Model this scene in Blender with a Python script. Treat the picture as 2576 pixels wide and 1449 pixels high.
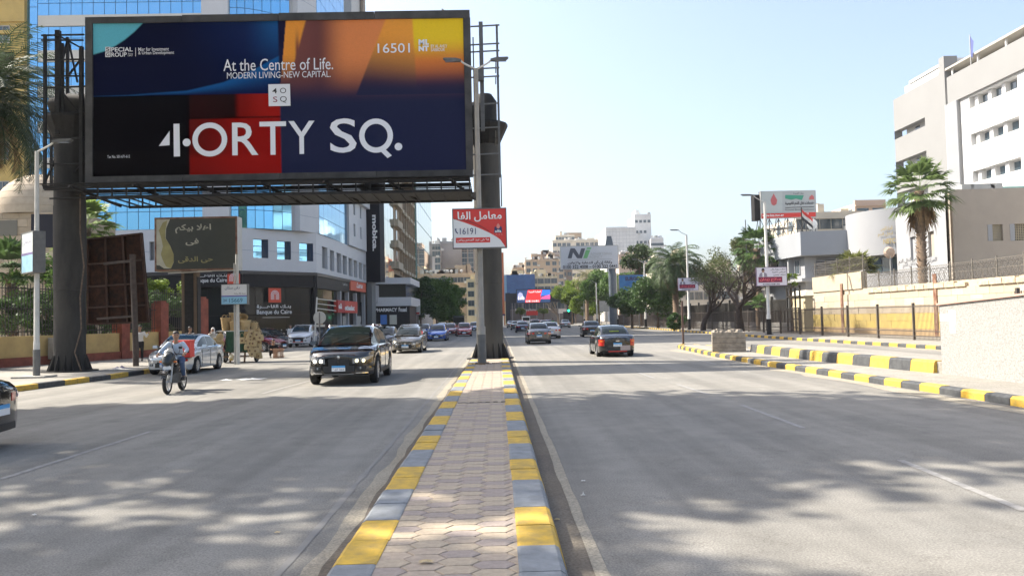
import bpy, math, random
import numpy as np
from math import sin, cos, tan, atan2, pi, radians, sqrt
from mathutils import Vector, Matrix

SC = bpy.context.scene
for o in list(bpy.data.objects): bpy.data.objects.remove(o)
COL = SC.collection
RN = random.Random(11)
NR = np.random.default_rng(5)

# ------------------------------------------------------------------ camera
FPX, IW, IH = 1946.0, 2576.0, 1449.0           # focal length and frame in survey pixels
ROLL, YAW, PITCH = radians(1.3), radians(1.083), radians(2.286)
CAM = Vector((0, 0, 1.8))
_f = Vector((sin(YAW)*cos(PITCH), cos(YAW)*cos(PITCH), sin(PITCH)))
_r = Vector((cos(YAW), -sin(YAW), 0))
_u = _r.cross(_f)
CR = _r*cos(ROLL) - _u*sin(ROLL)
CU = _u*cos(ROLL) + _r*sin(ROLL)
cam_d = bpy.data.cameras.new('camera'); cam = bpy.data.objects.new('camera', cam_d); COL.objects.link(cam)
mw = Matrix((CR, CU, -_f)).transposed().to_4x4(); mw.translation = CAM
cam.matrix_world = mw
cam_d.sensor_width = 36; cam_d.lens = 36*FPX/IW; cam_d.clip_start = .05; cam_d.clip_end = 6000
SC.camera = cam

# ------------------------------------------------------------------ light
SUN = Vector((.93, -.36, -1.0)).normalized()   # direction the light travels
EL = math.asin(-SUN.z)
world = bpy.data.worlds.new('World'); SC.world = world; world.use_nodes = True
wn = world.node_tree.nodes; wl = world.node_tree.links
bg = wn['Background']; sky = wn.new('ShaderNodeTexSky'); sky.sky_type = 'NISHITA'
sky.sun_disc = False; sky.sun_elevation = EL
sky.sun_rotation = atan2(-SUN.x, -SUN.y)
sky.air_density = 1.0; sky.dust_density = 3.8; sky.ozone_density = 1.8; sky.altitude = 50
hs_ = wn.new('ShaderNodeHueSaturation'); hs_.inputs['Saturation'].default_value = .85; wl.new(sky.outputs[0], hs_.inputs['Color']); wl.new(hs_.outputs[0], bg.inputs[0]); bg.inputs[1].default_value = .135
sd = bpy.data.lights.new('sun', 'SUN'); sd.energy = 4.4; sd.angle = radians(.53); sd.color = (1, .93, .82)
so = bpy.data.objects.new('sun', sd); COL.objects.link(so); so.rotation_euler = SUN.to_track_quat('-Z', 'Y').to_euler()
so.location = (-40, 20, 60)
SC.view_settings.view_transform = 'Standard'; SC.view_settings.look = 'None'
SC.view_settings.exposure = 1.30; SC.view_settings.gamma = 1
SC.cycles.max_bounces = 8; SC.cycles.diffuse_bounces = 3; SC.cycles.glossy_bounces = 3; SC.cycles.transmission_bounces = 4
SC.cycles.transparent_max_bounces = 8; SC.cycles.use_denoising = True; SC.cycles.sample_clamp_indirect = 6
SC.cycles.caustics_reflective = False; SC.cycles.caustics_refractive = False

# ------------------------------------------------------------------ survey helpers: a pixel of the photograph to a place in the street
def ray(u, v): return _f + CR*((u-IW/2)/FPX) - CU*((v-IH/2)/FPX)
def G(u, v, z=0.):
    d = ray(u, v); t = (z-CAM.z)/d.z; return CAM + d*t
def P(u, v, Y):
    d = ray(u, v); return CAM + d*(Y/d.y)
def PX(u, v, X):
    d = ray(u, v); return CAM + d*(X/d.x)

# ------------------------------------------------------------------ materials
MT = {}
def mat(name, col, rough=.7, metal=0., var=.0, scale=2., bump=0., coat=0., spec=.5, emit=0., trans=0., alpha=1., col2=None, detail=4., stretch=None):
    if name in MT: return MT[name]
    m = bpy.data.materials.new(name); m.use_nodes = True; MT[name] = m
    nt = m.node_tree; b = nt.nodes['Principled BSDF']; L = nt.links.new
    col = tuple(col)+(1,)
    b.inputs['Base Color'].default_value = col; b.inputs['Roughness'].default_value = rough
    b.inputs['Metallic'].default_value = metal; b.inputs['Coat Weight'].default_value = coat
    b.inputs['Specular IOR Level'].default_value = spec; b.inputs['Coat Roughness'].default_value = .04
    b.inputs['Transmission Weight'].default_value = trans; b.inputs['Alpha'].default_value = alpha
    m.diffuse_color = col
    if emit:
        b.inputs['Emission Color'].default_value = col; b.inputs['Emission Strength'].default_value = emit
    if var or bump or col2:
        tc = nt.nodes.new('ShaderNodeTexCoord'); n = nt.nodes.new('ShaderNodeTexNoise')
        n.inputs['Scale'].default_value = scale; n.inputs['Detail'].default_value = detail
        n.inputs['Roughness'].default_value = .62
        if stretch:
            mp = nt.nodes.new('ShaderNodeMapping'); mp.inputs['Scale'].default_value = stretch
            L(tc.outputs['Object'], mp.inputs[0]); L(mp.outputs[0], n.inputs['Vector'])
        else: L(tc.outputs['Object'], n.inputs['Vector'])
        if var or col2:
            cr = nt.nodes.new('ShaderNodeValToRGB'); e = cr.color_ramp.elements
            e[0].position = .32; e[1].position = .68
            if col2: e[0].color = tuple(col2)+(1,); e[1].color = col
            else:
                e[0].color = tuple(c*(1-var) for c in col[:3])+(1,); e[1].color = tuple(min(1, c*(1+var)) for c in col[:3])+(1,)
            L(n.outputs[0], cr.inputs[0]); L(cr.outputs[0], b.inputs['Base Color'])
        if bump:
            bp = nt.nodes.new('ShaderNodeBump'); bp.inputs['Strength'].default_value = bump; bp.inputs['Distance'].default_value = .03
            L(n.outputs[0], bp.inputs['Height']); L(bp.outputs[0], b.inputs['Normal'])
    return m

def leafmat(name, c1, c2, trans=.35, scale=1.2):
    if name in MT: return MT[name]
    m = mat(name, c1, .55, spec=.3, col2=c2, scale=scale, detail=6)
    nt = m.node_tree; b = nt.nodes['Principled BSDF']; out = nt.nodes['Material Output']
    t = nt.nodes.new('ShaderNodeBsdfTranslucent'); mx = nt.nodes.new('ShaderNodeMixShader'); mx.inputs[0].default_value = trans
    cr = [n for n in nt.nodes if n.type == 'VALTORGB'][0]
    nt.links.new(cr.outputs[0], t.inputs[0]); nt.links.new(b.outputs[0], mx.inputs[1]); nt.links.new(t.outputs[0], mx.inputs[2])
    nt.links.new(mx.outputs[0], out.inputs[0]); return m

# ------------------------------------------------------------------ mesh builder
class MB:
    def __init__(s): s.v = []; s.f = []; s.m = []
    def add(s, vs, fs, mi=0):
        o = len(s.v); s.v += [tuple(p) for p in vs]
        for f in fs: s.f.append(tuple(i+o for i in f)); s.m.append(mi)
        return s
    def quad(s, a, b, c, d, mi=0): return s.add([a, b, c, d], [(0, 1, 2, 3)], mi)
    def box(s, x0, x1, y0, y1, z0, z1, mi=0, rz=0, piv=None, tw=1., tl=1.):
        cx, cy = (x0+x1)/2, (y0+y1)/2; vs = []
        for z, k, l in ((z0, 1, 1), (z1, tw, tl)):
            for x, y in ((x0, y0), (x1, y0), (x1, y1), (x0, y1)):
                x = cx+(x-cx)*k; y = cy+(y-cy)*l
                if rz:
                    p = piv or (cx, cy); dx, dy = x-p[0], y-p[1]
                    x, y = p[0]+dx*cos(rz)-dy*sin(rz), p[1]+dx*sin(rz)+dy*cos(rz)
                vs.append((x, y, z))
        return s.add(vs, [(0, 3, 2, 1), (4, 5, 6, 7), (0, 1, 5, 4), (1, 2, 6, 5), (2, 3, 7, 6), (3, 0, 4, 7)], mi)
    def bar(s, a, b, w, h=None, mi=0, up=(0, 0, 1)):           # square bar between two points
        a, b = Vector(a), Vector(b); d = b-a
        if d.length < 1e-6: return s
        d.normalize(); h = h or w; U = Vector(up)
        if abs(d.dot(U)) > .95: U = Vector((0, 1, 0))
        sx = d.cross(U).normalized()*w/2; sy = sx.cross(d).normalized()*h/2
        vs = [q+i*sx+j*sy for q in (a, b) for i, j in ((-1, -1), (1, -1), (1, 1), (-1, 1))]
        return s.add(vs, [(3, 2, 1, 0), (4, 5, 6, 7), (0, 1, 5, 4), (1, 2, 6, 5), (2, 3, 7, 6), (3, 0, 4, 7)], mi)
    def tube(s, pts, rad, n=8, mi=0, cap=True, flat=1.):
        pts = [Vector(p) for p in pts]; k = len(pts)
        if not hasattr(rad, '__len__'): rad = [rad]*k
        vs = []; fs = []; pu = None
        for i, p in enumerate(pts):
            d = (pts[min(i+1, k-1)]-pts[max(i-1, 0)])
            d = d.normalized() if d.length > 1e-9 else Vector((0, 0, 1))
            if pu is None: pu = Vector((1, 0, 0)) if abs(d.x) < .9 else Vector((0, 1, 0))
            a = d.cross(pu)
            if a.length < 1e-4: a = d.cross(Vector((.3, .8, .5)))
            a.normalize(); b = a.cross(d); pu = b
            for j in range(n):
                t = 2*pi*j/n; vs.append(p + a*cos(t)*rad[i] + b*sin(t)*rad[i]*flat)
        for i in range(k-1):
            for j in range(n):
                j2 = (j+1) % n; fs.append((i*n+j, i*n+j2, (i+1)*n+j2, (i+1)*n+j))
        if cap: fs += [tuple(range(n-1, -1, -1)), tuple(range((k-1)*n, k*n))]
        return s.add(vs, fs, mi)
    def lathe(s, prof, c=(0, 0, 0), n=24, mi=0, ax='z', a0=0, a1=2*pi):
        vs = []; fs = []; full = abs(a1-a0-2*pi) < 1e-6; m = n if full else n+1
        for r, h in prof:
            for j in range(m):
                t = a0+(a1-a0)*j/n
                q = (r*cos(t), r*sin(t), h) if ax == 'z' else ((h, r*cos(t), r*sin(t)) if ax == 'x' else (r*sin(t), h, r*cos(t)))
                vs.append((c[0]+q[0], c[1]+q[1], c[2]+q[2]))
        for i in range(len(prof)-1):
            for j in range(n):
                j2 = (j+1) % m; fs.append((i*m+j, i*m+j2, (i+1)*m+j2, (i+1)*m+j))
        return s.add(vs, fs, mi)
    def ext(s, poly, O, A, B, t, mi=0):                          # polygon in the plane O + x*A + y*B, thickness vector t towards the back
        O, A, B, t = Vector(O), Vector(A), Vector(B), Vector(t); n = len(poly)
        fr = [O+A*x+B*y for x, y in poly]; bk = [p+t for p in fr]
        fs = [tuple(range(n)), tuple(range(2*n-1, n-1, -1))]+[((i+1) % n, i, n+i, n+(i+1) % n) for i in range(n)]
        return s.add(fr+bk, fs, mi)
    def build(s, name, mats, parent=None, smooth=False, world=False, loc=None):
        me = bpy.data.meshes.new(name); vs = s.v
        if world and parent is not None:
            l = parent.location; vs = [(p[0]-l.x, p[1]-l.y, p[2]-l.z) for p in vs]
        me.from_pydata(vs, [], s.f)
        if not isinstance(mats, (list, tuple)): mats = [mats]
        for m in mats: me.materials.append(m)
        if len(mats) > 1: me.polygons.foreach_set('material_index', s.m)
        if smooth:
            me.polygons.foreach_set('use_smooth', [True]*len(s.f))
            if smooth != 2: me.set_sharp_from_angle(angle=radians(38))
        me.update(); return link(name, me, parent, loc)

def link(name, me, parent=None, loc=None):
    o = bpy.data.objects.new(name, me); COL.objects.link(o)
    if parent is not None: o.parent = parent
    if loc is not None: o.location = loc
    return o
def npmesh(name, V, F, mats, parent=None, smooth=False, mi=None):
    """V (n,3) array, F (m,k) array of quads or triangles"""
    me = bpy.data.meshes.new(name); V = np.asarray(V, np.float32); F = np.asarray(F, np.int32); k = F.shape[1]
    me.vertices.add(len(V)); me.vertices.foreach_set('co', V.ravel())
    me.loops.add(F.size); me.loops.foreach_set('vertex_index', F.ravel())
    me.polygons.add(len(F)); me.polygons.foreach_set('loop_start', np.arange(0, F.size, k, dtype=np.int32))
    if not isinstance(mats, (list, tuple)): mats = [mats]
    for m in mats: me.materials.append(m)
    if mi is not None: me.polygons.foreach_set('material_index', np.asarray(mi, np.int32))
    if smooth: me.polygons.foreach_set('use_smooth', np.ones(len(F), bool))
    me.update(calc_edges=True); return link(name, me, parent)
def tag(o, label=None, cat=None, group=None, kind=None):
    if label: o['label'] = label
    if cat: o['category'] = cat
    if group: o['group'] = group
    if kind: o['kind'] = kind
    return o
def thing(name, label, cat, loc=(0, 0, 0), rz=0, group=None):
    o = bpy.data.objects.new(name, None); COL.objects.link(o); o.location = loc; o.rotation_euler = (0, 0, rz); o.empty_display_size = .3
    return tag(o, label, cat, group)
def copytree(root, loc, rz=None, label=None, scale=None):
    def cp(o, par):
        c = o.copy(); COL.objects.link(c)
        if par is not None: c.parent = par
        for ch in CH.get(o.name, ()): cp(ch, c)
        return c
    CH = {}
    def walk(o):
        CH[o.name] = list(o.children)
        for k in o.children: walk(k)
    walk(root); r = cp(root, None); r.location = loc
    if rz is not None: r.rotation_euler = (0, 0, rz)
    if label: r['label'] = label
    if scale: r.scale = (scale,)*3
    return r

# ------------------------------------------------------------------ lettering (built-in font), Arabic letters joined by hand
_AR = {}
for ch, c, n in (('ا', 0xFE8D, 2), ('أ', 0xFE83, 2), ('إ', 0xFE87, 2), ('ب', 0xFE8F, 4), ('ة', 0xFE93, 2), ('ت', 0xFE95, 4), ('ج', 0xFE9D, 4), ('ح', 0xFEA1, 4), ('خ', 0xFEA5, 4),
                 ('د', 0xFEA9, 2), ('ر', 0xFEAD, 2), ('ز', 0xFEAF, 2), ('س', 0xFEB1, 4), ('ش', 0xFEB5, 4), ('ص', 0xFEB9, 4), ('ض', 0xFEBD, 4), ('ط', 0xFEC1, 4), ('ع', 0xFEC9, 4), ('غ', 0xFECD, 4),
                 ('ف', 0xFED1, 4), ('ق', 0xFED5, 4), ('ك', 0xFED9, 4), ('ل', 0xFEDD, 4), ('م', 0xFEE1, 4), ('ن', 0xFEE5, 4), ('ه', 0xFEE9, 4), ('و', 0xFEED, 2), ('ى', 0xFEEF, 2), ('ي', 0xFEF1, 4), ('ذ', 0xFEAB, 2)):
    _AR[ch] = (c, n)
_AR['ـ'] = (0x640, 1)
def arab(s):
    s = s.replace('لا', '\u0001').replace('لأ', '\u0002').replace('لإ', '\u0003')
    out = []; T = dict(_AR); T['\u0001'] = (0xFEFB, 2); T['\u0002'] = (0xFEF7, 2); T['\u0003'] = (0xFEF9, 2)
    for i, ch in enumerate(s):
        if ch not in T: out.append(ch); continue
        c, n = T[ch]; pv = s[i-1] if i else ' '; nx = s[i+1] if i+1 < len(s) else ' '
        jp = pv in T and T[pv][1] in (4, 1); jn = nx in T and n in (4, 1)
        if n == 1: out.append(chr(c)); continue
        out.append(chr(c+((3 if jn else 1) if jp else (2 if jn else 0))))
    return ''.join(reversed(out))
_TC = {}
def glyphs(s, bold=0., ar=False, space=1.):
    k = (s, bold, space)
    if k in _TC: return _TC[k]
    c = bpy.data.curves.new('t', 'FONT'); c.body = arab(s) if ar else s; c.offset = bold; c.resolution_u = 3; c.space_character = space
    o = bpy.data.objects.new('t', c); me = bpy.data.meshes.new_from_object(o)
    V = np.empty(len(me.vertices)*3, np.float32); me.vertices.foreach_get('co', V); V = V.reshape(-1, 3)
    F = [tuple(p.vertices) for p in me.polygons]
    bpy.data.objects.remove(o); bpy.data.curves.remove(c); bpy.data.meshes.remove(me)
    _TC[k] = (V, F); return _TC[k]
def text(s, x0, x1, z0, z1, m, parent, y=-.004, bold=0., ar=False, name='lettering', rot=0, keep=False, T=None, space=1., shear=0.):
    """fit the string into x0..x1, z0..z1 of the parent's front plane (facing -Y)"""
    V, F = glyphs(s, bold, ar, space); V = V.copy()
    if rot: V = np.stack([V[:, 1]*rot, -V[:, 0]*rot, V[:, 2]], 1)
    V[:, 0] += V[:, 1]*shear
    mn, mx = V.min(0), V.max(0); sx = (x1-x0)/(mx[0]-mn[0]); sz = (z1-z0)/(mx[1]-mn[1])
    if keep:
        k = min(sx, sz); sx = sz = k
    cx, cz = (x0+x1)/2, (z0+z1)/2
    X = (V[:, 0]-(mn[0]+mx[0])/2)*sx+cx; Z = (V[:, 1]-(mn[1]+mx[1])/2)*sz+cz
    vs = [Vector((float(a), y, float(b))) for a, b in zip(X, Z)]
    if T is not None: vs = [T @ p for p in vs]
    mb = MB(); mb.add(vs, F); return mb.build(name, m, parent)

# ------------------------------------------------------------------ shared materials
def M(k): return MT[k]
mat('asphalt', (.20, .192, .178), .85, var=.12, scale=40, bump=.25)
mat('white', (.72, .72, .69), .6, var=.04); mat('black', (.012, .012, .013), .5)
mat('steel_dark', (.022, .021, .020), .65, .1, var=.3, scale=6, spec=.25); mat('steel_grey', (.13, .13, .125), .6, .2, var=.15, scale=5)
mat('rust', (.055, .024, .013), .9, scale=4, bump=.3, col2=(.016, .010, .008), spec=.1)
mat('galv', (.42, .42, .40), .5, .4, var=.1); mat('concrete', (.36, .34, .30), .9, var=.15, scale=4, bump=.3)
mat('pole_white', (.55, .54, .50), .6, var=.12, scale=3)
mat('tyre', (.015, .015, .015), .85); mat('rim', (.55, .56, .58), .3, .9); mat('chrome', (.75, .75, .75), .12, 1.)
mat('car_glass', (.010, .015, .014), .06, spec=.27); mat('plastic', (.02, .02, .021), .55)
mat('lamp_glass', (.30, .31, .32), .1, .3, coat=.6); mat('lamp_on', (1., .95, .8), .3, emit=2.5)
mat('tail_red', (.55, .02, .012), .15, coat=1); mat('tail_amber', (.8, .2, .03), .2, coat=1)
mat('plate_white', (.75, .76, .76), .5); mat('plate_blue', (.08, .32, .62), .5)
mat('kerb_yellow', (.66, .41, .045), .85, scale=7, bump=.3, col2=(.38, .26, .07), detail=9); mat('kerb_black', (.085, .088, .09), .85, scale=7, bump=.3, col2=(.045, .047, .05), detail=9)
mat('kerb_grey', (.25, .265, .275), .85, scale=7, bump=.3, col2=(.165, .175, .18), detail=9)
mat('bark', (.12, .085, .058), .95, var=.35, scale=8, bump=.8); mat('palm_bark', (.15, .105, .07), .95, var=.4, scale=9, bump=.8)
mat('skin', (.34, .19, .12), .6); mat('hair', (.015, .012, .01), .6); mat('denim', (.06, .10, .19), .85)
mat('glass_dark', (.02, .024, .026), .05, spec=1., coat=1); mat('win_glass', (.06, .085, .10), .08, spec=1.)
mat('text_black', (.02, .02, .025), .6); mat('text_white', (.82, .82, .8), .6); mat('red', (.55, .03, .02), .45)
# ================================================================== GROUND, ROAD, MEDIAN
def custom_ground(name, base, dust, fine, bumpd=.2, agg=.24, lanes=True):
    m = mat(name, base, .9); nt = m.node_tree; b = nt.nodes['Principled BSDF']; L = nt.links.new; N = nt.nodes.new
    tc = N('ShaderNodeTexCoord')
    def noise(sc, det, stretch=None, rough=.6):
        n = N('ShaderNodeTexNoise'); n.inputs['Scale'].default_value = sc; n.inputs['Detail'].default_value = det; n.inputs['Roughness'].default_value = rough
        if stretch:
            mp = N('ShaderNodeMapping'); mp.inputs['Scale'].default_value = stretch; L(tc.outputs['Object'], mp.inputs[0]); L(mp.outputs[0], n.inputs['Vector'])
        else: L(tc.outputs['Object'], n.inputs['Vector'])
        return n
    def ramp(n, p0, p1, c0, c1):
        r = N('ShaderNodeValToRGB'); e = r.color_ramp.elements; e[0].position = p0; e[1].position = p1; e[0].color = c0+(1,); e[1].color = c1+(1,)
        L(n.outputs[0], r.inputs[0]); return r
    def mix(a, c, f, mode='MIX'):
        x = N('ShaderNodeMix'); x.data_type = 'RGBA'; x.blend_type = mode
        if isinstance(f, float): x.inputs[0].default_value = f
        else: L(f, x.inputs[0])
        L(a, x.inputs[6]); L(c, x.inputs[7]); return x.outputs[2]
    big = ramp(noise(.22, 6), .35, .68, base, dust)
    if lanes:
        tr = ramp(noise(1., 3, (1.1, .03, 1)), .4, .62, (.80,)*3, (1.12,)*3); c = mix(big.outputs[0], tr.outputs[0], .8, 'MULTIPLY')
    else: c = big.outputs[0]
    pat = ramp(noise(2.2, 6), .3, .7, (.86,)*3, (1.12,)*3); c = mix(c, pat.outputs[0], .8, 'MULTIPLY')
    if lanes:
        cn = noise(.16, 9, None, .72); cr2 = ramp(cn, .497, .503, (1.,)*3, (1.,)*3); e2 = cr2.color_ramp.elements.new(.5); e2.color = (.62, .6, .58, 1); c = mix(c, cr2.outputs[0], .55, 'MULTIPLY')
        stn = ramp(noise(.9, 3, (1, .5, 1)), .66, .74, (1.,)*3, (.80,)*3); c = mix(c, stn.outputs[0], .8, 'MULTIPLY')
    sp = noise(fine, 2, None, .7); s2 = ramp(sp, .36, .66, (1-agg,)*3, (1+agg,)*3); c = mix(c, s2.outputs[0], 1., 'MULTIPLY')
    s3 = ramp(noise(fine*.42, 3), .66, .71, (1.,)*3, (1.5,)*3); c = mix(c, s3.outputs[0], .7, 'MULTIPLY')
    L(c, b.inputs['Base Color'])
    bp = N('ShaderNodeBump'); bp.inputs['Strength'].default_value = bumpd; bp.inputs['Distance'].default_value = .01
    L(sp.outputs[0], bp.inputs['Height']); L(bp.outputs[0], b.inputs['Normal']); b.inputs['Specular IOR Level'].default_value = .3
    return m
m_road = custom_ground('road_asphalt', (.195, .187, .168), (.245, .23, .20), 55.)
m_dirt = custom_ground('dirt', (.24, .20, .15), (.33, .285, .22), 30., lanes=False)
m_walk = custom_ground('walk_concrete', (.245, .23, .20), (.31, .288, .25), 25., agg=.2, lanes=False)
m_gut = custom_ground('gutter_dirt', (.12, .10, .08), (.18, .155, .12), 40., lanes=False)
m_sand = custom_ground('sand_dust', (.27, .24, .185), (.34, .305, .24), 40., lanes=False)

def sheet(name, pts, z, m, th=None, kind='structure', jit=0):
    mb = MB(); n = len(pts)
    mb.add([(x, y, z) for x, y in pts], [tuple(range(n))])
    if th: mb.add([(x, y, z) for x, y in pts]+[(x, y, z-th) for x, y in pts], [(i, n+i, n+(i+1) % n, (i+1) % n) for i in range(n)])
    return tag(mb.build(name, m), kind=kind)
def strip(name, x0f, x1f, y0, y1, n, z, m, j0=0, j1=0):
    V = []; F = []; a = [NR.normal(0, 1, n+1) for _ in range(2)]
    for i in range(n+1):
        y = y0+(y1-y0)*(i/n)**1.6
        V += [(x0f(y)+a[0][i]*j0, y, z), (x1f(y)+a[1][i]*j1, y, z)]
        if i: F.append((2*i-2, 2*i-1, 2*i+1, 2*i))
    return tag(npmesh(name, V, F, m), kind='structure')

sheet('ground', [(-900, -900), (900, -900), (900, 1100), (-900, 1100)], -.03, m_dirt)
sheet('road', [(-70, -60), (19.9, -60), (19.9, 60), (20.6, 105), (22.5, 150), (30, 420), (-70, 420)], 0, m_road)

# median strip
MX0, MX1, KW, MZ = -1.15, .40, .30, .18            # outer edges, kerb width, height
sheet('median_bed', [(MX0+.05, -6), (MX1-.05, -6), (MX1-.05, 190), (MX0+.05, 190)], MZ-.030, m_gut, th=.15)
median = thing('median_pavement', 'raised median strip of hexagonal buff and mauve pavers between yellow and grey kerbs', 'median', (0, 0, 0)); median['kind'] = 'structure'
m_pv = [mat('paver_buff', (.405, .33, .24), .9, var=.13, scale=18, bump=.3), mat('paver_mauve', (.315, .26, .222), .9, var=.14, scale=18, bump=.3),
        mat('paver_tan', (.385, .31, .235), .9, var=.15, scale=14, bump=.3)]
pw, ph, pt = .300, .172, .062
def paver_mb(mb, cx, cy, z, g=.004, mi=0, tilt=(0, 0)):
    w, h = pw/2-g, ph/2-g*.7
    hx = [(-w, 0), (-w+pt, -h), (w-pt, -h), (w, 0), (w-pt, h), (-w+pt, h)]
    k = .965
    top = [(cx+x*k, cy+y*k, z+x*tilt[0]+y*tilt[1]) for x, y in hx]; mid = [(cx+x, cy+y, z-.006) for x, y in hx]; bot = [(cx+x, cy+y, z-.03) for x, y in hx]
    o = [(i, (i+1) % 6) for i in range(6)]
    return mb.add(top+mid+bot, [tuple(range(6))]+[(a+6, b+6, b, a) for a, b in o]+[(a+12, b+12, b+6, a+6) for a, b in o], mi)
meshes = []
for m in m_pv:
    for k in range(3):
        mb = MB(); paver_mb(mb, 0, 0, 0, tilt=(NR.normal()*.006, NR.normal()*.008)); o = mb.build('paver', m); meshes.append(o.data); bpy.data.objects.remove(o)
rest = MB(); cnt = 0
cp = pw-pt
ny = 0; y = 3.6
rows = []
while y < 30.5: rows.append(y); y += ph
for ri, y in enumerate(rows):
    for ci in range(5):
        cx = -.775+ci*cp; cy = y+(ph/2 if ci % 2 else 0)
        c = (RN.choice([0, 0, 2]) if (ri+ci*2) % 3 else 1) if RN.random() < .8 else RN.choice([0, 1, 2])
        if cx > MX1-KW+.12: continue
        if cnt < 294 and cy > 4.4:
            o = link('paver', meshes[c*3+RN.randrange(3)], median, (cx, cy, MZ-.012+RN.uniform(-.002, .002))); cnt += 1
        else: paver_mb(rest, cx, cy, MZ-.012, g=.006, mi=c)
tag(rest.build('paver_field', m_pv, median), kind='stuff')
mb = MB(); mb.box(MX0+KW, MX1-KW, 30.6, 190, MZ-.03, MZ-.010); mb.build('far_paving', m_pv[2], median)
mb = MB()                                          # broken slab joint across the strip
for i in range(12):
    x = MX0+KW+.02+i*.078; mb.box(x, x+.085, 15.32+.02*sin(i*1.7), 15.35+.03*sin(i*2.3)+.03, MZ-.012, MZ-.004+.006*sin(i*3), rz=.1*sin(i))
mb.build('cracked_joint', m_gut, median)

def kerb_row(parent, path, prof, bl, mats, pattern, name='kerb_stone', single=300, gap=.008, y0=0., world=True, jit=.006, per=None):
    """prof: (offset to the right of travel, z) polygon; the stones follow the path one after another"""
    path = [Vector((p[0], p[1], 0)) for p in path]; seg = [(b-a).length for a, b in zip(path, path[1:])]; tot = sum(seg)
    def at(s):
        for i, l in enumerate(seg):
            if s <= l or i == len(seg)-1:
                d = (path[i+1]-path[i]).normalized(); return path[i]+d*s, Vector((d.y, -d.x, 0))
            s -= l
    n = int(tot/bl); far = [MB() for _ in mats]; k = len(prof); out = []
    for i in range(n):
        a, na = at(i*bl+gap/2); b, nb = at((i+1)*bl-gap/2); mi = pattern(i); dz = RN.uniform(-jit, jit); dx = RN.uniform(-jit, jit)
        mb = MB() if i < single else far[mi]
        vs = [a+na*(d+dx)+Vector((0, 0, z+(dz if z > .05 else 0))) for d, z in prof]+[b+nb*(d+dx)+Vector((0, 0, z+(dz if z > .05 else 0))) for d, z in prof]
        fs = [tuple(range(k-1, -1, -1)), tuple(range(k, 2*k))]+[(j, (j+1) % k, k+(j+1) % k, k+j) for j in range(k)]
        mb.add(vs, fs)
        if i < single: out.append(mb.build(name, mats[mi], parent, world=True))
    for m, mm in zip(far, mats):
        if m.f: tag(m.build('far_kerb_stones', mm, parent, world=True), kind='stuff')
    return out
KM = [M('kerb_yellow'), M('kerb_grey')]; KB = [M('kerb_yellow'), M('kerb_black')]
def pat2(off): return lambda i: 0 if ((i+off)//2) % 2 == 0 else 1
# right-hand kerb of the median: battered outer face, rounded arris
pr = [(-KW, -.02), (-KW, MZ-.005), (-KW+.02, MZ), (-.03, MZ), (0, MZ-.02), (.05, 0.), (.05, -.02)]
kerb_row(median, [(MX1, 3.30), (MX1, 190)], pr, .572, KM, pat2(0), single=105)
pl = [(-.05, -.02), (-.05, 0), (0, MZ-.02), (.03, MZ), (KW-.02, MZ), (KW, MZ-.005), (KW, -.02)]
kerb_row(median, [(MX0, 3.58), (MX0, 190)], pl, .572, KM, pat2(1), single=105)

# dirt and faded paint along the median
strip('gutter_right', lambda y: MX1+.03, lambda y: MX1+.25, 2, 190, 160, .004, m_gut, 0, .004)
strip('gutter_sand_right', lambda y: MX1+.24, lambda y: MX1+.34, 2, 120, 160, .008, m_sand, .005, .006)
strip('edge_line_left', lambda y: MX0-.50, lambda y: MX0-.44, 2, 160, 200, .004, mat('line_faded', (.235, .225, .205), .9, col2=(.19, .183, .17), scale=2.5, detail=6), .008, .008)
strip('gutter_left', lambda y: MX0-.30, lambda y: MX0-.03, 2, 190, 160, .004, m_sand, .03, 0)
strip('gutter_dark_left', lambda y: MX0-.16, lambda y: MX0-.04, 2, 190, 160, .008, m_gut, .02, 0)

# lane dashes
m_line = mat('lane_paint', (.32, .31, .29), .8, col2=(.20, .19, .175), scale=9, detail=6)
def dash(u0, v0, u1, v1, w=.11):
    a, b = G(u0, v0), G(u1, v1); d = (b-a).normalized(); n = Vector((d.y, -d.x, 0))*w/2; mb = MB()
    k = 10; L = [a+(b-a)*(i/k) for i in range(k+1)]
    for i in range(k):
        j = [RN.uniform(.75, 1.05) for _ in range(4)]
        mb.quad(*[(p.x, p.y, .005) for p in (L[i]-n*j[0], L[i+1]-n*j[1], L[i+1]+n*j[2], L[i]+n*j[3])])
    return tag(mb.build('lane_marking', m_line), kind='structure')
for q in ((1545, 907, 1573, 918), (1608, 938, 1645, 951), (1705, 967, 1782, 992), (1866, 1019, 2022, 1077), (2265, 1158, 2580, 1285), (0, 1206, 380, 1085), (660, 990, 900, 925),
          (1960, 866, 2040, 872), (1860, 849, 1905, 852), (1752, 832, 1790, 837), (1640, 818, 1700, 826), (2130, 886, 2260, 899), (1740, 902, 1800, 916), (1440, 862, 1470, 872), (930, 905, 990, 890)):
    dash(*q)

# left pavement
LP = [(-13.9, -12), (-14.3, 12), (-14.25, 22), (-13.7, 27.5), (-13.65, 31), (-14.6, 33.4), (-16.6, 37.5), (-18.2, 42), (-18.9, 47)]
sheet('pavement_left', [(-70, -12)]+[(x-.1, y) for x, y in LP]+[(-70, 47)], .15, m_walk, th=.2)
kl = thing('kerb', 'kerb of black and yellow stones along the left pavement', 'kerb', (-14, 20, 0)); kl['kind'] = 'structure'
pk = [(0, -.02), (0, .15), (-.03, .17), (-.20, .17), (-.22, .15), (-.22, -.02)]
kerb_row(kl, LP, pk, .62, KB, pat2(0), single=100)
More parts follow.
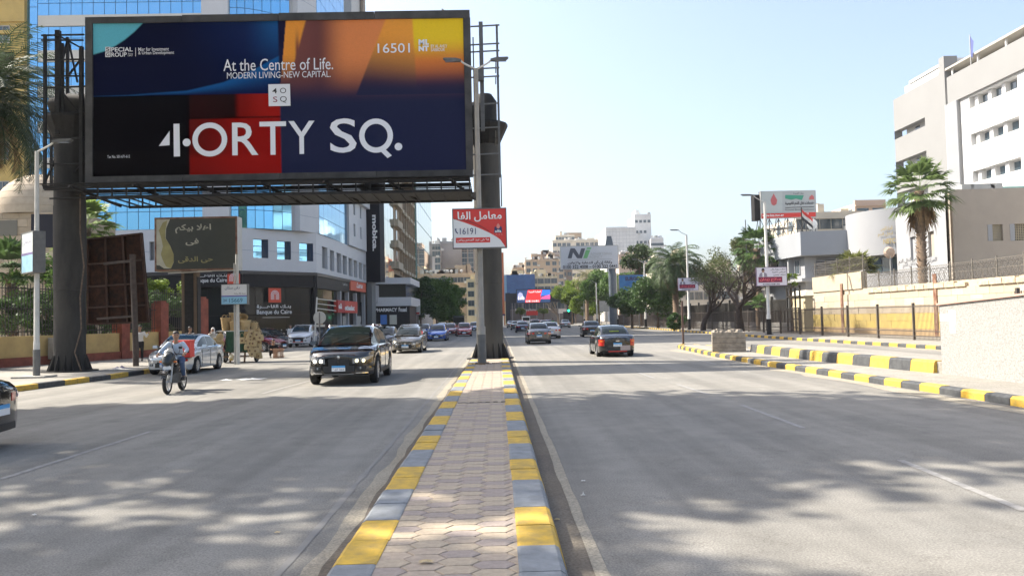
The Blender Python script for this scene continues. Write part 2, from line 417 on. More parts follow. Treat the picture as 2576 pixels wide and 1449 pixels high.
# right pavement
RP = [(19.9, -12), (19.8, 20), (19.5, 38), (19.2, 50), (19.6, 70), (20.5, 103), (21.8, 143), (25, 210)]
sheet('pavement_right', [(x+.1, y) for x, y in RP]+[(60, 210), (60, -12)], .15, m_walk, th=.2)
kr = thing('kerb', 'kerb of black and yellow stones along the right pavement before the railings', 'kerb', (20, 40, 0)); kr['kind'] = 'structure'
pk2 = [(0, -.02), (0, .14), (.03, .17), (.25, .17), (.25, -.02)]
RPr = [p for p in RP]
kerb_row(kr, RPr, pk2, .80, KB, lambda i: i % 2, single=200)
strip('dust_right', lambda y: 19.0+.0*y, lambda y: 19.55 if y < 60 else 19.6, 10, 62, 60, .004, m_sand, .1, .0)

# island on the right with its two steps
IP = [(10.35, 43.6), (9.9, 42.9), (9.55, 40), (9.15, 33), (9.05, 26), (9.25, 20), (9.4, 15), (9.4, -8)]
isl = [(x+.1, y) for x, y in IP]+[(13.2, -8), (13.2, 28), (12.4, 36), (11.0, 43)]
sheet('traffic_island', isl, .15, m_walk, th=.2)
ik = thing('kerb', 'low outer kerb of yellow and black stones round the traffic island', 'kerb', (9.4, 25, 0)); ik['kind'] = 'structure'
pk3 = [(0, -.02), (0, .13), (-.05, .17), (-.24, .17), (-.24, -.02)]
kerb_row(ik, IP, pk3, .74, KB, lambda i: i % 2, single=80)
kerb_row(ik, [(13.25, -8), (13.2, 28), (12.4, 36), (11.0, 43), (10.4, 43.6)], [(-.2, -.02), (-.2, .17), (0, .15), (0, -.02)], .74, KB, lambda i: i % 2, single=80)
U = [(10.85, 33.2), (10.75, 30.5), (10.72, 26), (11.05, 22), (11.32, 19.6)]
up = thing('kerb', 'tall upper kerb of bright yellow and black stones in front of the white parapet', 'kerb', (11, 26, 0)); up['kind'] = 'structure'
pk4 = [(.04, .14), (0, .42), (-.04, .47), (-.28, .47), (-.28, .14)]
o_ = kerb_row(up, U, pk4, .95, KB, lambda i: (i+1) % 2, single=40)
sheet('island_deck', [(10.95, 33), (10.85, 30.5), (10.85, 26), (11.15, 22), (11.4, 19.6), (13.0, 19.6), (13.0, 28), (12.2, 33.4)], .45, m_walk, th=.32)
strip('dust_island', lambda y: 8.75, lambda y: 9.2 if y < 32 else 9.4, 4, 40, 50, .004, m_sand, .08, 0)
# ================================================================== BILLBOARDS, LAMP POSTS, SIGNS
def lin(c):
    c = np.asarray(c, float)/255.; return np.where(c <= .04045, c/12.92, ((c+.055)/1.055)**2.4)
def rect(u0, v0, u1, v1, Y):
    um, vm = (u0+u1)/2, (v0+v1)/2
    return P(u0, vm, Y).x, P(u1, vm, Y).x, P(um, v1, Y).z, P(um, v0, Y).z
def wtext(s, u0, v0, u1, v1, Y, m, par, off=.006, **k):
    x0, x1, z0, z1 = rect(u0, v0, u1, v1, Y); l = par.location
    return text(s, x0-l.x, x1-l.x, z0-l.z, z1-l.z, m, par, y=Y-l.y-off, **k)
def wpoly(name, pts, Y, m, par, off=.004, th=.003):
    l = par.location; mb = MB(); mb.ext([(P(u, v, Y).x-l.x, P(u, v, Y).z-l.z) for u, v in pts][::-1] if False else [(P(u, v, Y).x-l.x, P(u, v, Y).z-l.z) for u, v in pts],
        (0, Y-l.y-off, 0), (1, 0, 0), (0, 0, 1), (0, th, 0)); return mb.build(name, m, par)
def box_sign(par, x0, x1, z0, z1, y, d, face, frame, fw=.05, name='sign_face', fr='sign_frame', body=None):
    """cabinet sign with face towards -Y; coordinates local to par"""
    mb = MB(); mb.box(x0+.002, x1-.002, y+.02, y+d, z0+.002, z1-.002); mb.build('cabinet', body or frame, par)
    f = MB(); f.box(x0+fw, x1-fw, y+.001, y+.019, z0+fw, z1-fw); o = f.build(name, face, par)
    g = MB(); g.box(x0, x1, y-.012, y+.018, z0, z0+fw); g.box(x0, x1, y-.012, y+.018, z1-fw, z1)
    g.box(x0, x0+fw, y-.012, y+.018, z0+fw, z1-fw); g.box(x1-fw, x1, y-.012, y+.018, z0+fw, z1-fw); g.build(fr, frame, par)
    return o
def disc(cx, cz, r, n=28, r0=None, ax=1.):
    return [(cx+r*cos(2*pi*i/n), cz+r*ax*sin(2*pi*i/n)) for i in range(n)]
def ring(mb, cx, cz, ro, ri, y, n=40, a0=0, a1=2*pi, ez=1.):
    vs = []; 
    for i in range(n+1):
        t = a0+(a1-a0)*i/n; vs += [(cx+ro*cos(t), y, cz+ro*ez*sin(t)), (cx+ri*cos(t), y, cz+(ro*ez-(ro-ri))*sin(t))]
    mb.add(vs, [(2*i, 2*i+1, 2*i+3, 2*i+2) for i in range(n)])

YB = 29.5
bx0, bx1, bz0, bz1 = P(216, 255, YB).x, P(1187, 240, YB).x, P(700, 455, YB).z, P(700, 37, YB).z
bb = thing('billboard', 'giant dark blue and orange property advert billboard on two thick steel columns', 'billboard', (-8.5, 31.5, 0))
BL = bb.location
CL = [(-16.75, 30.6), (-.36, 32.8)]
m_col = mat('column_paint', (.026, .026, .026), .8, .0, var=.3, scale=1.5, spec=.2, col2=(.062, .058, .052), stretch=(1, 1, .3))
for cx, cy in CL:
    mb = MB(); x, y = cx-BL.x, cy-BL.y
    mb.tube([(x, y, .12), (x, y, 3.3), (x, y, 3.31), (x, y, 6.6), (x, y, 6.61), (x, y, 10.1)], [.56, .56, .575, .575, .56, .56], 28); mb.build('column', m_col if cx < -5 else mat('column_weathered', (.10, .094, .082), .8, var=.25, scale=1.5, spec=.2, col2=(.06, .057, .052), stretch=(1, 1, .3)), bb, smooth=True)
    g = MB()
    for k in range(14):
        a = 2*pi*k/14; c, s = cos(a), sin(a)
        for r0, r1, z0, z1, r2 in ((.55, .80, .16, .80, .58), ):
            g.add([(x+r0*c-.012*s, y+r0*s+.012*c, z0), (x+r1*c-.012*s, y+r1*s+.012*c, z0), (x+r2*c-.012*s, y+r2*s+.012*c, z1), (x+r0*c-.012*s, y+r0*s+.012*c, z1),
                   (x+r0*c+.012*s, y+r0*s-.012*c, z0), (x+r1*c+.012*s, y+r1*s-.012*c, z0), (x+r2*c+.012*s, y+r2*s-.012*c, z1), (x+r0*c+.012*s, y+r0*s-.012*c, z1)],
                  [(0, 1, 2, 3), (7, 6, 5, 4), (0, 4, 5, 1), (1, 5, 6, 2), (2, 6, 7, 3)])
    g.lathe([(0, .15), (1.0, .15), (1.0, .19), (0, .19)], (x, y, 0), 28); g.build('base_gussets', m_col, bb)
    g = MB(); g.lathe([(.57, 9.2), (.95, 10.0), (.95, 10.1), (0, 10.1)], (x, y, 0), 14); g.build('column_head', M('steel_dark'), bb)
mb = MB(); mb.tube([(CL[0][0]-BL.x-.7, CL[0][1]-BL.y, 10.62), (CL[0][0]-BL.x, CL[0][1]-BL.y, 10.62), (CL[1][0]-BL.x-.3, CL[1][1]-BL.y, 10.62), (CL[1][0]-BL.x+.25, CL[1][1]-BL.y, 10.62)], [.3, .46, .46, .4], 20)
mb.tube([(CL[1][0]-BL.x, CL[1][1]-BL.y, 10.0), (CL[1][0]-BL.x, CL[1][1]-BL.y, 11.1), (CL[1][0]-BL.x, CL[1][1]-BL.y, 11.4)], [.50, .50, .3], 20)
mb.build('torsion_beam', m_col, bb, smooth=True)
def lx(x): return x-BL.x
def ly(y): return y-BL.y
# poster with its printed artwork
nx_, nz_ = 560, 240
S, T = np.meshgrid(np.linspace(0, 1, nx_), np.linspace(0, 1, nz_))
def sm(a, b, x): t = np.clip((x-a)/(b-a), 0, 1); return t*t*(3-2*t)
def mixc(a, b, t): return a*(1-t[..., None])+b*t[..., None]
C = np.zeros(S.shape+(3,))+lin((6, 12, 44))
C = mixc(C, np.zeros(3)+lin((13, 38, 92)), sm(.18, .50, S)*(1-sm(.0, .55, T))*.8)
C = mixc(C, np.zeros(3)+lin((24, 84, 140)), sm(.40, .505, S)*(1-sm(.0, .34, T))*.9)
tt = np.interp(S, [0, .1, .249, .35, .44, .505, 1], [.478, .474, .452, .40, .31, .225, .2])
under = (T > tt)
C2 = mixc(np.zeros_like(C)+lin((20, 86, 146)), np.zeros(3)+lin((8, 22, 66)), sm(0, 1, (T-tt)/np.maximum(.48-tt, .012)))
C = mixc(C, C2, sm(-.006, .006, T-tt))
tc_ = np.interp(S, [0, .03, .06, .085, .11, .134], [.205, .185, .150, .11, .06, .0])
C = mixc(C, np.zeros(3)+lin((98, 182, 200)), sm(-.006, .006, tc_-T)*(S < .14))
# lower left blacks and reds
low = T > .478
Cb = np.zeros_like(C)+lin((3, 2, 5)); Cb = np.where((T > .84)[..., None], lin((9, 7, 9)), Cb)
red1 = mixc(np.zeros_like(C)+lin((36, 6, 6)), np.zeros(3)+lin((26, 5, 6)), sm(.26, .38, S))
red2 = mixc(np.zeros_like(C)+lin((118, 14, 10)), np.zeros(3)+lin((152, 22, 16)), sm(.39, .47, S))
rA = mixc(red1, red2, sm(.375, .395, S)); rB = mixc(np.zeros_like(C)+lin((92, 7, 5)), np.zeros(3)+lin((140, 14, 10)), sm(.26, .42, S))
rB = mixc(rB, np.zeros(3)+lin((160, 22, 16)), sm(.85, .9, T)*.4)
rr = mixc(rA, rB, sm(.625, .645, T)); rr = np.where((abs(T-.632) < .006)[..., None], rr*.35, rr)
Cb = mixc(Cb, rr, sm(.254, .26, S)*(1-sm(.999, 1, S)))
C = np.where((low & (S < .503))[..., None], Cb, C)
# right side
navy = np.zeros_like(C)+lin((33, 38, 66))
e1 = .497+.006*T
org = lin((214, 130, 78)); Rr = navy.copy()
Rr = mixc(Rr, np.zeros(3)+lin((104, 62, 60)), (1-sm(.30, .56, T)))
Rr = mixc(Rr, np.zeros(3)+org, sm(.60, .69, S)*(1-sm(.22, .52, T)))
Rr = mixc(Rr, np.zeros(3)+lin((120, 72, 68)), (1-sm(.565, .625, S))*(1-sm(.3, .5, T))*.6)
ed = .79-.076*(T/.45)
fac = mixc(np.zeros_like(C)+lin((226, 150, 62)), np.zeros(3)+lin((52, 40, 62)), sm(.10, .50, T+.35*(.86-S)))
yel = mixc(np.zeros_like(C)+lin((228, 192, 44)), np.zeros(3)+lin((206, 118, 60)), sm(.12, .30, T)); yel = mixc(yel, np.zeros(3)+lin((66, 46, 64)), sm(.26, .46, T))
fac = mixc(fac, yel, sm(-.004, .004, S-(.862+.018*T)))
Rr = mixc(Rr, mixc(fac, navy, sm(.34, .52, T)), sm(-.003, .003, S-ed)*(T < .5))
st = (S > .519-.012*T/.3) & (S < .573-.035*T/.3) & (T < .42)
Cs = mixc(np.zeros_like(C)+lin((228, 148, 58)), np.zeros(3)+lin((120, 66, 60)), sm(.55, 1, 1-abs((S-.549)/.02))*sm(.03, .2, T)); Cs = mixc(Cs, Rr, sm(.2, .42, T))
Rr = mixc(Rr, Cs, sm(-.003, .003, S-(.519-.012*T/.3))*sm(-.004, .004, (.573-.035*T/.3)-S)*(T < .42))
Rr = np.where(((S < .519-.012*T/.3) & (T < .45))[..., None], mixc(np.zeros_like(C)+lin((24, 22, 52)), navy, sm(.1, .45, T)), Rr)
C = mixc(C, Rr, sm(-.003, .003, S-e1))
C *= .92+.1*NR.random(S.shape)[..., None]
X = lx(bx0+.28)+S*(bx1-bx0-.56); Z = bz1-.24-T*(bz1-bz0-.52)
V = np.stack([X, np.full_like(X, ly(YB)-.002)+.012*np.sin(X*1.7)*np.sin(Z*1.3), Z], -1).reshape(-1, 3)
ii = np.arange(nx_*(nz_-1)).reshape(nz_-1, nx_)[:, :-1].ravel(); F = np.stack([ii, ii+nx_, ii+nx_+1, ii+1], 1)
m_post = mat('poster_print', (.5, .5, .5), .8, spec=.0); nt = m_post.node_tree; at_ = nt.nodes.new('ShaderNodeVertexColor'); at_.layer_name = 'print'
nt.links.new(at_.outputs[0], nt.nodes['Principled BSDF'].inputs['Base Color'])
po = npmesh('poster', V, F, m_post, bb, smooth=True)
ca = po.data.color_attributes.new('print', 'FLOAT_COLOR', 'POINT'); ca.data.foreach_set('color', np.concatenate([np.clip(C*1.1, 0, 1).reshape(-1, 3), np.ones((C.size//3, 1))], 1).astype(np.float32).ravel())
mb = MB(); x0, x1 = lx(bx0), lx(bx1); y = ly(YB)
mb.box(x0+.02, x1-.02, y+.03, y+.22, bz0+.02, bz1-.02); mb.build('board_back', M('steel_dark'), bb)
m_bf = mat('board_frame', (.055, .053, .05), .7, .1, var=.45, scale=1.4, stretch=(1, 1, 1))
g = MB()
for i in range(4):
    a = x0+(x1-x0)*i/4; b = x0+(x1-x0)*(i+1)/4-.02; dz = [.0, .03, .05, .06][i]
    g.box(a, b, y-.06, y+.025, bz1-.26, bz1+dz-.02); g.box(a, b, y-.06, y+.025, bz0, bz0+.28)
g.box(x0, x0+.27, y-.055, y+.025, bz0+.28, bz1-.26); g.box(x1-.27, x1, y-.055, y+.025, bz0+.28, bz1-.26); g.build('board_frame', m_bf, bb)
YT = YB-.02; tw = mat('poster_white', (.78, .80, .84), .5)
def bt(s, u0, v0, u1, v1, **k): return wtext(s, u0, v0, u1, v1, YT, tw, bb, **k)
g = MB()
def addp(pts): g.ext([(P(u, v, YT).x-BL.x, P(u, v, YT).z) for u, v in pts], (0, ly(YT)-.006, 0), (1, 0, 0), (0, 0, 1), (0, .003, 0))
addp([(399.6, 368), (426.8, 366), (426.8, 330)]); addp([(437.5, 394.5), (453, 394), (451.5, 312), (436.5, 312.3)])
for (a, b, c, d) in ((459.7, 349.7, 479.6, 368.6), (992.8, 359.5, 1012, 379.7)):
    q = rect(a, b, c, d, YT); g.ext([(x-BL.x, z) for x, z in disc((q[0]+q[1])/2, (q[2]+q[3])/2, (q[1]-q[0])/2)], (0, ly(YT)-.006, 0), (1, 0, 0), (0, 0, 1), (0, .003, 0))
for (a, b, c, d) in ((484, 309, 571.7, 394.5), (903.6, 299, 988.6, 385)):
    q = rect(a, b, c, d, YT); r = (q[1]-q[0])/2; ring(g, (q[0]+q[1])/2-BL.x, (q[2]+q[3])/2, r, r-.205, ly(YT)-.006, ez=(q[3]-q[2])/2/r)
g.build('lettering', tw, bb)
g = MB(); g.ext([(P(u, v, YT).x-BL.x, P(u, v, YT).z) for u, v in ((951, 375), (962, 369), (986, 392), (975, 398.5))], (0, ly(YT)-.016, 0), (1, 0, 0), (0, 0, 1), (0, .003, 0)); g.build('lettering', tw, bb)
bt('R', 584, 309, 650, 391, bold=.008); bt('T', 653, 306.6, 720, 390, bold=.006); bt('Y', 726, 305, 791.6, 388, bold=.006); bt('S', 830, 298.6, 897, 385, bold=.008)
bt('At the Centre of Life.', 562, 148, 838, 178, bold=.002); bt('MODERN LIVING-NEW CAPITAL.', 571, 181, 832, 197)
bt('16501', 950, 110, 1031, 134, bold=.004)
bt('PECIAL', 280, 120, 334, 131, bold=.02); bt('ROUP', 280, 133, 319, 144, bold=.02); bt('Misr for Investment', 348, 120, 425, 129, bold=.006); bt('& Urban Development', 348, 129.5, 438, 140, bold=.006)
bt('Since', 322, 134, 334, 138); bt('1997', 322, 139, 334, 143)
bt('Tax No. 501-671-612', 270, 391, 327, 398); bt('BY AL AHLY', 1084, 113, 1125, 121); bt('SABBOUR', 1084, 122, 1119, 130)
wpoly('divider', [(340.6, 143), (341.8, 143), (341.8, 121), (340.6, 121)], YT, tw, bb)
for s, q in (('S', (265, 119, 278, 131)), ('G', (265, 132.5, 278, 144.5))):
    wpoly('logo_tile', [(q[0], q[3]), (q[2], q[3]), (q[2], q[1]), (q[0], q[1])], YT, tw, bb); wtext(s, q[0]+2, q[1]+1.5, q[2]-2, q[3]-1.5, YT, M('text_black'), bb, off=.014, bold=.02)
bt('M', 1053, 100, 1068, 114, bold=.06); bt('I.', 1070, 100, 1079, 114, bold=.06); bt('NT', 1053, 116, 1079, 130, bold=.06)
wpoly('logo_square', [(676, 268), (731, 267), (729.5, 212), (675, 213)], YT, tw, bb)
bk = dict(off=.012)
wtext('O', 704.5, 222, 720, 235.5, YT, M('text_black'), bb, bold=-.005, **bk); wtext('Q', 704.5, 243, 721.5, 259.5, YT, M('text_black'), bb, bold=-.005, **bk)
wtext('S', 687, 244, 698, 258, YT, mat('poster_plum', (.25, .02, .06), .5), bb, **bk); wtext('4', 685, 223, 697, 236, YT, M('text_black'), bb, bold=.01, **bk)
# second panel behind, catwalk, scaffold
mb = MB(); mb.box(lx(-15.9), lx(-1.0), ly(31.55), ly(31.75), 7.7, 13.55)
for i in range(13):
    a = lx(-15.9)+i*1.225; mb.box(a, a+.07, ly(31.45), ly(31.54), 7.7, 13.5)
mb.build('rear_board', M('steel_dark'), bb)
g = MB(); zb = bz0-.16
for yy in (29.1, 30.2, 31.6): g.bar((lx(-16.9), ly(yy), zb), (lx(-.95), ly(yy), zb), .10, .14)
for yy in (29.1, 31.6): g.bar((lx(-14.9), ly(yy), zb-.42), (lx(-.95), ly(yy), zb-.42), .08, .10)
for i in range(27):
    x = lx(-14.9)+i*.536
    g.bar((x, ly(29.1), zb-.42), (x, ly(31.6), zb-.42), .05, .05); g.bar((x, ly(29.1), zb-.4), (x, ly(29.1), zb), .05)
    g.bar((x, ly(31.6), zb-.4), (x, ly(31.6), zb), .05)
for i in range(7):
    x = lx(-15.8)+i*2.35; g.bar((x, ly(28.8), zb-.02), (x+.9, ly(30.9), zb-.48), .09); g.bar((x+.6, ly(31.7), 8), (x+.6, ly(29.75), 13.2), .07)
for i in range(6): g.bar((lx(-16.9), ly(28.9+i*.5), zb+.09), (lx(-.95), ly(28.9+i*.5), zb+.09), .16, .03)
g.build('catwalk', M('steel_dark'), bb)
g = MB()
m_sil = mat('catwalk_panel', (.16, .14, .12), .7, var=.4, scale=3)
for i in range(20):
    x = lx(-12.2)+i*.58; w_ = .46 if i % 3 else .2; g.box(x, x+w_, ly(31.66), ly(31.69), zb-.38, zb-.06)
tag(g.build('truss_panels', m_sil, bb), kind='stuff')
g = MB(); g.box(lx(-13.4), lx(-.97), ly(31.70), ly(31.73), zb-.40, zb+.05); g.box(lx(-13.4), lx(-.97), ly(29.2), ly(31.6), zb-.40, zb-.38); g.build('catwalk_floor', M('steel_dark'), bb)
g = MB()
def sp(u, v, Y): p = P(u, v, Y); return (lx(p.x), ly(p.y), p.z)
for u, v0, u2, v1, Y, w in ((104, 88, 113, 475, 29.4, .10), (139, 78, 146, 340, 30.0, .17), (168, 95, 170, 300, 31.2, .10), (202, 118, 205, 460, 29.9, .13), (127, 330, 129, 470, 31.2, .09), (155, 110, 158, 300, 30.0, .08)):
    a, b = Vector(sp(u, v0, Y)), Vector(sp(u2, v1, Y)); g.bar((b.x, b.y, a.z), (b.x, b.y, b.z), w)
for u0, v0, u1, v1 in ((104, 90, 212, 88), (104, 102, 210, 102), (112, 152, 212, 150), (113, 192, 212, 192), (113, 222, 214, 218), (112, 285, 214, 283), (113, 348, 214, 347), (112, 413, 214, 412), (108, 470, 345, 466), (112, 478, 345, 478), (355, 492, 125, 500)):
    g.bar(sp(u0, v0, 29.9), sp(u1, v1, 29.9), .055)
for u0, v0, u1, v1 in ((143, 88, 205, 122), (170, 100, 150, 185), (172, 102, 195, 208), (205, 148, 165, 200), (150, 225, 205, 290), (150, 470, 215, 405), (108, 470, 140, 400), (125, 285, 143, 325)):
    g.bar(sp(u0, v0, 30.2), sp(u1, v1, 30.2), .06)
for k in range(14): g.bar(sp(128, 340+k*9.5, 30.6), sp(143, 342+k*9.5, 30.6), .035)
g.build('scaffold', M('steel_dark'), bb)
g = MB()
for u, v0, u2, v1, Y, w in ((1207, 57, 1215, 330, 30.6, .16), (1247, 63, 1258, 447, 31.0, .09), (1188, 95, 1198, 480, 30.2, .05), (1250, 440, 1262, 520, 31.2, .05)):
    a, b = Vector(sp(u, v0, Y)), Vector(sp(u2, v1, Y)); g.bar((b.x, b.y, a.z), (b.x, b.y, b.z), w)
for v in (66, 112, 130, 173, 194, 262, 322, 388, 440): g.bar(sp(1184, v+2, 30.5), sp(1256, v-2, 30.9), .05)
for v in (150, 168, 196, 260, 330, 350): g.bar(sp(1247, v, 30.9), sp(1247, v+16, 31.9), .04)
g.box(*[q for q in (sp(1206, 190, 30.4)[0]-.18, sp(1206, 190, 30.4)[0]+.18, ly(30.3), ly(30.55), sp(1206, 190, 30.4)[2]-.22, sp(1206, 190, 30.4)[2]+.22)])
g.build('scaffold', M('steel_grey'), bb)
mb = MB(); mb.bar(sp(1112, 24, 29.6), sp(1122, 31, 29.5), .05); mb.build('bracket', M('steel_grey'), bb)

# ------------------------------------------------------------------ street lamp builder
def lamp(name, label, x, y, h=10.3, arms=((1, 1.1),), r=.085, z=.15, group=None, base=.13, bh=1.3, mpole=None, low=None, lean=0.):
    T = thing(name, label, 'street lamp', (x, y, z), 0, group)
    mb = MB(); mb.tube([(0, 0, 0), (0, 0, bh), (0, 0, bh+.05), (lean, 0, h)], [base, base, r*1.05, r*.75], 12); mb.build('pole', mpole or M('pole_white'), T, smooth=True)
    mb = MB(); mb.box(-.25, .25, -.2, .2, 0, .05)
    mb.tube([(0, 0, .04), (0, 0, bh*.8)], [base+.012, base+.012], 12); mb.build('base', low or M('steel_grey'), T)
    for d, L in arms:
        a = MB(); n = 7; pts = [(lean+d*L*.55*sin(t*pi/2), 0, h-.02+.45*L*(t) - .12*t*t) for t in [i/(n-1) for i in range(n)]]
        a.tube(pts, .035, 8); ao = a.build('arm', M('pole_white'), T, smooth=True)
        e = Vector(pts[-1]); hd = MB(); q = [(0, -.02), (.0, .04), (.25, .07), (.75, .03), (.80, 0), (.72, -.05), (.2, -.05)]
        hd.ext([(p[0]*d*L*.85, p[1]+p[0]*.10) for p in q], (e.x, e.y-.09, e.z), (1, 0, 0), (0, 0, 1), (0, .18, 0)); ho = hd.build('lamp_head', M('steel_grey'), ao)
        gl = MB(); gl.box(e.x+d*L*.2 if d > 0 else e.x-L*.6, e.x+d*L*.6 if d > 0 else e.x-L*.2, -.07, .07, e.z-.065+.03, e.z-.045+.03); gl.build('lens', M('lamp_glass'), ho)
    return T
# pole with the red sign
p0 = G(1213, 914, .18)
lp = lamp('street_lamp', 'tall street lamp with two arms on the median carrying the red phone sign', p0.x, p0.y, 11.05, ((-1, 1.0), (1, 1.0)), r=.105, z=.17, base=.15, bh=1.35, mpole=mat('pole_weathered', (.30, .275, .235), .75, var=.15, scale=2))
def anchor_rect(u0, v0, u1, v1, Y, par):
    q = rect(u0, v0, u1, v1, Y); l = par.location; return q[0]-l.x, q[1]-l.x, q[2]-l.z, q[3]-l.z
Ya = p0.y-.28
al = thing('advertising_sign', 'red and white box sign with a phone number fixed to the median lamp post', 'sign', (p0.x, Ya, 4.4))
q = anchor_rect(1138, 524, 1275, 625, Ya, al); m_red = mat('sign_red', (.62, .035, .025), .4)
box_sign(al, q[0], q[1], q[2], q[3], 0, .22, m_red, M('steel_grey'), .035)
def curve_poly(u0, v0, n=12): pass
pts = [(1140.5, 623.5)]+[(1272, 622.5), (1268, 616)]+[(1268-(128-0)*t, 616-(616-551)*(t**.62)) for t in [i/14 for i in range(1, 15)]]
wpoly('white_field', pts, Ya, mat('sign_white', (.74, .74, .73), .45), al)
g = MB(); L_ = [(1142+88*t, 552+30*t**2.0) for t in [i/12 for i in range(13)]]
for a, b in zip(L_, L_[1:]):
    A, B = P(*a, Ya), P(*b, Ya); g.bar((A.x-al.location.x, -.012, A.z-al.location.z), (B.x-al.location.x, -.012, B.z-al.location.z), .006, .014)
g.build('curved_line', M('text_black'), al)
wtext('معامل الفا', 1151, 532, 1262, 558, Ya, M('text_white'), al, off=.012, ar=True, bold=.02)
wtext('16191', 1157, 574, 1197, 590, Ya, mat('sign_navy', (.03, .03, .11), .5), al, off=.012)
wpoly('handset', [(1144.5, 577), (1146, 584), (1151, 589), (1152.5, 586.5), (1149, 583), (1147.5, 578.5), (1148.5, 576), (1146, 575.5)], Ya, M('sign_navy'), al, off=.012)
wpoly('red_band', [(1147, 611.5), (1233, 610), (1233, 597), (1147, 598.5)], Ya, m_red, al, off=.010)
wtext('٥٩ ش عبد المنعم رياض', 1150, 600, 1230, 609, Ya, M('text_white'), al, off=.018, ar=True, bold=.01)
wpoly('logo_tile', [(1243, 586), (1263, 585.5), (1262, 570), (1258, 570), (1253, 574), (1248, 570.5), (1244, 571)], Ya, M('sign_navy'), al, off=.012)
wpoly('logo_drop', [(1249, 573), (1253, 576), (1257.5, 573), (1257, 567), (1253, 561.5), (1249.5, 567)], Ya, mat('drop_pink', (.7, .25, .2), .4), al, off=.018)
wtext('alfa', 1245, 578, 1261, 585, Ya, M('text_white'), al, off=.02, bold=.02); wtext('L A B S', 1241, 588.5, 1264, 592, Ya, M('drop_pink'), al, off=.014)

# left lamp post with blue sign box
a = G(92, 949, .15)
lp2 = lamp('street_lamp', 'white lamp post on the left pavement with a narrow blue poster box', a.x, a.y, 7.9, ((1, 1.0),), r=.085, z=.15, base=.10, bh=1.2)
mb = MB(); mb.box(-.55, .55, -.55, .3, -.0, .06); mb.build('plinth', M('concrete'), lp2)
t2 = thing('advertising_sign', 'narrow faded blue and white poster box strapped to the left lamp post', 'sign', (a.x-.12, a.y-.35, 3.75), radians(-43))
box_sign(t2, -.62, .62, 0, 1.42, 0, .38, mat('pale_poster', (.55, .62, .62), .5, col2=(.62, .64, .60), scale=2), M('steel_grey'), .03)
mb = MB(); mb.box(-.58, .58, -.004, 0, .04, .62); mb.build('blue_field', mat('pale_blue', (.25, .50, .62), .5, var=.15, scale=4), t2)
mb = MB(); mb.box(-.58, .58, -.008, -.004, .62, .70); mb.build('purple_stripe', mat('purple', (.12, .08, .25), .5), t2)
text('دقى سكان', -.3, .4, 1.0, 1.18, M('purple'), t2, y=-.008, ar=True)
# dark sign box behind the left column
t3 = thing('advertising_sign', 'dark blank sign box seen from behind beside the left billboard column', 'sign', (P(132, 580, 33).x, 33.2, P(132, 626, 33).z), radians(8))
mb = MB(); mb.box(-.95, 1.1, 0, .35, .1, 1.5); mb.build('cabinet', mat('dark_navy', (.02, .022, .04), .6), t3); mb = MB(); mb.box(.0, .9, -.12, .0, -.8, .1); mb.build('bracket_box', M('steel_grey'), t3)
mb = MB(); mb.bar((.4, .2, -P(132, 626, 33).z), (.4, .2, .1), .12); mb.build('pole', M('steel_grey'), t3)

# rusty sign back leaning, on its bent post
b0 = G(342, 921, .15); rs = thing('rusty_sign', 'large rusty sheet metal sign seen from the back on a crooked post', 'sign', (b0.x, b0.y, .15))
YR = b0.y+.35
q4 = [P(222, 600, YR+.9), P(358, 586, YR), P(377, 812, YR), P(222, 818, YR+.9)]; q4 = [Vector((p.x-b0.x, p.y-b0.y, p.z-.15)) for p in q4]
mb = MB(); n_ = Vector((0, .08, 0)); mb.add(q4+[p+n_ for p in q4], [(3, 2, 1, 0), (4, 5, 6, 7), (0, 1, 5, 4), (1, 2, 6, 5), (2, 3, 7, 6), (3, 0, 4, 7)]); mb.build('sheet', M('rust'), rs)
g = MB()
def bil(s, t): return (q4[0]*(1-s)+q4[1]*s)*(1-t)+(q4[3]*(1-s)+q4[2]*s)*t
for s in (0.01, .34, .66, .99): g.bar(bil(s, 0)-n_, bil(s, 1)-n_, .09, .09)
for t in (0.01, .30, .56, .80, .99): g.bar(bil(0, t)-n_, bil(1, t)-n_, .09, .07)
g.build('ribs', mat('rust_dark', (.05, .022, .012), .85, var=.4, scale=4), rs)
g = MB()
def rp(u, v, dy=-.3): p = P(u, v, YR+dy); return (p.x-b0.x, p.y-b0.y, p.z-.15)
g.tube([(0, 0, 0), rp(341, 860), rp(338, 760), rp(335, 700), rp(334, 650)], .12, 10); g.bar(rp(334, 656), rp(262, 664, .1), .10); g.bar(rp(339, 795), rp(245, 802, .1), .09); g.bar(rp(334, 650), rp(334, 640), .2)
g.build('post', mat('rusty_post', (.075, .055, .045), .8, var=.3, scale=5), rs)

# green welcome board
YG = 39.; gb = thing('welcome_sign', 'weathered dark green board with cream Arabic welcome lettering on a thick post', 'sign', (P(472, 800, YG).x, YG+.4, 0))
q = anchor_rect(389, 546, 597, 681, YG, gb); m_gf = mat('board_green', (.055, .06, .045), .45, var=.25, scale=1.5, col2=(.04, .045, .035)); m_rf = mat('rust_frame', (.30, .20, .13), .8, col2=(.13, .04, .02), scale=2.5, detail=6)
box_sign(gb, q[0], q[1], q[2], q[3], -.4, .75, m_gf, m_rf, .09, body=M('galv'))
mc = mat('board_cream', (.50, .49, .38), .6, var=.15); mo = mat('board_olive', (.34, .31, .13), .6, var=.15)
wpoly('cream_wave', [(393.5, 671), (393.5, 551), (428, 551), (418, 575), (417, 600), (428, 618), (437, 640), (437, 660), (430, 675.5), (413, 675.5), (400, 667)], YG, mc, gb, off=.005)
wpoly('olive_wave', [(410, 560), (421, 555), (416, 580), (416, 600), (427, 616), (437, 640), (437, 658), (430, 675.5), (418, 671), (410, 655), (405, 640), (410, 620), (406, 600), (400, 580)], YG, mo, gb, off=.010)
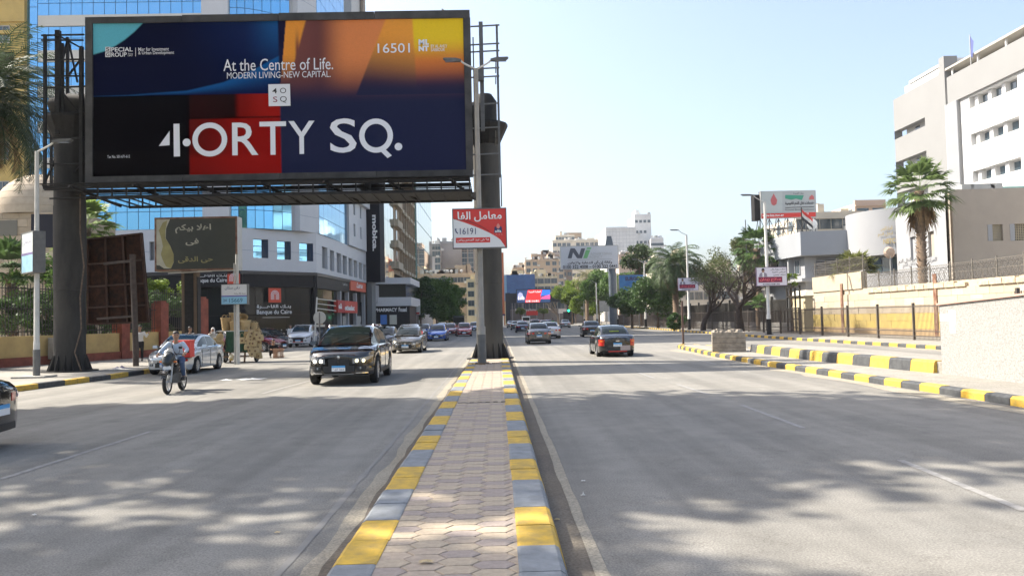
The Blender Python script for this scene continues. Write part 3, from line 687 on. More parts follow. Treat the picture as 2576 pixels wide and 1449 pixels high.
wpoly('dark_corner', [(393.8, 676), (393.8, 666), (403, 672), (412, 676)], YG, m_gf, gb, off=.014)
for s, a_, m_ in (('اهلا بيكم', (441, 564, 531, 587), mc), ('فى', (467, 600, 500, 618), mc), ('حى الدقى', (448, 645, 536, 662), mo)):
    wtext(s, *a_, YG, m_, gb, off=.012, ar=True, bold=.022)
l = gb.location; mb = MB(); w = .38; mb.box(-w, w, -.2, .25, 0, q[2]); mb.build('post', mat('brown_post', (.14, .095, .06), .8, var=.3, scale=2, stretch=(1, 1, .2)), gb)
mb = MB(); mb.box(-.22, .22, -.235, -.2, .1, q[2]-.1, ); mb.box(w+.0, w+.05, -.2, .2, 0, q[2]-.3); mb.build('post_channel', M('steel_dark'), gb)
mb = MB(); mb.bar((-1.0, -.3, q[2]-.1), (1.2, -.3, q[2]-.03), .05); mb.build('loose_trim', M('pole_white'), gb)

# white and blue 15669 sign on a pale pole
YS = 36.; ws = thing('lamp_post_sign', 'white and blue phone sign on a pale pole above the basket cart', 'sign', (P(596, 860, YS).x, YS, 0))
mb = MB(); mb.tube([(0, 0.1, 0), (0, .1, P(590, 640, YS).z)], [.10, .07], 10); mb.build('pole', M('pole_white'), ws, smooth=True)
mb = MB(); mb.tube([(-.13, .08, 0), (-.13, .08, P(590, 640, YS).z-.4)], [.035, .03], 8); mb.build('conduit', M('galv'), ws)
q = anchor_rect(558, 715, 624, 766, YS, ws); box_sign(ws, q[0], q[1], q[2], q[3], -.1, .28, M('sign_white'), M('steel_grey'), .02)
h = q[3]-q[2]
mb = MB(); mb.box(q[0]+.02, q[1]-.02, -.108, -.10, q[2]+.02, q[2]+h*.38); mb.build('blue_field', mat('sky_blue', (.28, .55, .72), .5), ws)
mb = MB(); mb.box(q[0]+.02, q[1]-.02, -.112, -.10, q[2]+h*.38, q[2]+h*.44); mb.build('purple_stripe', mat('violet', (.16, .12, .38), .5), ws)
text('دقى سكان', q[0]+.18, q[1]-.35, q[2]+h*.72, q[2]+h*.9, M('sign_navy'), ws, y=-.114, ar=True); text('خدمة 24 ساعة', q[0]+.6, q[1]-.06, q[2]+h*.50, q[2]+h*.58, M('text_black'), ws, y=-.114, ar=True)
text('24', q[0]+.10, q[0]+.26, q[2]+h*.14, q[2]+h*.27, M('sign_navy'), ws, y=-.114); text('15669', q[0]+.38, q[1]-.22, q[2]+h*.1, q[2]+h*.3, mat('teal_text', (.02, .12, .2), .5), ws, y=-.114)

# round sign seen from behind, small lamp frame by the bank
def round_sign(u, v0, v1, Y, r):
    T = thing('traffic_sign', 'round traffic sign seen from behind near the bank corner', 'sign', (P(u, v1, Y).x, Y, 0)); z = P(u, v0, Y).z
    mb = MB(); mb.lathe([(0, -.02), (r, -.02), (r, .01), (0, .01)], (0, 0, z), 24, ax='y'); mb.build('disc', M('galv'), T); mb = MB(); mb.tube([(0, -.06, 0), (0, -.06, z+r*.8)], .04, 8); mb.build('pole', M('steel_grey'), T)
    mb = MB(); mb.box(-.35, .35, -.03, 0, z-r-.2, z-r-.05); mb.build('plate', M('galv'), T); return T
round_sign(805, 799, 870, 52, .42)
Tf = thing('sign_gantry', 'pale angled bracket pole with three short bars before the bank glass', 'pole', (P(790, 850, 56).x, 56, 0)); z = P(790, 748, 56).z
mb = MB(); mb.bar((0, 0, 0), (.25, 0, z), .09); mb.build('pole', M('pole_white'), Tf)
for k in range(3):
    mb = MB(); mb.bar((.22, 0, z-.1-k*.35), (1.6, 0, z-.3-k*.35), .06); mb.build('arm', M('pole_white'), Tf)

# ------------------------------------------------------------------ right-hand lamp posts with white signs
gl_ = 'lamp posts along the right railing'
def man_sign(T_, u0, v0, u1, v1, Y, label):
    T = thing('advertising_sign', label, 'sign', (T_.location.x, Y-.25, 4.2)); Yf = Y-.25
    q = anchor_rect(u0, v0, u1, v1, Yf, T); x0, x1, z0, z1 = q; w, h = x1-x0, z1-z0
    box_sign(T, *q, 0, .16, mat('clinic_white', (.74, .71, .78), .45), mat('clinic_frame', (.25, .17, .24), .5), .03)
    def bx(nm, a, b, c, d, m, y=-.006):
        mb = MB(); mb.box(x0+a*w, x0+b*w, y, y+.004, z0+c*h, z0+d*h); return mb.build(nm, m, T)
    bx('crimson_band', .06, .84, .18, .48, mat('clinic_plum', (.22, .012, .06), .5)); text('صلاح زيدان', x0+.1*w, x0+.80*w, z0+.22*h, z0+.44*h, mat('clinic_pink', (.78, .14, .16), .5), T, y=-.012, ar=True, bold=.05)
    g = MB(); cx = x0+.22*w; s = h*.30
    g.ext([(cx-s*.75, z0+.49*h), (cx+s*.75, z0+.49*h), (cx+s*.62, z0+.66*h), (cx+s*.2, z0+.73*h), (cx-s*.2, z0+.73*h), (cx-s*.62, z0+.66*h)], (0, -.008, 0), (1, 0, 0), (0, 0, 1), (0, .004, 0)); g.build('portrait_suit', mat('suit', (.30, .27, .33), .6), T)
    g = MB(); g.ext([(cx-s*.14, z0+.49*h), (cx+s*.14, z0+.49*h), (cx+s*.14, z0+.72*h), (cx-s*.14, z0+.72*h)], (0, -.011, 0), (1, 0, 0), (0, 0, 1), (0, .002, 0)); g.build('portrait_shirt', M('text_white'), T)
    g = MB(); g.ext(disc(cx, z0+.82*h, s*.27, 14, ax=1.3), (0, -.013, 0), (1, 0, 0), (0, 0, 1), (0, .002, 0)); g.build('portrait_face', M('skin'), T)
    g = MB(); g.ext([(cx+s*.28*cos(t), z0+.84*h+s*.36*sin(t)) for t in [pi*i/8 for i in range(9)]], (0, -.016, 0), (1, 0, 0), (0, 0, 1), (0, .002, 0)); g.build('portrait_hair', M('hair'), T)
    for i, s_ in enumerate(('اسالنت بولية وكلى', 'امراض ذكورة', 'ضعف جنسى')):
        text(s_, x0+(.47, .52, .55)[i]*w, x0+.95*w, z0+(.82-.145*i)*h, z0+(.92-.145*i)*h, M('text_black'), T, y=-.008, ar=True, bold=.02)
    text('01062168150', x0+.2*w, x0+.75*w, z0+.05*h, z0+.13*h, M('text_black'), T, y=-.008, bold=.02); return T
rl = []
for i, (x, Y, h, lab) in enumerate(((20.75, 59, 10.2, 'nearest lamp post at the right railing, beside the concrete planter'), (21.3, 86, 10.6, 'lamp post behind the thin pole stump, before the big fan palm'), (21.6, 113, 9.4, 'lamp post carrying the small clinic sign before the blue billboard'))):
    rl.append(lamp('street_lamp', lab, x, Y, h, ((-1, 1.5),), r=.13, z=.15, group=gl_, base=.17, bh=1.5, low=M('steel_dark')))
man_sign(rl[0], 1903, 672, 1980, 719, 59, 'white clinic sign with a man in a suit on the nearest right lamp post')
man_sign(rl[1], 1706, 699, 1757, 731, 86, 'white clinic sign on the second right lamp post by the fan palm')
man_sign(rl[2], 1607, 731, 1645, 757, 113, 'small white clinic sign below the blue billboard')
for i, (u, Y, h) in enumerate(((1553, 140, 9.5), (1502, 167, 9), (1470, 190, 9.5))):
    rl.append(lamp('street_lamp', ('thin lamp post right of the white agency billboard post', 'thin lamp post in front of the light green tree', 'farthest thin lamp post along the right railing')[i], P(u, 800, Y).x, Y, h, ((-1, 1.5),), r=.14, z=.15, group=gl_, base=.2, bh=1.5, low=M('steel_dark')))
a = G(1719, 866, .15); T = thing('bare_pole', 'short thin brown pole standing on the nose of the traffic island', 'pole', (a.x, a.y, .15))
mb = MB(); mb.box(-.05, .05, -.05, .05, 0, P(1715, 757, a.y).z-.15); mb.build('post', mat('brown_iron', (.10, .06, .045), .7), T); mb = MB(); mb.box(-.12, .12, -.12, .12, 0, .03); mb.build('base_plate', M('brown_iron'), T)

# white agency billboard on one post
YN = 138.; nb = thing('billboard', 'white advertising agency billboard with green and grey logo on a single tall post', 'billboard', (P(1545, 812, YN).x, YN+.5, .15)); l = nb.location
q = anchor_rect(1409, 618, 1556, 677, YN, nb); x0, x1, z0, z1 = q
tl = radians(-1.6)
m_nw = mat('agency_white', (.60, .62, .64), .5); box_sign(nb, *q, -.5, .6, m_nw, M('galv'), .12)
wpoly('logo_letter', [(1428, 650), (1438, 650), (1441.5, 635), (1452, 650), (1464, 650), (1472, 625), (1462, 625), (1457, 642), (1446, 625), (1435, 625)], YN, mat('logo_slate', (.06, .07, .09), .5), nb, off=.03, th=.02)
wpoly('logo_letter', [(1467, 650), (1477, 650), (1485, 629), (1474, 629)], YN, mat('logo_green', (.15, .45, .16), .5), nb, off=.03, th=.02); wpoly('logo_dot', [(1475, 627), (1486, 627), (1488, 623), (1477, 623)], YN, M('logo_green'), nb, off=.03, th=.02)
mgr = mat('agency_grey', (.40, .42, .40), .5)
wtext('ADVERTISING', 1484, 635.5, 1540, 641.5, YN, mgr, nb, off=.03, shear=.3); wtext('AGENCY', 1481, 643, 1516, 649.5, YN, mgr, nb, off=.03, shear=.3)
wpoly('rule', [(1428, 654.4), (1540, 652.4), (1540, 651.4), (1428, 653.4)], YN, mgr, nb, off=.03, th=.02)
wtext('وكالة إن.آى للدعاية والإعلان', 1428, 656, 1540, 666, YN, M('text_black'), nb, off=.03, ar=True, bold=.03); wtext('0100 322 4008 – 0100 322 0441', 1416, 666.5, 1552, 675, YN, M('text_black'), nb, off=.03, bold=.025)
mb = MB(); mb.tube([(0, .3, 0), (0, .3, z0)], .68, 16); mb.box(-1.1, .35, .2, .9, z1, z1+1.7, tw=.55); mb.build('post', mat('post_slate', (.10, .125, .15), .6, var=.15), nb, smooth=True)

# blue billboard among trees
YE = 116.; eb = thing('billboard', 'blue billboard with white Arabic words half hidden by the dark trees', 'billboard', (P(1590, 800, YE).x, YE+.3, .15)); l = eb.location
q = anchor_rect(1557, 691, 1626, 736, YE, eb); box_sign(eb, *q, -.3, .4, mat('europe_blue', (.03, .12, .36), .4, col2=(.07, .26, .52), scale=.6), M('steel_grey'), .06)
wtext('EUROPE', 1573, 696, 1612, 706, YE, mat('dim_navy', (.05, .045, .12), .5), eb, off=.03, bold=.05); wtext('صدق', 1598, 712, 1613, 721, YE, M('text_white'), eb, off=.03, ar=True, bold=.03); wtext('توصل', 1584, 722, 1610, 732, YE, M('text_white'), eb, off=.03, ar=True, bold=.03)
for dx in (-1.2, 1.2):
    mb = MB(); mb.bar((dx, .1, 0), (dx, .1, q[2]), .18); mb.build('post', M('steel_grey'), eb)
# far grey back panel by railing
Yk = 150.; T = thing('notice_board', 'plain grey back of a small board beside the agency billboard post', 'sign', (P(1520, 800, Yk).x, Yk, .15)); q = anchor_rect(1508, 757, 1532, 784, Yk, T)
mb = MB(); mb.box(q[0], q[1], 0, .1, q[2], q[3]); mb.build('panel', M('galv'), T)
for dx in (-.5, .5):
    mb = MB(); mb.bar((dx, .15, 0), (dx, .15, q[3]), .1); mb.build('post', M('galv'), T)

# LED gantry at the end of the road
YL = 205.; lg = thing('gantry', 'dark overhead gantry with a glowing red and blue screen at the far junction', 'gantry', (P(1279, 806, YL).x, YL, 0)); l = lg.location
x0, x1, z0, z1 = anchor_rect(1270, 737, 1420, 763, YL+.5, lg)
mb = MB(); mb.box(x0+.6, x1, .3, 1.5, z0+.2, z1); mb.build('beam', mat('gantry_black', (.02, .023, .03), .6), lg)
x0, x1, z0, z1 = anchor_rect(1272, 737, 1284, 812, YL, lg); mb = MB(); mb.box(x0, x1, 0, 1.2, -.0, z1); mb.build('post', M('gantry_black'), lg); mb = MB(); mb.box(x1+15, x1+16.2, 0, 1.2, 0, z1); mb.build('post', M('gantry_black'), lg)
q = anchor_rect(1299, 727, 1386, 763, YL-.6, lg); mb = MB(); mb.box(q[0], q[1], -.58, .3, q[2], q[3]); mb.build('screen_case', M('black'), lg)
def em(n, c, e=1.): return mat(n, c, .4, emit=e)
def scr(nm, pts, m, off): return wpoly(nm, pts, YL-.6, m, lg, off=off, th=.02)
so_ = scr('screen', [(1300.5, 761.5), (1384.5, 760), (1384.5, 728.5), (1300.5, 730)], em('screen_dark', (.02, .04, .10), .8), .03)
for nm, pts, m, off in (('screen_red', [(1321, 761), (1358, 760), (1364, 729), (1328, 730)], em('screen_red', (.75, .02, .02), .9), .06), ('screen_blue', [(1359, 744), (1384, 742), (1384, 729), (1364, 729)], em('screen_blue', (.03, .12, .45), .8), .06),
                        ('screen_pink', [(1360, 752), (1384, 752), (1384, 741), (1372, 744), (1362, 748)], em('screen_pink', (.7, .08, .22), .8), .08), ('screen_figure', [(1302, 752), (1318, 752), (1314, 738), (1308, 735), (1303, 740)], em('screen_pale', (.35, .35, .5), .6), .08)):
    scr(nm, pts, m, off)
wtext('المكتبة الجديدة', 1329, 731, 1360, 737, YL-.6, em('screen_white', (.9, .8, .8), .9), lg, off=.1, ar=True); wtext('52 88 / 016 88 5', 1323, 755, 1356, 759.5, YL-.6, M('screen_white'), lg, off=.1); wtext('Lulla', 1303, 745, 1319, 754, YL-.6, M('screen_white'), lg, off=.1, shear=.3)
# ================================================================== VEHICLES
def interp(x, xs, ys): return float(np.interp(x, xs, ys))
_WM = {}
def wheel_meshes(r, w, style):
    k = (r, w, style)
    if k in _WM: return _WM[k]
    t = MB(); ri = r*.66
    t.lathe([(ri, -w/2), (r*.93, -w/2), (r, -w/2+.03), (r, w/2-.03), (r*.93, w/2), (ri, w/2), (ri-.015, w/2-.03)], (0, 0, 0), 28, ax='y'); a = t.build('t', M('tyre'), smooth=True)
    m = MB(); yb = w/2-.075
    m.lathe([(0, yb), (ri, yb), (ri, -w/2)], (0, 0, 0), 20, 1, ax='y')
    m.lathe([(ri-.02, w/2-.02), (ri, w/2-.005), (ri, w/2-.06)], (0, 0, 0), 28, 0, ax='y'); m.lathe([(0, w/2-.015), (.06, w/2-.02), (.07, yb)], (0, 0, 0), 12, 0, ax='y')
    n = {5: 5, 7: 7, 10: 10}[style]
    for i in range(n):
        for da in ((-.11, .11) if n == 5 else (0,)):
            a_ = 2*pi*i/n+da; c, s = cos(a_), sin(a_); c2, s2 = cos(a_+da*.5), sin(a_+da*.5); ww = .022 if n > 5 else .018
            m.bar((.05*c, w/2-.03, .05*s), ((ri-.012)*c2, w/2-.02, (ri-.012)*s2), .035, ww*2, 0, up=(0, 1, 0))
    b = m.build('t', [M('rim'), M('plastic')], smooth=True)
    _WM[k] = (a.data, b.data); bpy.data.objects.remove(a); bpy.data.objects.remove(b); return _WM[k]

def paint(name, c, metal=.3, rough=.22): return mat('paint_'+name, c, rough, metal, coat=1., spec=.5)
def car(name, label, x, y, rz, col, L=4.4, W=1.75, H=1.45, kind='sedan', r=.32, wb=2.6, detail=2, plate=None, lights=False, black=False, grille='bar', style=5, group=None, tail='wide', cat='car', rails=False):
    T = thing(name, label, cat, (x, y, 0), rz, group); h = W/2; E = L/2; suv = kind == 'suv'
    zs = .30 if suv else .19                                       # sill
    bz = H*.665 if suv else H*.645                                   # belt
    xr, xf = -wb/2-.04, wb/2+.04
    if suv: hz = [(-E, bz*.86), (-E+.3, bz*.97), (-.6, bz), (xf-.35, bz-.01), (xf+.2, bz*.95), (E-.18, bz*.85), (E, bz*.74)]
    else: hz = [(-E, bz*.93), (-E+.2, bz*1.045), (-E+.75, bz*1.05), (-.3, bz*1.0), (xf-.6, bz*.985), (xf, bz*.91), (E-.25, bz*.78), (E, bz*.66)]
    HX, HZ = [a for a, b in hz], [b for a, b in hz]
    wx = [-E, -E+.08, -E+.3, -E+.8, E-1.0, E-.45, E-.15, E]; wy = [h*.80, h*.90, h*.97, h, h, h*.945, h*.83, h*.70]
    def wid(q): return interp(q, wx, wy)
    ra = r+.055
    def low(q):
        z = zs if -E+.35 < q < E-.35 else interp(q, [-E, -E+.35, E-.35, E], [zs+.10, zs, zs-.02, zs+.04])
        for c in (xr, xf):
            if abs(q-c) < ra: z = max(z, r+sqrt(ra*ra-(q-c)**2))
        return z
    st = sorted(set([round(v, 4) for v in list(np.linspace(-E, E, 34))]+[round(c+s*ra*cos(t), 4) for c in (xr, xf) for s in (-1, 1) for t in (0.02, .35, .7, 1.05, 1.4)]+[-E+.03, E-.03]))
    def sec(q, ks=1., kx=0.):
        w, zl, zb_ = wid(q)*ks, low(q), interp(q, HX, HZ); cr = .035 if not (-E+.9 < q < xf-.4) else 0
        m = zb_-zl
        if m < .25: pts = [(w*.99, zl), (w, zl+m*.15), (w, zl+m*.35), (w*.995, zl+m*.6), (w*.98, zb_-.02), (w*.93, zb_+.006)]
        else: pts = [(w*.955, zl), (w*.985, zl+.05), (w, zl+m*.38), (w*.995, zl+m*.72), (w*.975, zb_-.035), (w*.92, zb_+.004)]
        pts += [(w*.6, zb_+cr*.8+.012), (w*.25, zb_+cr+.018), (0, zb_+cr+.02)]
        return [(q+kx, a, b) for a, b in pts]
    rings = [sec(q) for q in st]
    cap = lambda q, sgn: [sec(q, k, sgn*d) for k, d in ((.86, .05), (.6, .085), (.3, .10), (0.001, .105))]
    rings = cap(st[0], -1)[::-1]+rings+cap(st[-1], 1)
    V = []; F = []; k = 9
    for rg in rings: V += rg+[(a, -b, c) for a, b, c in rg]
    for i in range(len(rings)-1):
        for j in range(k-1):
            a, b = i*18+j, (i+1)*18+j; F += [(a, b, b+1, a+1)]; a += 9; b += 9; F += [(a, a+1, b+1, b)]
    mp = paint(*col) if isinstance(col, tuple) else col
    mb = MB(); mb.add(V, F); body = mb.build('body', mp, T, smooth=True)
    # greenhouse
    if suv: gx = [-E+.12, -E+.42, -E+.95, .10, xf-1.08, xf-.52, xf+.08]; gz = [bz*1.0, bz+(H-bz)*.62, H-.03, H, H-.035, bz+(H-bz)*.62, bz+.01]
    else: gx = [-E+.55, -E+1.0, -E+1.45, -.1, xf-1.12, xf-.68, xf-.12]; gz = [bz*1.04, bz+(H-bz)*.64, H-.04, H, H-.045, bz+(H-bz)*.62, bz+.005]
    if suv and L > 4.8: gx[1], gx[2] = -E+.85, -E+1.75; gz[1] = bz+(H-bz)*.55; gz[2] = H-.06
    def top(q):
        z = interp(q, gx, gz); return z
    def top_s(q): return (top(q-.1)+top(q-.05)+2*top(q)+top(q+.05)+top(q+.1))/6 if gx[0]+.1 < q < gx[-1]-.1 else top(q)
    zb0 = bz-.05
    def ws(z, q): return (h*.905 + (h*.67-h*.905)*max(0, (z-zb0))/(H-zb0))*interp(q, [gx[0], gx[0]+.8, gx[-1]-.9, gx[-1]], [.90, 1, 1, .90])
    gs = list(np.linspace(gx[0], gx[-1], 30)); R_ = []
    for q in gs:
        zt = max(top_s(q), zb0+.01); sg = []
        for f_ in (0, .33, .66, .92): z = zb0+(zt-zb0)*f_; sg.append((q, ws(z, q), z))
        we = ws(zt, q)
        sg += [(q, we-.035, zt), (q, we*.6, zt+.018), (q, 0, zt+.026)]; R_.append(sg)
    V = []; F = []; k = 7
    for rg in R_: V += rg+[(a, -b, c) for a, b, c in rg]
    for i in range(len(R_)-1):
        for j in range(k-1):
            a, b = i*14+j, (i+1)*14+j; F += [(a, b, b+1, a+1)]; a += 7; b += 7; F += [(a, a+1, b+1, b)]
    mb = MB(); mb.add(V, F); mb.build('roof', mp, T, smooth=True)
    mg = M('car_glass')
    def slope_glass(nm, qa, qb, ins):
        V = []; n1, n2 = 8, 8
        for i in range(n1+1):
            q = qa+(qb-qa)*i/n1; zt = top_s(q); we = ws(zt, q)-ins; dz = (top_s(q+.02)-top_s(q-.02))/.04; nn = Vector((-dz, 0, 1)).normalized()*.010
            for j in range(n2+1):
                f_ = -1+2*j/n2; V.append((q+nn.x, f_*we, zt+.026*(1-f_*f_)+nn.z-.002))
        F = [(i*(n2+1)+j, (i+1)*(n2+1)+j, (i+1)*(n2+1)+j+1, i*(n2+1)+j+1) for i in range(n1) for j in range(n2)]
        mb = MB(); mb.add(V, F); return mb.build(nm, mg, T, smooth=2)
    ws_ = slope_glass('windscreen', gx[4]+.06, gx[6]-.05, .075)
    slope_glass('rear_window', gx[0]+.14, gx[2]-.04, .08)
    def side_glass(qa, qb, sgn):
        V = []; n1, n2 = 7, 3; z0 = bz+.045
        for i in range(n1+1):
            q = qa+(qb-qa)*i/n1; z1 = max(top_s(q)-.075, z0+.004)
            for j in range(n2+1): z = z0+(z1-z0)*j/n2; V.append((q, sgn*(ws(z, q)+.007), z+.001))
        F = [(i*(n2+1)+j, (i+1)*(n2+1)+j, (i+1)*(n2+1)+j+1, i*(n2+1)+j+1) for i in range(n1) for j in range(n2)]
        mb = MB(); mb.add(V, F); return mb.build('side_window', mg, T, smooth=2)
    bp_ = -.12
    q0 = gx[0]+(.32 if suv else .36); q1 = gx[-1]-.30
    for s in (-1, 1):
        side_glass(bp_+.04, q1, s); side_glass(q0 if not suv else -E+.55, bp_-.04, s)
    # curved bands on the ends
    def endp(s, front, z, out):
        a = abs(s); sg = 1 if s >= 0 else -1
        if a <= 1: w = wid(E if front else -E); y_ = w*a; xx = E+.105*(1-a**2.2); n_ = Vector((1, sg*.25*a, 0))
        else:
            d = (a-1)*.5; xx = E-d; w = wid(xx if front else -xx); y_ = w; n_ = Vector((.45, sg, 0))
        n_.normalize(); xx += n_.x*out; y_ += abs(n_.y)*out
        return Vector((xx if front else -xx, sg*y_, z))
    def band(nm, s0, s1, z0, z1, m, front, out=.012, n=8, par=None, z0b=None, z1b=None):
        z0b = z0 if z0b is None else z0b; z1b = z1 if z1b is None else z1b; V = []
        for i in range(n+1):
            t = i/n; s = s0+(s1-s0)*t; a, b = z0+(z0b-z0)*t, z1+(z1b-z1)*t
            for z, o in ((a, -.03), (a, out), (b, out), (b, -.03)): V.append(endp(s, front, z, o))
        F = [(i*4+j, i*4+j+1, i*4+5+j, i*4+4+j) for i in range(n) for j in range(3)]+[(0, 1, 2, 3), (n*4+3, n*4+2, n*4+1, n*4)]
        mb = MB(); mb.add(V, F); return mb.build(nm, m, par or T, smooth=True)
    nz = interp(E, HX, HZ); pl = M('plastic')
    fr = {'wide': .10, 'bar': .05, 'kidney': .10, 'bow': .13}[grille]
    # front
    gz1 = nz-.06
    if grille == 'kidney':
        for s in (-1, 1): band('grille', .06*s, .42*s, gz1-.26, gz1+.0, M('black'), True, .02)
    elif grille == 'bow':
        band('grille', -.62, .62, gz1-.26, gz1-.02, M('black'), True, .02)
        band('grille_bar', -.2, .2, gz1-.15, gz1-.09, M('chrome'), True, .035)
    elif grille == 'wide':
        band('grille', -.52, .52, gz1-.14, gz1-.02, M('black'), True, .015); band('chrome_bar', -.5, .5, gz1-.06, gz1-.045, M('chrome'), True, .03)
        mb = MB(); e = endp(0, True, gz1-.08, .03); mb.ext([(0, .10), (.065, 0), (0, -.10), (-.065, 0)], (e.x+.0, 0, e.z), (0, 1, 0), (0, 0, 1), (-.02, 0, 0)); mb.build('emblem', M('chrome'), T)
    else:
        band('grille', -.5, .5, gz1-.12, gz1-.03, M('black'), True, .015); band('chrome_bar', -.5, .5, gz1-.03, gz1-.015, M('chrome'), True, .03)
    lo = zs+.10
    band('lower_grille', -.62, .62, lo, lo+.17, M('black'), True, .02)
    for s in (-1, 1):
        hl = band('headlight', .56*s, 1.72*s, gz1-.15, gz1-.01, M('lamp_glass'), True, .016, z0b=gz1+.03, z1b=gz1+.09)
        if detail > 1:
            for c in ((.72, .98) if lights or suv else (.8,)):
                mb = MB(); e = endp(c*s, True, gz1-.065, .018); mb.lathe([(0, .012), (.045, .008), (.055, -.01)], (e.x, e.y, e.z), 14, ax='x'); mb.build('headlamp_bulb', M('lamp_on') if lights and s < 0 else (mat('halo', (.9, .8, .45), .3, emit=1.2) if lights else M('chrome')), hl)
            f = band('fog_lamp', .74*s, .96*s, lo+.06, lo+.15, M('black'), True, .02); mb = MB(); e = endp(.85*s, True, lo+.105, .024); mb.lathe([(0, .01), (.035, .006), (.04, -.01)], (e.x, e.y, e.z), 12, ax='x'); mb.build('fog_lens', M('lamp_glass'), f)
        # rear lamps
        rz1 = interp(-E, HX, HZ)
        if tail == 'wide': tl_ = band('tail_light', .50*s, 1.45*s, rz1-.19, rz1-.06, M('tail_red'), False, .014)
        else: tl_ = band('tail_light', .84*s, 1.42*s, rz1-.33, rz1-.05, M('tail_red'), False, .018)
        if detail > 1: band('indicator', .92*s, 1.15*s, rz1-.15, rz1-.10, M('tail_amber') if tail != 'wide' else M('text_white'), False, .02, 4, par=tl_)
        if detail > 1:
            mb = MB(); mb.box(xf-.64, xf-.50, min(s*(h-.02), s*(h+.15)), max(s*(h-.02), s*(h+.15)), bz+.02, bz+.13, tw=.8)
            mb.bar((xf-.55, s*(h-.06), bz+.03), (xf-.56, s*(h+.04), bz+.06), .05); mb.build('wing_mirror', mp, T)
            for q in (-.12+.0, xf-.50, xr+.42):
                mb = MB(); V = [(q, s*(wid(q)*f_+.003), z) for f_, z in ((.985, zs+.06), (1., zs+(bz-zs)*.4), (.995, zs+(bz-zs)*.72), (.975, bz-.03))]
                for a, b in zip(V, V[1:]): mb.bar(a, b, .008, .012)
                mb.build('door_seam', M('black'), T)
            for q in (.02, xr+.55):
                mb = MB(); mb.box(q+.12, q+.30, s*(h*.992)-.02, s*(h*.992)+.022, bz-.13, bz-.10); mb.build('door_handle', M('chrome') if not black else mp, T)
    band('rear_bumper_trim', -.7, .7, zs+.09, zs+.20, pl, False, .02)
    mb = MB(); mb.box(-E+.25, E-.25, -h+.2, h-.2, zs-.02, bz-.25); mb.build('underbody', pl, T)
    if suv or rails:
        for s in (-1, 1):
            mb = MB(); mb.box(xr+ra, xf-ra, min(s*h*.97, s*h*1.0), max(s*h*.97, s*h*1.0), zs-.02, zs+.09); mb.build('sill_trim', pl if suv else mp, T)
            if rails:
                mb = MB(); mb.tube([(-E+.9, s*(h*.70), H-.06), (-E+1.1, s*h*.69, H+.015), (.3, s*h*.68, H+.03), (xf-1.15, s*h*.68, H-.04)], .014, 6); mb.build('roof_rail', M('chrome'), T, smooth=True)
    # plates
    for fr_ in (True, False):
        e = endp(0, fr_, (lo+.10) if fr_ else (zs+.36 if tail == 'tall' else interp(-E, HX, HZ)-.30), .035); z0 = e.z-.075
        if detail > 0:
            mb = MB(); x0, x1 = sorted((e.x, e.x+(.012 if fr_ else -.012))); mb.box(x0, x1, -.19, .19, z0, z0+.10); po_ = mb.build('number_plate', M('plate_white'), T)
            mb = MB(); mb.box(x0, x1, -.19, .19, z0+.101, z0+.16); mb.build('plate_header', M('plate_blue'), po_)
            if plate and detail > 1:
                Mx = Matrix(((0, -1 if not fr_ else 1, 0, 0), (1, 0, 0, 0), (0, 0, 1, 0), (0, 0, 0, 1)))
                sgn = 1 if fr_ else -1; xx = (x1+.003) if fr_ else (x0-.003)
                Tm = Matrix(((0, 0, 0, xx), (sgn, 0, 0, 0), (0, 0, 1, 0), (0, 0, 0, 1)))
                text(plate, -.16, .16, z0+.02, z0+.08, M('text_black'), po_, y=0, ar=False, T=Tm)
    # wheels
    wm, rm = wheel_meshes(r, .22, style)
    for wx_ in (xr, xf):
        for s in (-1, 1):
            w = link('wheel', wm, T, (wx_, s*(h-.125), r)); w.rotation_euler = (0, 0, 0 if s > 0 else pi); rr_ = link('rim', rm, w)
    if detail > 1:
        for s in (.35, -.35):
            mb = MB(); mb.bar((gx[6]-.04, s, top_s(gx[6]-.1)+.03), (gx[6]-.26, s+.42, top_s(gx[6]-.32)+.045), .015); mb.build('wiper', pl, T)
        mb = MB(); mb.bar((-.3 if not suv else -E+1, 0, H+.02), (-.42 if not suv else -E+.85, 0, H+.12), .012); mb.build('aerial', pl, T)
    return T, endp, band, dict(nz=nz, zs=zs, lo=lo, bz=bz, E=E, h=h, rz=interp(-E, HX, HZ), H=H)
FW, AW = -pi/2, pi/2                                               # towards / away from the camera
def badge(T, endp, z, kind, m='chrome', front=True):
    mb = MB(); e = endp(0, front, z, .03); s = 1 if front else -1
    if kind == 'round':
        mb.lathe([(0, .015*s), (.045, .012*s), (.05, -.03*s)], (e.x, 0, e.z), 16, ax='x')
    else: mb.box(e.x-.01, e.x+.012, -.08, .08, e.z-.022, e.z+.022)
    mb.build('emblem', M(m), T)
pb = ('black', (.004, .004, .005), .0, .12)
T, endp, band, q = car('car', 'black SUV coupe with one lit headlamp driving towards us beside the median', -4.62, 24.75, FW+.02, pb, 4.9, 1.99, 1.70, 'suv', .39, 2.93, 2, '٦٥٢ ١٥٥', True, True, 'kidney', 10, rails=True)
badge(T, endp, q['nz']-.02, 'round')
for s in (-1, 1): band('air_intake', .72*s, 1.1*s, q['lo']+.02, q['lo']+.16, M('black'), True, .03); band('chrome_blade', .68*s, 1.2*s, q['lo']-.05, q['lo']-.025, M('chrome'), True, .03)
band('skid_trim', -.6, .6, q['zs']+.02, q['zs']+.05, M('steel_grey'), True, .02)
T, *_ = car('car', 'bronze saloon with diamond badge following the black SUV', -5.25, 45.9, FW, ('bronze', (.11, .095, .07), .6, .25), 4.4, 1.73, 1.50, 'sedan', .31, 2.63, 2, '٤٧٢ ٩', False, False, 'wide')
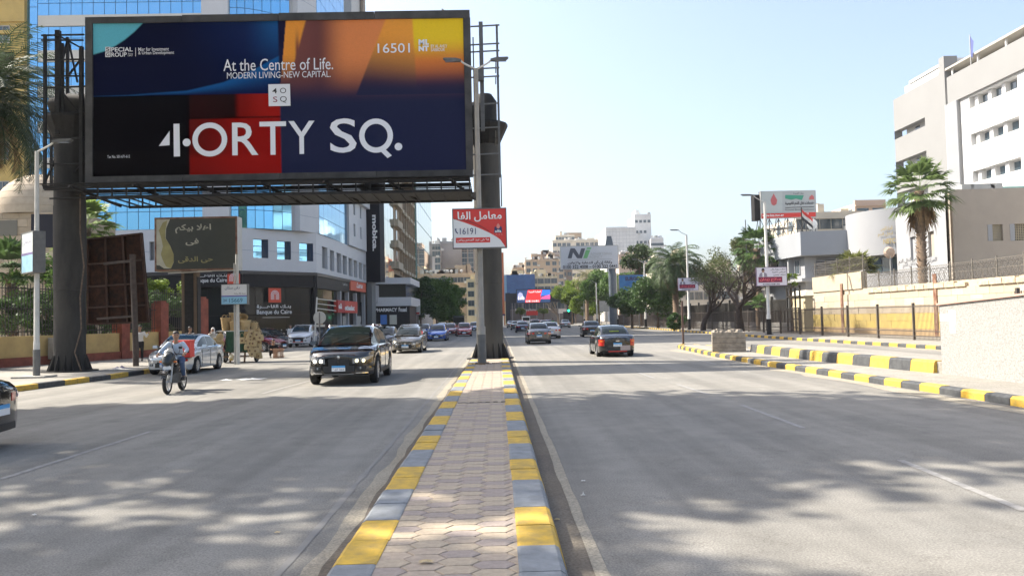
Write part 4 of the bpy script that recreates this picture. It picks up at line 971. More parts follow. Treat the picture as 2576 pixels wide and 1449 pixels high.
car('car', 'bright blue saloon driving behind the bronze one', -5.45, 70.2, FW, ('blue', (.02, .10, .42), .4), 4.4, 1.78, 1.47, detail=2, grille='wide')
car('car', 'red saloon with V shaped chrome grille nearest the median', -3.85, 87, FW+.05, ('red', (.33, .012, .02), .4), 4.5, 1.76, 1.5, detail=2, grille='wide')
car('car', 'maroon saloon just left of the red one', -5.75, 93, FW, ('maroon', (.16, .01, .015), .4), 4.4, 1.7, 1.45, detail=1)
car('car', 'light grey hatchback behind the blue saloon', -7.6, 104, FW, ('silver', (.42, .45, .47), .6), 4.1, 1.7, 1.5, detail=1)
car('car', 'slate coloured car peeping past the red saloon', -3.6, 118, FW, ('slate', (.09, .11, .14), .4), 4.3, 1.7, 1.46, detail=1)
car('car', 'violet car far up the left carriageway', -3.8, 142, FW, ('violet', (.13, .03, .14), .4), 4.3, 1.7, 1.46, detail=1)
car('car', 'black saloon partly behind the black SUV and bronze saloon', -8.1, 56, FW, ('jet', (.01, .01, .012), .2), 4.5, 1.78, 1.45, detail=1)
car('car', 'black hatchback second behind the black SUV', -9.6, 60, FW, ('jet', (.01, .01, .012), .2), 4.2, 1.75, 1.5, detail=1)
car('car', 'bright red car whose roof shows above the black ones', -11.3, 69, FW, ('scarlet', (.5, .03, .03), .2), 4.2, 1.7, 1.55, detail=1)
car('car', 'pearl white car hidden behind the bronze saloon', -6.1, 53.5, FW, ('pearl', (.6, .56, .5), .3), 4.4, 1.75, 1.58, detail=1)
car('car', 'dark grey car between bronze and blue saloons', -8.4, 88, FW, ('dark_grey', (.05, .055, .06), .4), 4.3, 1.72, 1.45, detail=1)
# bus
Tb = thing('bus', 'dark green and red minibus far up the left carriageway', 'bus', (-7.6, 150, 0), 0); m_bus = mat('bus_paint', (.03, .05, .05), .3, coat=1)
mb = MB(); mb.box(-1.1, 1.1, 0, 6, .35, 2.7); mb.build('body', m_bus, Tb); mb = MB(); mb.box(-.98, .98, -.03, 0, 1.3, 2.3); mb.build('windscreen', M('car_glass'), Tb); mb = MB(); mb.box(-1.1, 1.1, -.04, -.001, .45, .8); mb.build('bumper', M('red'), Tb)
for s in (-1, 1):
    mb = MB(); mb.box(s*.85-.15, s*.85+.15, -.06, -.035, .85, 1.05); mb.build('headlight', M('lamp_glass'), Tb)
    for yy in (1.0, 4.8): w = link('wheel', wheel_meshes(.39, .22, 10)[0], Tb, (s*.98, yy, .39)); w.rotation_euler = (0, 0, pi/2)
# parked and waiting cars by the bank
T, endp, band, q = car('car', 'white SUV with dark honeycomb grille waiting before the bank corner', -15.35, 61.4, FW+.06, ('white', (.72, .73, .74), .1), 4.45, 1.83, 1.70, 'suv', .36, 2.6, 2, '١٢٣', False, False, 'bow', rails=True)
band('bumper_trim', -.6, .6, q['zs']+.1, q['zs']+.16, M('red'), True, .03)
car('car', 'dark grey saloon parked left of the white SUV', -18.9, 64, FW+.75, ('graphite', (.06, .065, .07), .5), 4.5, 1.78, 1.48, detail=2)
car('car', 'dark red car half hidden by the basket cart', -16.3, 52.0, FW+1.25, ('wine', (.14, .012, .018), .4), 4.4, 1.75, 1.50, detail=2, style=7)
car('car', 'pale grey car behind the dark red one', -19.7, 57.2, FW+.9, ('pale_grey', (.35, .36, .36), .4), 4.4, 1.75, 1.46, detail=1)
car('car', 'silver white saloon behind the motorcyclist', -12.45, 31.25, FW+.05, ('silver_white', (.55, .58, .60), .35), 4.45, 1.74, 1.48, 'sedan', .31, 2.65, 2, '٩٤', False, False, 'wide', 10)
car('car', 'glossy black car cut by the left edge of the picture', -9.85, 11.55, pi+.12, pb, 4.5, 1.86, 1.50, 'sedan', .33, 2.7, 2, None, False, True)
# right carriageway, seen from behind
T, endp, band, q = car('car', 'old black saloon with red lamps nearest on the right carriageway', 5.28, 36.55, AW, ('old_black', (.008, .008, .01), .1), 4.24, 1.68, 1.40, 'sedan', .29, 2.44, 2, 'ص٩٤ ب٣٢', False, True, 'bar', tail='tall')
band('red_stripe', -.62, .62, q['zs']+.05, q['zs']+.09, M('red'), False, .03); badge(T, endp, q['rz']-.12, 'oval', front=False)
mb = MB(); e = endp(-.5, False, .36, .03); mb.box(e.x-.012, e.x, e.y-.22, e.y+.22, .30, .52); mb.build('sticker', mat('pale_card', (.42, .33, .3), .7), T)
mb = MB(); mb.box(-1.42, -1.38, -.34, .34, 1.0, 1.04); mb.box(-1.34, -1.30, -.2, .2, 1.12, 1.15); mb.build('window_garland', mat('lime_cloth', (.5, .6, .05), .6), T)
T, endp, band, q = car('car', 'dark grey saloon with red lamps nearest the median on the right', 2.85, 56.2, AW, ('taupe_grey', (.13, .125, .12), .6), 4.37, 1.74, 1.46, detail=2, tail='wide', plate='١٦٧')
badge(T, endp, q['rz']-.10, 'oval', front=False)
car('car', 'pale silver saloon half behind the dark grey one', 4.55, 69, AW, ('champagne', (.5, .47, .45), .4), 4.5, 1.78, 1.45, detail=1)
car('car', 'black saloon in the middle lane of the right carriageway', 8.55, 71.8, AW-.05, ('jet', (.01, .01, .012), .2), 4.6, 1.8, 1.46, detail=2, plate='٧٢')
car('car', 'navy saloon with red lamps ahead of the dark grey one', 3.15, 102, AW, ('navy', (.012, .02, .06), .3), 4.6, 1.85, 1.44, detail=1)
for i, (X_, Y_, nm, c_, lab, kd) in enumerate(((5.9, 126, 'jet', (.01, .01, .012), 'black SUV in the queue right of the navy saloon', 'suv'), (2.9, 128, 'green_grey', (.16, .2, .2), 'grey green saloon queueing nearest the median', 'sedan'), (7.9, 133, 'slate', (.09, .11, .14), 'slate saloon queueing right of the black SUV', 'sedan'),
        (4.4, 143, 'teal', (.05, .25, .28), 'teal saloon deep in the queue', 'sedan'), (6.7, 152, 'silver', (.42, .45, .47), 'silver saloon deep in the queue', 'sedan'), (9.6, 150, 'jet', (.01, .01, .012), 'black saloon at the right side of the queue', 'sedan'),
        (2.6, 158, 'silver', (.42, .45, .47), 'silver saloon near the gantry post', 'sedan'), (9.0, 172, 'scarlet', (.5, .03, .03), 'red car at the head of the queue', 'sedan'), (11.9, 138, 'pale_grey', (.35, .36, .36), 'pale grey car beside the walking man in green', 'sedan'), (4.9, 172, 'slate', (.09, .11, .14), 'slate saloon before the white van', 'sedan'))):
    car('car', lab, X_, Y_, AW, (nm, c_, .3), 4.4, 1.76, 1.65 if kd == 'suv' else 1.46, kd, detail=1, r=.34 if kd == 'suv' else .32)
Tv = thing('van', 'white van at the far end of the right carriageway queue', 'van', (6.6, 182, 0)); mb = MB(); mb.box(-1, 1, 0, 5, .35, 2.35, tw=.92); mb.build('body', MT['paint_white'], Tv); mb = MB(); mb.box(-.8, .8, -.03, .02, 1.35, 2.05); mb.build('rear_window', M('car_glass'), Tv)
for s in (-1, 1):
    mb = MB(); mb.box(s*.88-.08, s*.88+.08, -.03, 0, .8, 1.3); mb.build('tail_light', M('tail_red'), Tv)
    for yy in (.9, 4.1): w = link('wheel', wheel_meshes(.32, .22, 5)[0], Tv, (s*.86, yy, .32)); w.rotation_euler = (0, 0, pi/2)

# ================================================================== PEOPLE
def remesh(mb, vox, sm_=True):
    me = bpy.data.meshes.new('tmp'); me.from_pydata(mb.v, [], mb.f); me.update()
    o = bpy.data.objects.new('tmp', me); COL.objects.link(o)
    r_ = o.modifiers.new('r', 'REMESH'); r_.mode = 'VOXEL'; r_.voxel_size = vox; r_.use_smooth_shade = True
    s_ = o.modifiers.new('s', 'SMOOTH'); s_.factor = .5; s_.iterations = 3
    dg = bpy.context.evaluated_depsgraph_get(); res = bpy.data.meshes.new_from_object(o.evaluated_get(dg)); bpy.data.objects.remove(o); bpy.data.meshes.remove(me)
    return res
def person(label, loc, rz, J, top, bottom, hair='hair', scarf=None, shoe=None, extra=None, grp=None, long=False, sleeves=1.0):
    """J: joints in the figure's own space, facing +x, z up"""
    T = thing('person', label, 'person', loc, rz, grp); J = {k: Vector(v) for k, v in J.items()}
    b = MB(); hd = J['head']; nk = J['neck']; ch = J['chest']; pv = J['pelvis']; fd = J.get('face', Vector((1, 0, 0))).normalized(); sd_ = Vector((-fd.y, fd.x, 0))
    b.tube([hd+Vector((0, 0, -.125))+fd*.02, hd+Vector((0, 0, -.09))+fd*.012, hd+Vector((0, 0, -.03)), hd+Vector((0, 0, .04)), hd+Vector((0, 0, .09)), hd+Vector((0, 0, .118))], [.03, .062, .078, .083, .068, .03], 14)
    b.tube([hd+fd*.07+Vector((0, 0, .025)), hd+fd*.098+Vector((0, 0, -.025)), hd+fd*.075+Vector((0, 0, -.04))], [.008, .017, .012], 8)
    for s in (-1, 1): b.tube([hd+sd_*s*.072+Vector((0, 0, .03)), hd+sd_*s*.090+Vector((0, 0, 0)), hd+sd_*s*.074+Vector((0, 0, -.035))], [.012, .016, .01], 6)
    b.tube([nk-Vector((0, 0, .06)), hd-Vector((0, 0, .08))], [.062, .052], 12)
    b.tube([pv+(ch-pv)*t for t in (-.15, .1, .5, .8, 1.05)]+[nk], [.13, .135, .125, .145, .14, .06], 14, flat=.8)
    for s in 'LR':
        b.tube([ch+(J['sh'+s]-ch)*.5, J['sh'+s], (J['sh'+s]+J['el'+s])/2, J['el'+s], (J['el'+s]+J['ha'+s])/2, J['ha'+s]], [.06, .056, .047, .040, .036, .026], 10)
        b.tube([J['hip'+s], (J['hip'+s]+J['kn'+s])/2, J['kn'+s], J['kn'+s]*.6+J['an'+s]*.4, J['an'+s]], [.092, .078, .057, .056, .04], 12)
        ft = J['an'+s]; td = J.get('toe'+s, Vector((1, 0, 0))).normalized(); b.tube([ft-td*.05-Vector((0, 0, .03)), ft+td*.08-Vector((0, 0, .045)), ft+td*.17-Vector((0, 0, .055))], [.038, .036, .024], 8)
    me = remesh(b, .022)
    # hands: palm, four unequal bent fingers and a thumb
    h_ = MB(); 
    for s in 'LR':
        a = J['ha'+s]; d = (a-J['el'+s]).normalized(); g = J.get('grip'+s, Vector((0, 0, -1))); g = (g-d*g.dot(d)); g = g.normalized() if g.length > .1 else Vector((0, 0, -1)); w = d.cross(g).normalized()
        h_.tube([a-d*.015, a+d*.03, a+d*.085], [.024, .034, .031], 8, flat=.6)
        for i in range(4):
            o = a+d*.08+w*(.027-.018*i); ln = (.032, .037, .035, .027)[i]
            h_.tube([o, o+d*ln+g*.004, o+d*(ln*1.5)+g*.022, o+d*(ln*1.4)+g*.044], [.0095, .009, .008, .006], 6)
        o = a+d*.03+w*.03; h_.tube([o, o+w*.022+d*.022+g*.01, o+w*.018+d*.047+g*.028], [.012, .0105, .008], 6)
    k = len(me.vertices); V = [tuple(v.co) for v in me.vertices]+h_.v; F = [tuple(p.vertices) for p in me.polygons]+[tuple(i+k for i in f) for f in h_.f]
    bm_ = MB(); bm_.add(V, F); bm_.build('body', M('skin'), T, smooth=2); bpy.data.meshes.remove(me)
    f_ = MB()
    for s in (-1, 1): c = hd+fd*.078+sd_*s*.031+Vector((0, 0, .018)); f_.tube([c-fd*.01, c+fd*.004], [.012, .009], 8)
    f_.build('eyes', M('hair'), T); f_ = MB(); c = hd+fd*.083-Vector((0, 0, .062)); f_.tube([c-sd_*.025-fd*.006, c, c+sd_*.025-fd*.006], [.004, .007, .004], 6); f_.build('mouth', mat('lip', (.22, .08, .06), .6), T)
    hr = MB(); mh = M(hair) if scarf is None else scarf
    if scarf is None: hr.tube([hd-fd*.03+Vector((0, 0, -.05)), hd-fd*.022+Vector((0, 0, .02)), hd-fd*.010+Vector((0, 0, .075)), hd-fd*.004+Vector((0, 0, .115)), hd+Vector((0, 0, .132))], [.070, .086, .086, .066, .02], 16); hr.build('hair', mh, T, smooth=2)
    else:
        hr.tube([nk+Vector((0, 0, -.06)), nk+Vector((0, 0, .02)), hd-fd*.028+Vector((0, 0, -.05)), hd-fd*.026+Vector((0, 0, .03)), hd-fd*.012+Vector((0, 0, .1)), hd+Vector((0, 0, .14))], [.16, .10, .088, .098, .085, .02], 16); hr.build('headscarf', mh, T, smooth=2)
    c_ = MB(); e = 1.18
    c_.tube([pv+(ch-pv)*t for t in ((-.55 if long else -.12), .12, .5, .8, 1.08)]+[nk-Vector((0, 0, .035))], [(.20 if long else .168), .160, .150, .165, .160, .075], 16, flat=.82)
    for s in 'LR':
        A, B, H_ = J['sh'+s], J['el'+s], J['ha'+s]; pts = [ch+(A-ch)*.5, A, (A+B)/2, B]; rr = [.075, .070, .062, .056]
        if sleeves > .6: pts += [B+(H_-B)*.5, B+(H_-B)*.88]; rr += [.050, .043]
        c_.tube(pts, rr, 12)
    me = remesh(c_, .026); me.name = 'shirt'; me.materials.append(top); link('shirt', me, T)
    t_ = MB()
    if long: t_.tube([pv, (J['hipL']+J['hipR'])/2, (J['knL']+J['knR'])/2, (J['anL']+J['anR'])/2+Vector((0, 0, .04))], [.17, .19, .20, .24], 16)
    else:
        t_.tube([pv+Vector((0, 0, .08)), pv-Vector((0, 0, .06))], [.150, .150], 14, flat=.85)
        for s in 'LR': t_.tube([J['hip'+s], (J['hip'+s]+J['kn'+s])/2, J['kn'+s], J['kn'+s]*.5+J['an'+s]*.5, J['an'+s]*.93+J['kn'+s]*.07], [.108, .094, .073, .066, .058], 12)
    me = remesh(t_, .026); me.name = 'trousers'; me.materials.append(bottom); link('trousers' if not long else 'skirt', me, T)
    s_ = MB()
    for s in 'LR':
        ft = J['an'+s]; td = J.get('toe'+s, Vector((1, 0, 0))).normalized(); s_.tube([ft-td*.07-Vector((0, 0, .04)), ft-td*.03-Vector((0, 0, .03)), ft+td*.08-Vector((0, 0, .042)), ft+td*.19-Vector((0, 0, .055))], [.03, .047, .045, .03], 10)
    s_.build('shoes', shoe or M('black'), T, smooth=2)
    return T
def stand(h=1.72, armL=None, armR=None, stride=0.):
    k = h/1.72; J = dict(head=(.02, 0, 1.60), neck=(0, 0, 1.44), chest=(0, 0, 1.27), pelvis=(0, 0, .97), shL=(0, .18, 1.38), shR=(0, -.18, 1.38), elL=(-.03, .23, 1.10), elR=(-.03, -.23, 1.10),
        haL=(.06, .25, .86), haR=(.06, -.25, .86), hipL=(0, .09, .93), hipR=(0, -.09, .93), knL=(.02+stride*.6, .10, .50), knR=(.02-stride*.3, -.10, .50), anL=(stride, .10, .085), anR=(-stride, -.10, .085))
    if armL: J['elL'], J['haL'] = armL
    if armR: J['elR'], J['haR'] = armR
    return {a: tuple(c*k for c in b) for a, b in J.items()}
m_sh = mat('shirt_blue', (.45, .52, .60), .85, var=.05, scale=5); m_wc = mat('cloth_white', (.66, .64, .60), .9); m_bk = mat('cloth_black', (.012, .012, .014), .9); m_ph = mat('cloth_pink', (.50, .36, .32), .9)
# woman behind the cart, hand to her face, and others
pY = 40.5
person('woman in a white headscarf holding a hand to her face beside the cart', (P(536, 880, pY).x, pY, 0), -pi/2+.1, stand(1.68, armR=((.10, -.27, 1.16), (.17, -.10, 1.44))), m_wc, m_ph, scarf=m_wc, long=True)
pY = 37.5
person('man in a black and white striped shirt turning away behind the silver saloon', (P(478, 880, pY).x, pY, 0), -pi/2+.9, stand(1.78, stride=.05), mat('striped', (.55, .55, .55), .9, col2=(.03, .03, .035), scale=14, stretch=(.1, .1, 1)), M('denim'))
pY = 38.5
person('person standing behind the crooked sign post on the left pavement', (P(352, 910, pY).x, pY, .15), -pi/2+.3, stand(1.74, armL=((.05, .30, 1.16), (.20, .40, 1.34))), m_wc, m_bk)
person('man in a white shirt by the bank door, nearer to the cart', (P(731, 845, 66).x, 66, .0), -pi/2+.3, stand(1.72), m_wc, M('denim'))
person('person in black clothes standing between two men in white shirts', (P(754, 845, 66.5).x, 66.5, .0), pi/2+.4, stand(1.7), m_bk, m_bk)
person('man in a white shirt beside the person in black by the bank', (P(762, 845, 67.5).x, 67.5, .0), -pi/2, stand(1.76), m_wc, m_bk)
person('man in a green shirt walking across the right carriageway', (P(1391, 820, 112).x, 112, 0), pi/2+.5, stand(1.78, stride=.2), mat('shirt_green', (.02, .22, .10), .9), m_bk)
person('vendor in black crouching beside the wooden crates', (P(684, 895, 42).x, 42.2, 0), -pi/2+.4, dict(head=(.25, 0, .88), neck=(.17, 0, .75), chest=(.08, 0, .60), pelvis=(-.12, 0, .32), shL=(.08, .18, .68), shR=(.08, -.18, .68), elL=(.2, .24, .44), elR=(.2, -.24, .44),
    haL=(.42, .16, .46), haR=(.42, -.16, .46), hipL=(-.10, .10, .28), hipR=(-.10, -.10, .28), knL=(.28, .18, .46), knR=(.28, -.18, .46), anL=(.08, .14, .085), anR=(.08, -.14, .085)), m_bk, m_bk)

# motorcycle and rider
MX, MY = -8.93, 21.55
mo_ = thing('motorcycle', 'black motorcycle with a smoked fairing ridden towards us on the left', 'motorcycle', (MX, MY, 0), FW+.09)
mk = mat('moto_black', (.012, .012, .013), .25, coat=1); wbm = .63
for xx in (wbm, -wbm):
    t = MB(); t.lathe([(.235, -.04), (.285, -.045), (.31, -.02), (.31, .02), (.285, .045), (.235, .04)], (0, 0, 0), 30, ax='y'); w = t.build('wheel', M('tyre'), mo_, smooth=True, loc=(xx, 0, .31))
    t = MB(); t.lathe([(.215, -.03), (.24, -.03), (.24, .03), (.215, .03), (.215, -.03)], (0, 0, 0), 30, ax='y'); t.lathe([(0, -.05), (.05, -.05), (.05, .05), (0, .05)], (0, 0, 0), 14, ax='y')
    for i in range(6): a = pi*i/3; t.bar((.03*cos(a), 0, .03*sin(a)), (.222*cos(a+.12), 0, .222*sin(a+.12)), .03, .03)
    t.build('rim', M('rim'), w); t = MB(); t.lathe([(.09, .06), (.12, .06), (.12, .065), (.09, .065)], (0, 0, 0), 20, ax='y'); t.build('brake_disc', M('chrome'), w)
def mpart(nm, f, m, sm=True, par=None):
    b = MB(); f(b); return b.build(nm, m, par or mo_, smooth=sm)
mpart('front_mudguard', lambda b: [b.bar((wbm+.33*cos(a), 0, .31+.335*sin(a)), (wbm+.33*cos(a+.25), 0, .31+.335*sin(a+.25)), .12, .012) for a in (.4, .65, .9, 1.15, 1.4, 1.65, 1.9, 2.15)], mk)
for s in (-1, 1):
    mpart('fork', lambda b: b.tube([(wbm, s*.085, .31), (wbm-.10, s*.085, .62), (wbm-.20, s*.085, .98)], [.028, .028, .02], 8), M('galv'))
    mpart('handlebar', lambda b: b.tube([(wbm-.22, s*.03, 1.0), (wbm-.24, s*.16, 1.06), (wbm-.32, s*.36, 1.04)], .013, 8), mk); mpart('grip', lambda b: b.tube([(wbm-.29, s*.27, 1.045), (wbm-.33, s*.39, 1.035)], .02, 8), M('plastic'))
    mpart('mirror', lambda b: (b.tube([(wbm-.25, s*.22, 1.06), (wbm-.22, s*.27, 1.22)], .007, 6), b.box(wbm-.24, wbm-.22, s*.27-.045, s*.27+.045, 1.20, 1.255)), mk, False)
    mpart('indicator', lambda b: b.tube([(wbm-.08, s*.1, .86), (wbm-.08, s*.22, .86)], [.018, .028], 8), M('tail_amber')); mpart('swing_arm', lambda b: b.bar((-wbm, s*.08, .31), (-.05, s*.08, .38), .03, .05), M('steel_grey'))
    mpart('shock_absorber', lambda b: b.tube([(-wbm+.06, s*.11, .38), (-.42, s*.11, .74)], [.028, .034], 8), M('chrome')); mpart('footpeg', lambda b: b.bar((-.02, s*.08, .33), (-.02, s*.26, .33), .025), M('plastic'))
mpart('fuel_tank', lambda b: b.tube([(-.10, 0, .80), (.02, 0, .84), (.2, 0, .87), (.32, 0, .86), (.40, 0, .80)], [.07, .13, .16, .14, .07], 14, flat=.85), mk)
mpart('frame', lambda b: (b.bar((.42, 0, .95), (.1, 0, .35), .05), b.bar((.1, 0, .33), (-.25, 0, .33), .06), b.bar((-.2, 0, .34), (-.3, 0, .74), .04), b.bar((.4, 0, .85), (-.75, 0, .72), .05)), mk, False)
mpart('engine', lambda b: (b.box(-.16, .20, -.13, .13, .27, .52), b.tube([(.02, 0, .5), (.10, 0, .72)], [.10, .09], 12), [b.box(-.03, .2, -.12, .12, .53+.035*i, .545+.035*i) for i in range(5)]), M('steel_grey'), False)
mpart('exhaust', lambda b: b.tube([(.2, -.1, .55), (.22, -.13, .32), (0, -.15, .25), (-.4, -.17, .30), (-.85, -.18, .42)], [.022, .022, .026, .045, .05], 10), M('chrome'))
mpart('seat', lambda b: b.tube([(-.02, 0, .80), (-.2, 0, .79), (-.5, 0, .83), (-.8, 0, .86)], [.07, .12, .12, .08], 12, flat=.6), M('plastic'))
mpart('fairing', lambda b: b.tube([(wbm-.28, 0, 1.04), (wbm-.14, 0, .98), (wbm-.02, 0, .90), (wbm+.03, 0, .82), (wbm+.02, 0, .76)], [.12, .165, .16, .12, .06], 14), mat('smoke_fairing', (.03, .035, .035), .25))
mpart('headlight', lambda b: b.lathe([(0, .05), (.06, .045), (.095, .02), (.10, -.02)], (wbm+.045, 0, .86), 18, ax='x'), M('lamp_glass')); mpart('windshield', lambda b: b.tube([(wbm-.06, 0, 1.0), (wbm-.16, 0, 1.12), (wbm-.24, 0, 1.20)], [.13, .13, .07], 12, flat=.15), M('lamp_glass'))
mpart('number_plate', lambda b: b.box(wbm+.0, wbm+.03, -.10, .10, .66, .74), M('plate_white'), False)
mpart('rear_mudguard', lambda b: [b.bar((-wbm+.33*cos(a), 0, .31+.345*sin(a)), (-wbm+.33*cos(a+.25), 0, .31+.345*sin(a+.25)), .13, .012) for a in (.9, 1.15, 1.4, 1.65, 1.9, 2.15, 2.4)], mk); mpart('rack', lambda b: b.box(-1.02, -.56, -.16, .16, .895, .915), M('steel_dark'), False)
mpart('side_stand', lambda b: b.bar((-.1, .12, .3), (-.16, .2, .06), .025), M('steel_grey')); mpart('tail_light', lambda b: b.box(-.98, -.94, -.06, .06, .80, .87), M('tail_red'), False)
dbx = thing('delivery_box', 'red insulated delivery box on the motorcycle rack', 'box', (MX, MY, 0), FW+.09)
mb = MB(); mb.box(-1.02, -.60, -.23, .23, .922, 1.36, tw=.97, tl=.97); mb.build('box_body', mat('box_red', (.62, .05, .035), .6), dbx); mb = MB(); mb.box(-1.04, -.58, -.24, .24, 1.362, 1.40); mb.build('lid', M('box_red'), dbx); mb = MB(); mb.box(-.60, -.595, -.2, .2, 1.05, 1.1); mb.build('strap', M('text_black'), dbx)
J = dict(head=(-.04, .02, 1.545), neck=(-.10, 0, 1.39), chest=(-.14, 0, 1.22), pelvis=(-.26, 0, .93), shL=(-.09, .19, 1.33), shR=(-.09, -.19, 1.33), elL=(.06, .35, 1.16), elR=(.08, -.33, 1.15), haL=(.30-.04, .34, 1.075), haR=(.26, -.34, 1.075),
    hipL=(-.24, .10, .89), hipR=(-.24, -.10, .89), knL=(.17, .24, .80), knR=(.17, -.24, .80), anL=(-.05, .22, .43), anR=(-.05, -.22, .43), gripL=(0, 0, -1), gripR=(0, 0, -1), face=(1, .35, 0))
person('man in a light blue shirt and jeans riding the motorcycle with a red box', (MX, MY, 0), FW+.09, J, m_sh, M('denim'), sleeves=1)
bg_ = thing('shoulder_strap', 'dark bag strap across the chest of the motorcycle rider', 'strap', (MX, MY, 0), FW+.09); mb = MB(); mb.tube([(-.06, -.1, 1.40), (.035, -.06, 1.27), (.025, -.02, 1.12), (-.04, .05, 1.0)], .014, 6); mb.build('strap_band', M('text_black'), bg_)

# ================================================================== BASKET CART
m_wk = mat('wicker', (.46, .33, .16), .9, col2=(.30, .20, .09), scale=30, bump=.6, stretch=(1, 1, 3)); m_wk2 = mat('wicker_pale', (.58, .46, .27), .9, col2=(.42, .31, .16), scale=28, bump=.6, stretch=(1, 1, 3)); m_wood = mat('cart_wood', (.20, .12, .07), .9, var=.3, scale=6)
CY_ = 37.4; cX = P(600, 900, CY_).x
ct = thing('cart', 'wooden vendor cart under a green cloth loaded with straw baskets', 'cart', (cX, CY_, 0))
mb = MB(); mb.box(-.95, .75, -.1, 1.0, 1.50, 1.55); mb.build('top_board', M('pole_white'), ct)
for x_ in (-.85, .65):
    for y_ in (0, .9): mb = MB(); mb.box(x_-.04, x_+.04, y_-.04, y_+.04, .25, 1.5); mb.build('post', m_wood, ct)
mb = MB(); mb.box(-.9, .9, -.08, .98, .50, .60); mb.bar((-.9, -.1, .30), (.55, -.1, .30), .06); mb.bar((-.35, -.12, .02), (-.35, -.12, .55), .07); mb.bar((.32, -.12, .02), (.36, -.12, .55), .07); mb.build('bed', m_wood, ct)
V = []; F = []; n1, n2 = 24, 12                                     # draped cloth
for i in range(n1+1):
    for j in range(n2+1): x_ = -.55+1.15*i/n1; z_ = 1.50-.98*j/n2; V.append((x_+.03*sin(j*.9), -.14+.03*sin(i*1.3+j*.3)*(j/n2)-.03*j/n2, z_+.03*sin(i*.8)*(j/n2)))
for i in range(n1):
    for j in range(n2): a = i*(n2+1)+j; F.append((a, a+1, a+n2+2, a+n2+1))
mb = MB(); mb.add(V, F); mb.build('green_cloth', mat('green_cloth', (.018, .06, .035), .95, var=.3, scale=4), ct, smooth=2)
for x_ in (-.75, .75):
    w = MB(); w.lathe([(.22, -.04), (.27, -.05), (.30, -.02), (.30, .02), (.27, .05), (.22, .04)], (0, 0, 0), 20, ax='x'); o = w.build('wheel', M('tyre'), ct, loc=(x_, .35, .30)); w = MB(); w.lathe([(0, -.02), (.22, -.02), (.22, .02), (0, .02)], (0, 0, 0), 16, ax='x'); w.build('hub', M('steel_grey'), o)
def basket(label, x, y, z, rb, rt, h, m, handles=True, tilt=(0, 0, 0), rings=7, grp='straw baskets on the cart', fl=1.):
    T = thing('basket', label, 'basket', (x, y, z), 0, grp); T.rotation_euler = tilt
    pr = [(0, .0), (rb, 0)]+[(rb+(rt-rb)*((i+.5*k)/rings)+(.012 if k else -.004), h*(i+.5*k)/rings) for i in range(rings) for k in (0, 1)]+[(rt+.018, h), (rt+.012, h+.02), (rt-.012, h), (rb-.01, .03), (0, .03)]
    b = MB(); b.lathe(pr, (0, 0, 0), 18); b.v = [(p[0], p[1]*fl, p[2]) for p in b.v]; b.build('weave', m, T, smooth=True)
    if handles:
        for s in (-1, 1): b = MB(); b.tube([(s*rt*cos(a)*.45, 0, h+sin(a)*h*.3) if False else (rt*.5*cos(a), s*rt*.88*fl, h-.02+sin(a)*h*.28) for a in [pi*i/8 for i in range(9)]], .012, 6); b.build('handle', m, T)
    return T
zt = 1.552
for lab, dx, dy, dz, rb, rt, h, m, hd_ in (('tall basket with rope bands at the left end of the cart top', -.62, .12, 0, .17, .24, .60, m_wk, True), ('wide brown basket in the middle of the cart top', -.16, .02, 0, .21, .25, .40, m_wk, True), ('pale smooth tub basket at the right of the cart top', .32, .1, 0, .17, .25, .46, m_wk2, False),
        ('small pale basket with brown bands at the right end of the cart top', .66, .3, 0, .13, .18, .34, m_wk2, True), ('basket heaped behind the others on the cart top', -.25, .6, 0, .22, .28, .68, m_wk2, True), ('shallow pale basket on the very top of the heap', -.35, .55, .70, .25, .26, .14, m_wk2, False), ('slanting basket lying on the heap', .05, .42, .42, .18, .22, .30, m_wk, False)):
    T = basket(lab, cX+dx, CY_+dy, zt+dz, rb, rt, h, m, hd_)
    if 'slanting' in lab: T.rotation_euler = (.5, .4, 0)
for i, (dx, dz, r_) in enumerate(((-.78, 1.22, .17), (-.76, .92, .18), (-.98, .78, .19), (-.80, .66, .18), (-1.02, 1.05, .14))):
    basket(('round shallow basket hung topmost at the left of the green cloth', 'round basket hung second from the top left of the cloth', 'round basket hanging outermost at the lower left', 'round basket hung lowest beside the green cloth', 'bright straw basket hung outermost on the left')[i], cX+dx, CY_-.16, dz, r_*.7, r_, .12, m_wk2 if i != 3 else m_wk, False, (pi/2-.15, 0, 0), 4, 'round baskets hung left of the cloth')
def straw_bag(label, x, y, z, w, h, m, tilt=0.):
    T = thing('straw_bag', label, 'bag', (x, y, z), 0, 'straw bags hung on the right side of the cart'); T.rotation_euler = (0, tilt, RN.uniform(-.4, .4))
    b = MB(); k = 12; ring_ = lambda s, t: [(w/2*s*cos(a), t*sin(a)) for a in [2*pi*i/k for i in range(k)]]
    L_ = [(0, 1.0, .05), (.3, 1.06, .075), (.7, 1.0, .07), (1, .88, .05)]; vs = []
    for hh, s, t in L_: vs += [(p[0], p[1], hh*h) for p in ring_(s, t)]
    fs = [(i*k+j, i*k+(j+1) % k, (i+1)*k+(j+1) % k, (i+1)*k+j) for i in range(3) for j in range(k)]+[tuple(range(k-1, -1, -1)), tuple(range(3*k, 4*k))]
    b.add(vs, fs); b.build('weave', m, T, smooth=True); b = MB(); b.tube([(w*.3*cos(a), -.03, h+.22*sin(a)) for a in [pi*i/8 for i in range(9)]], .010, 6); b.build('handle', m, T)
    b = MB(); b.lathe([(.0, -.085), (.05, -.085)], (0, 0, h*.45), 10, ax='y'); b.build('woven_motif', m_wood, T); return T
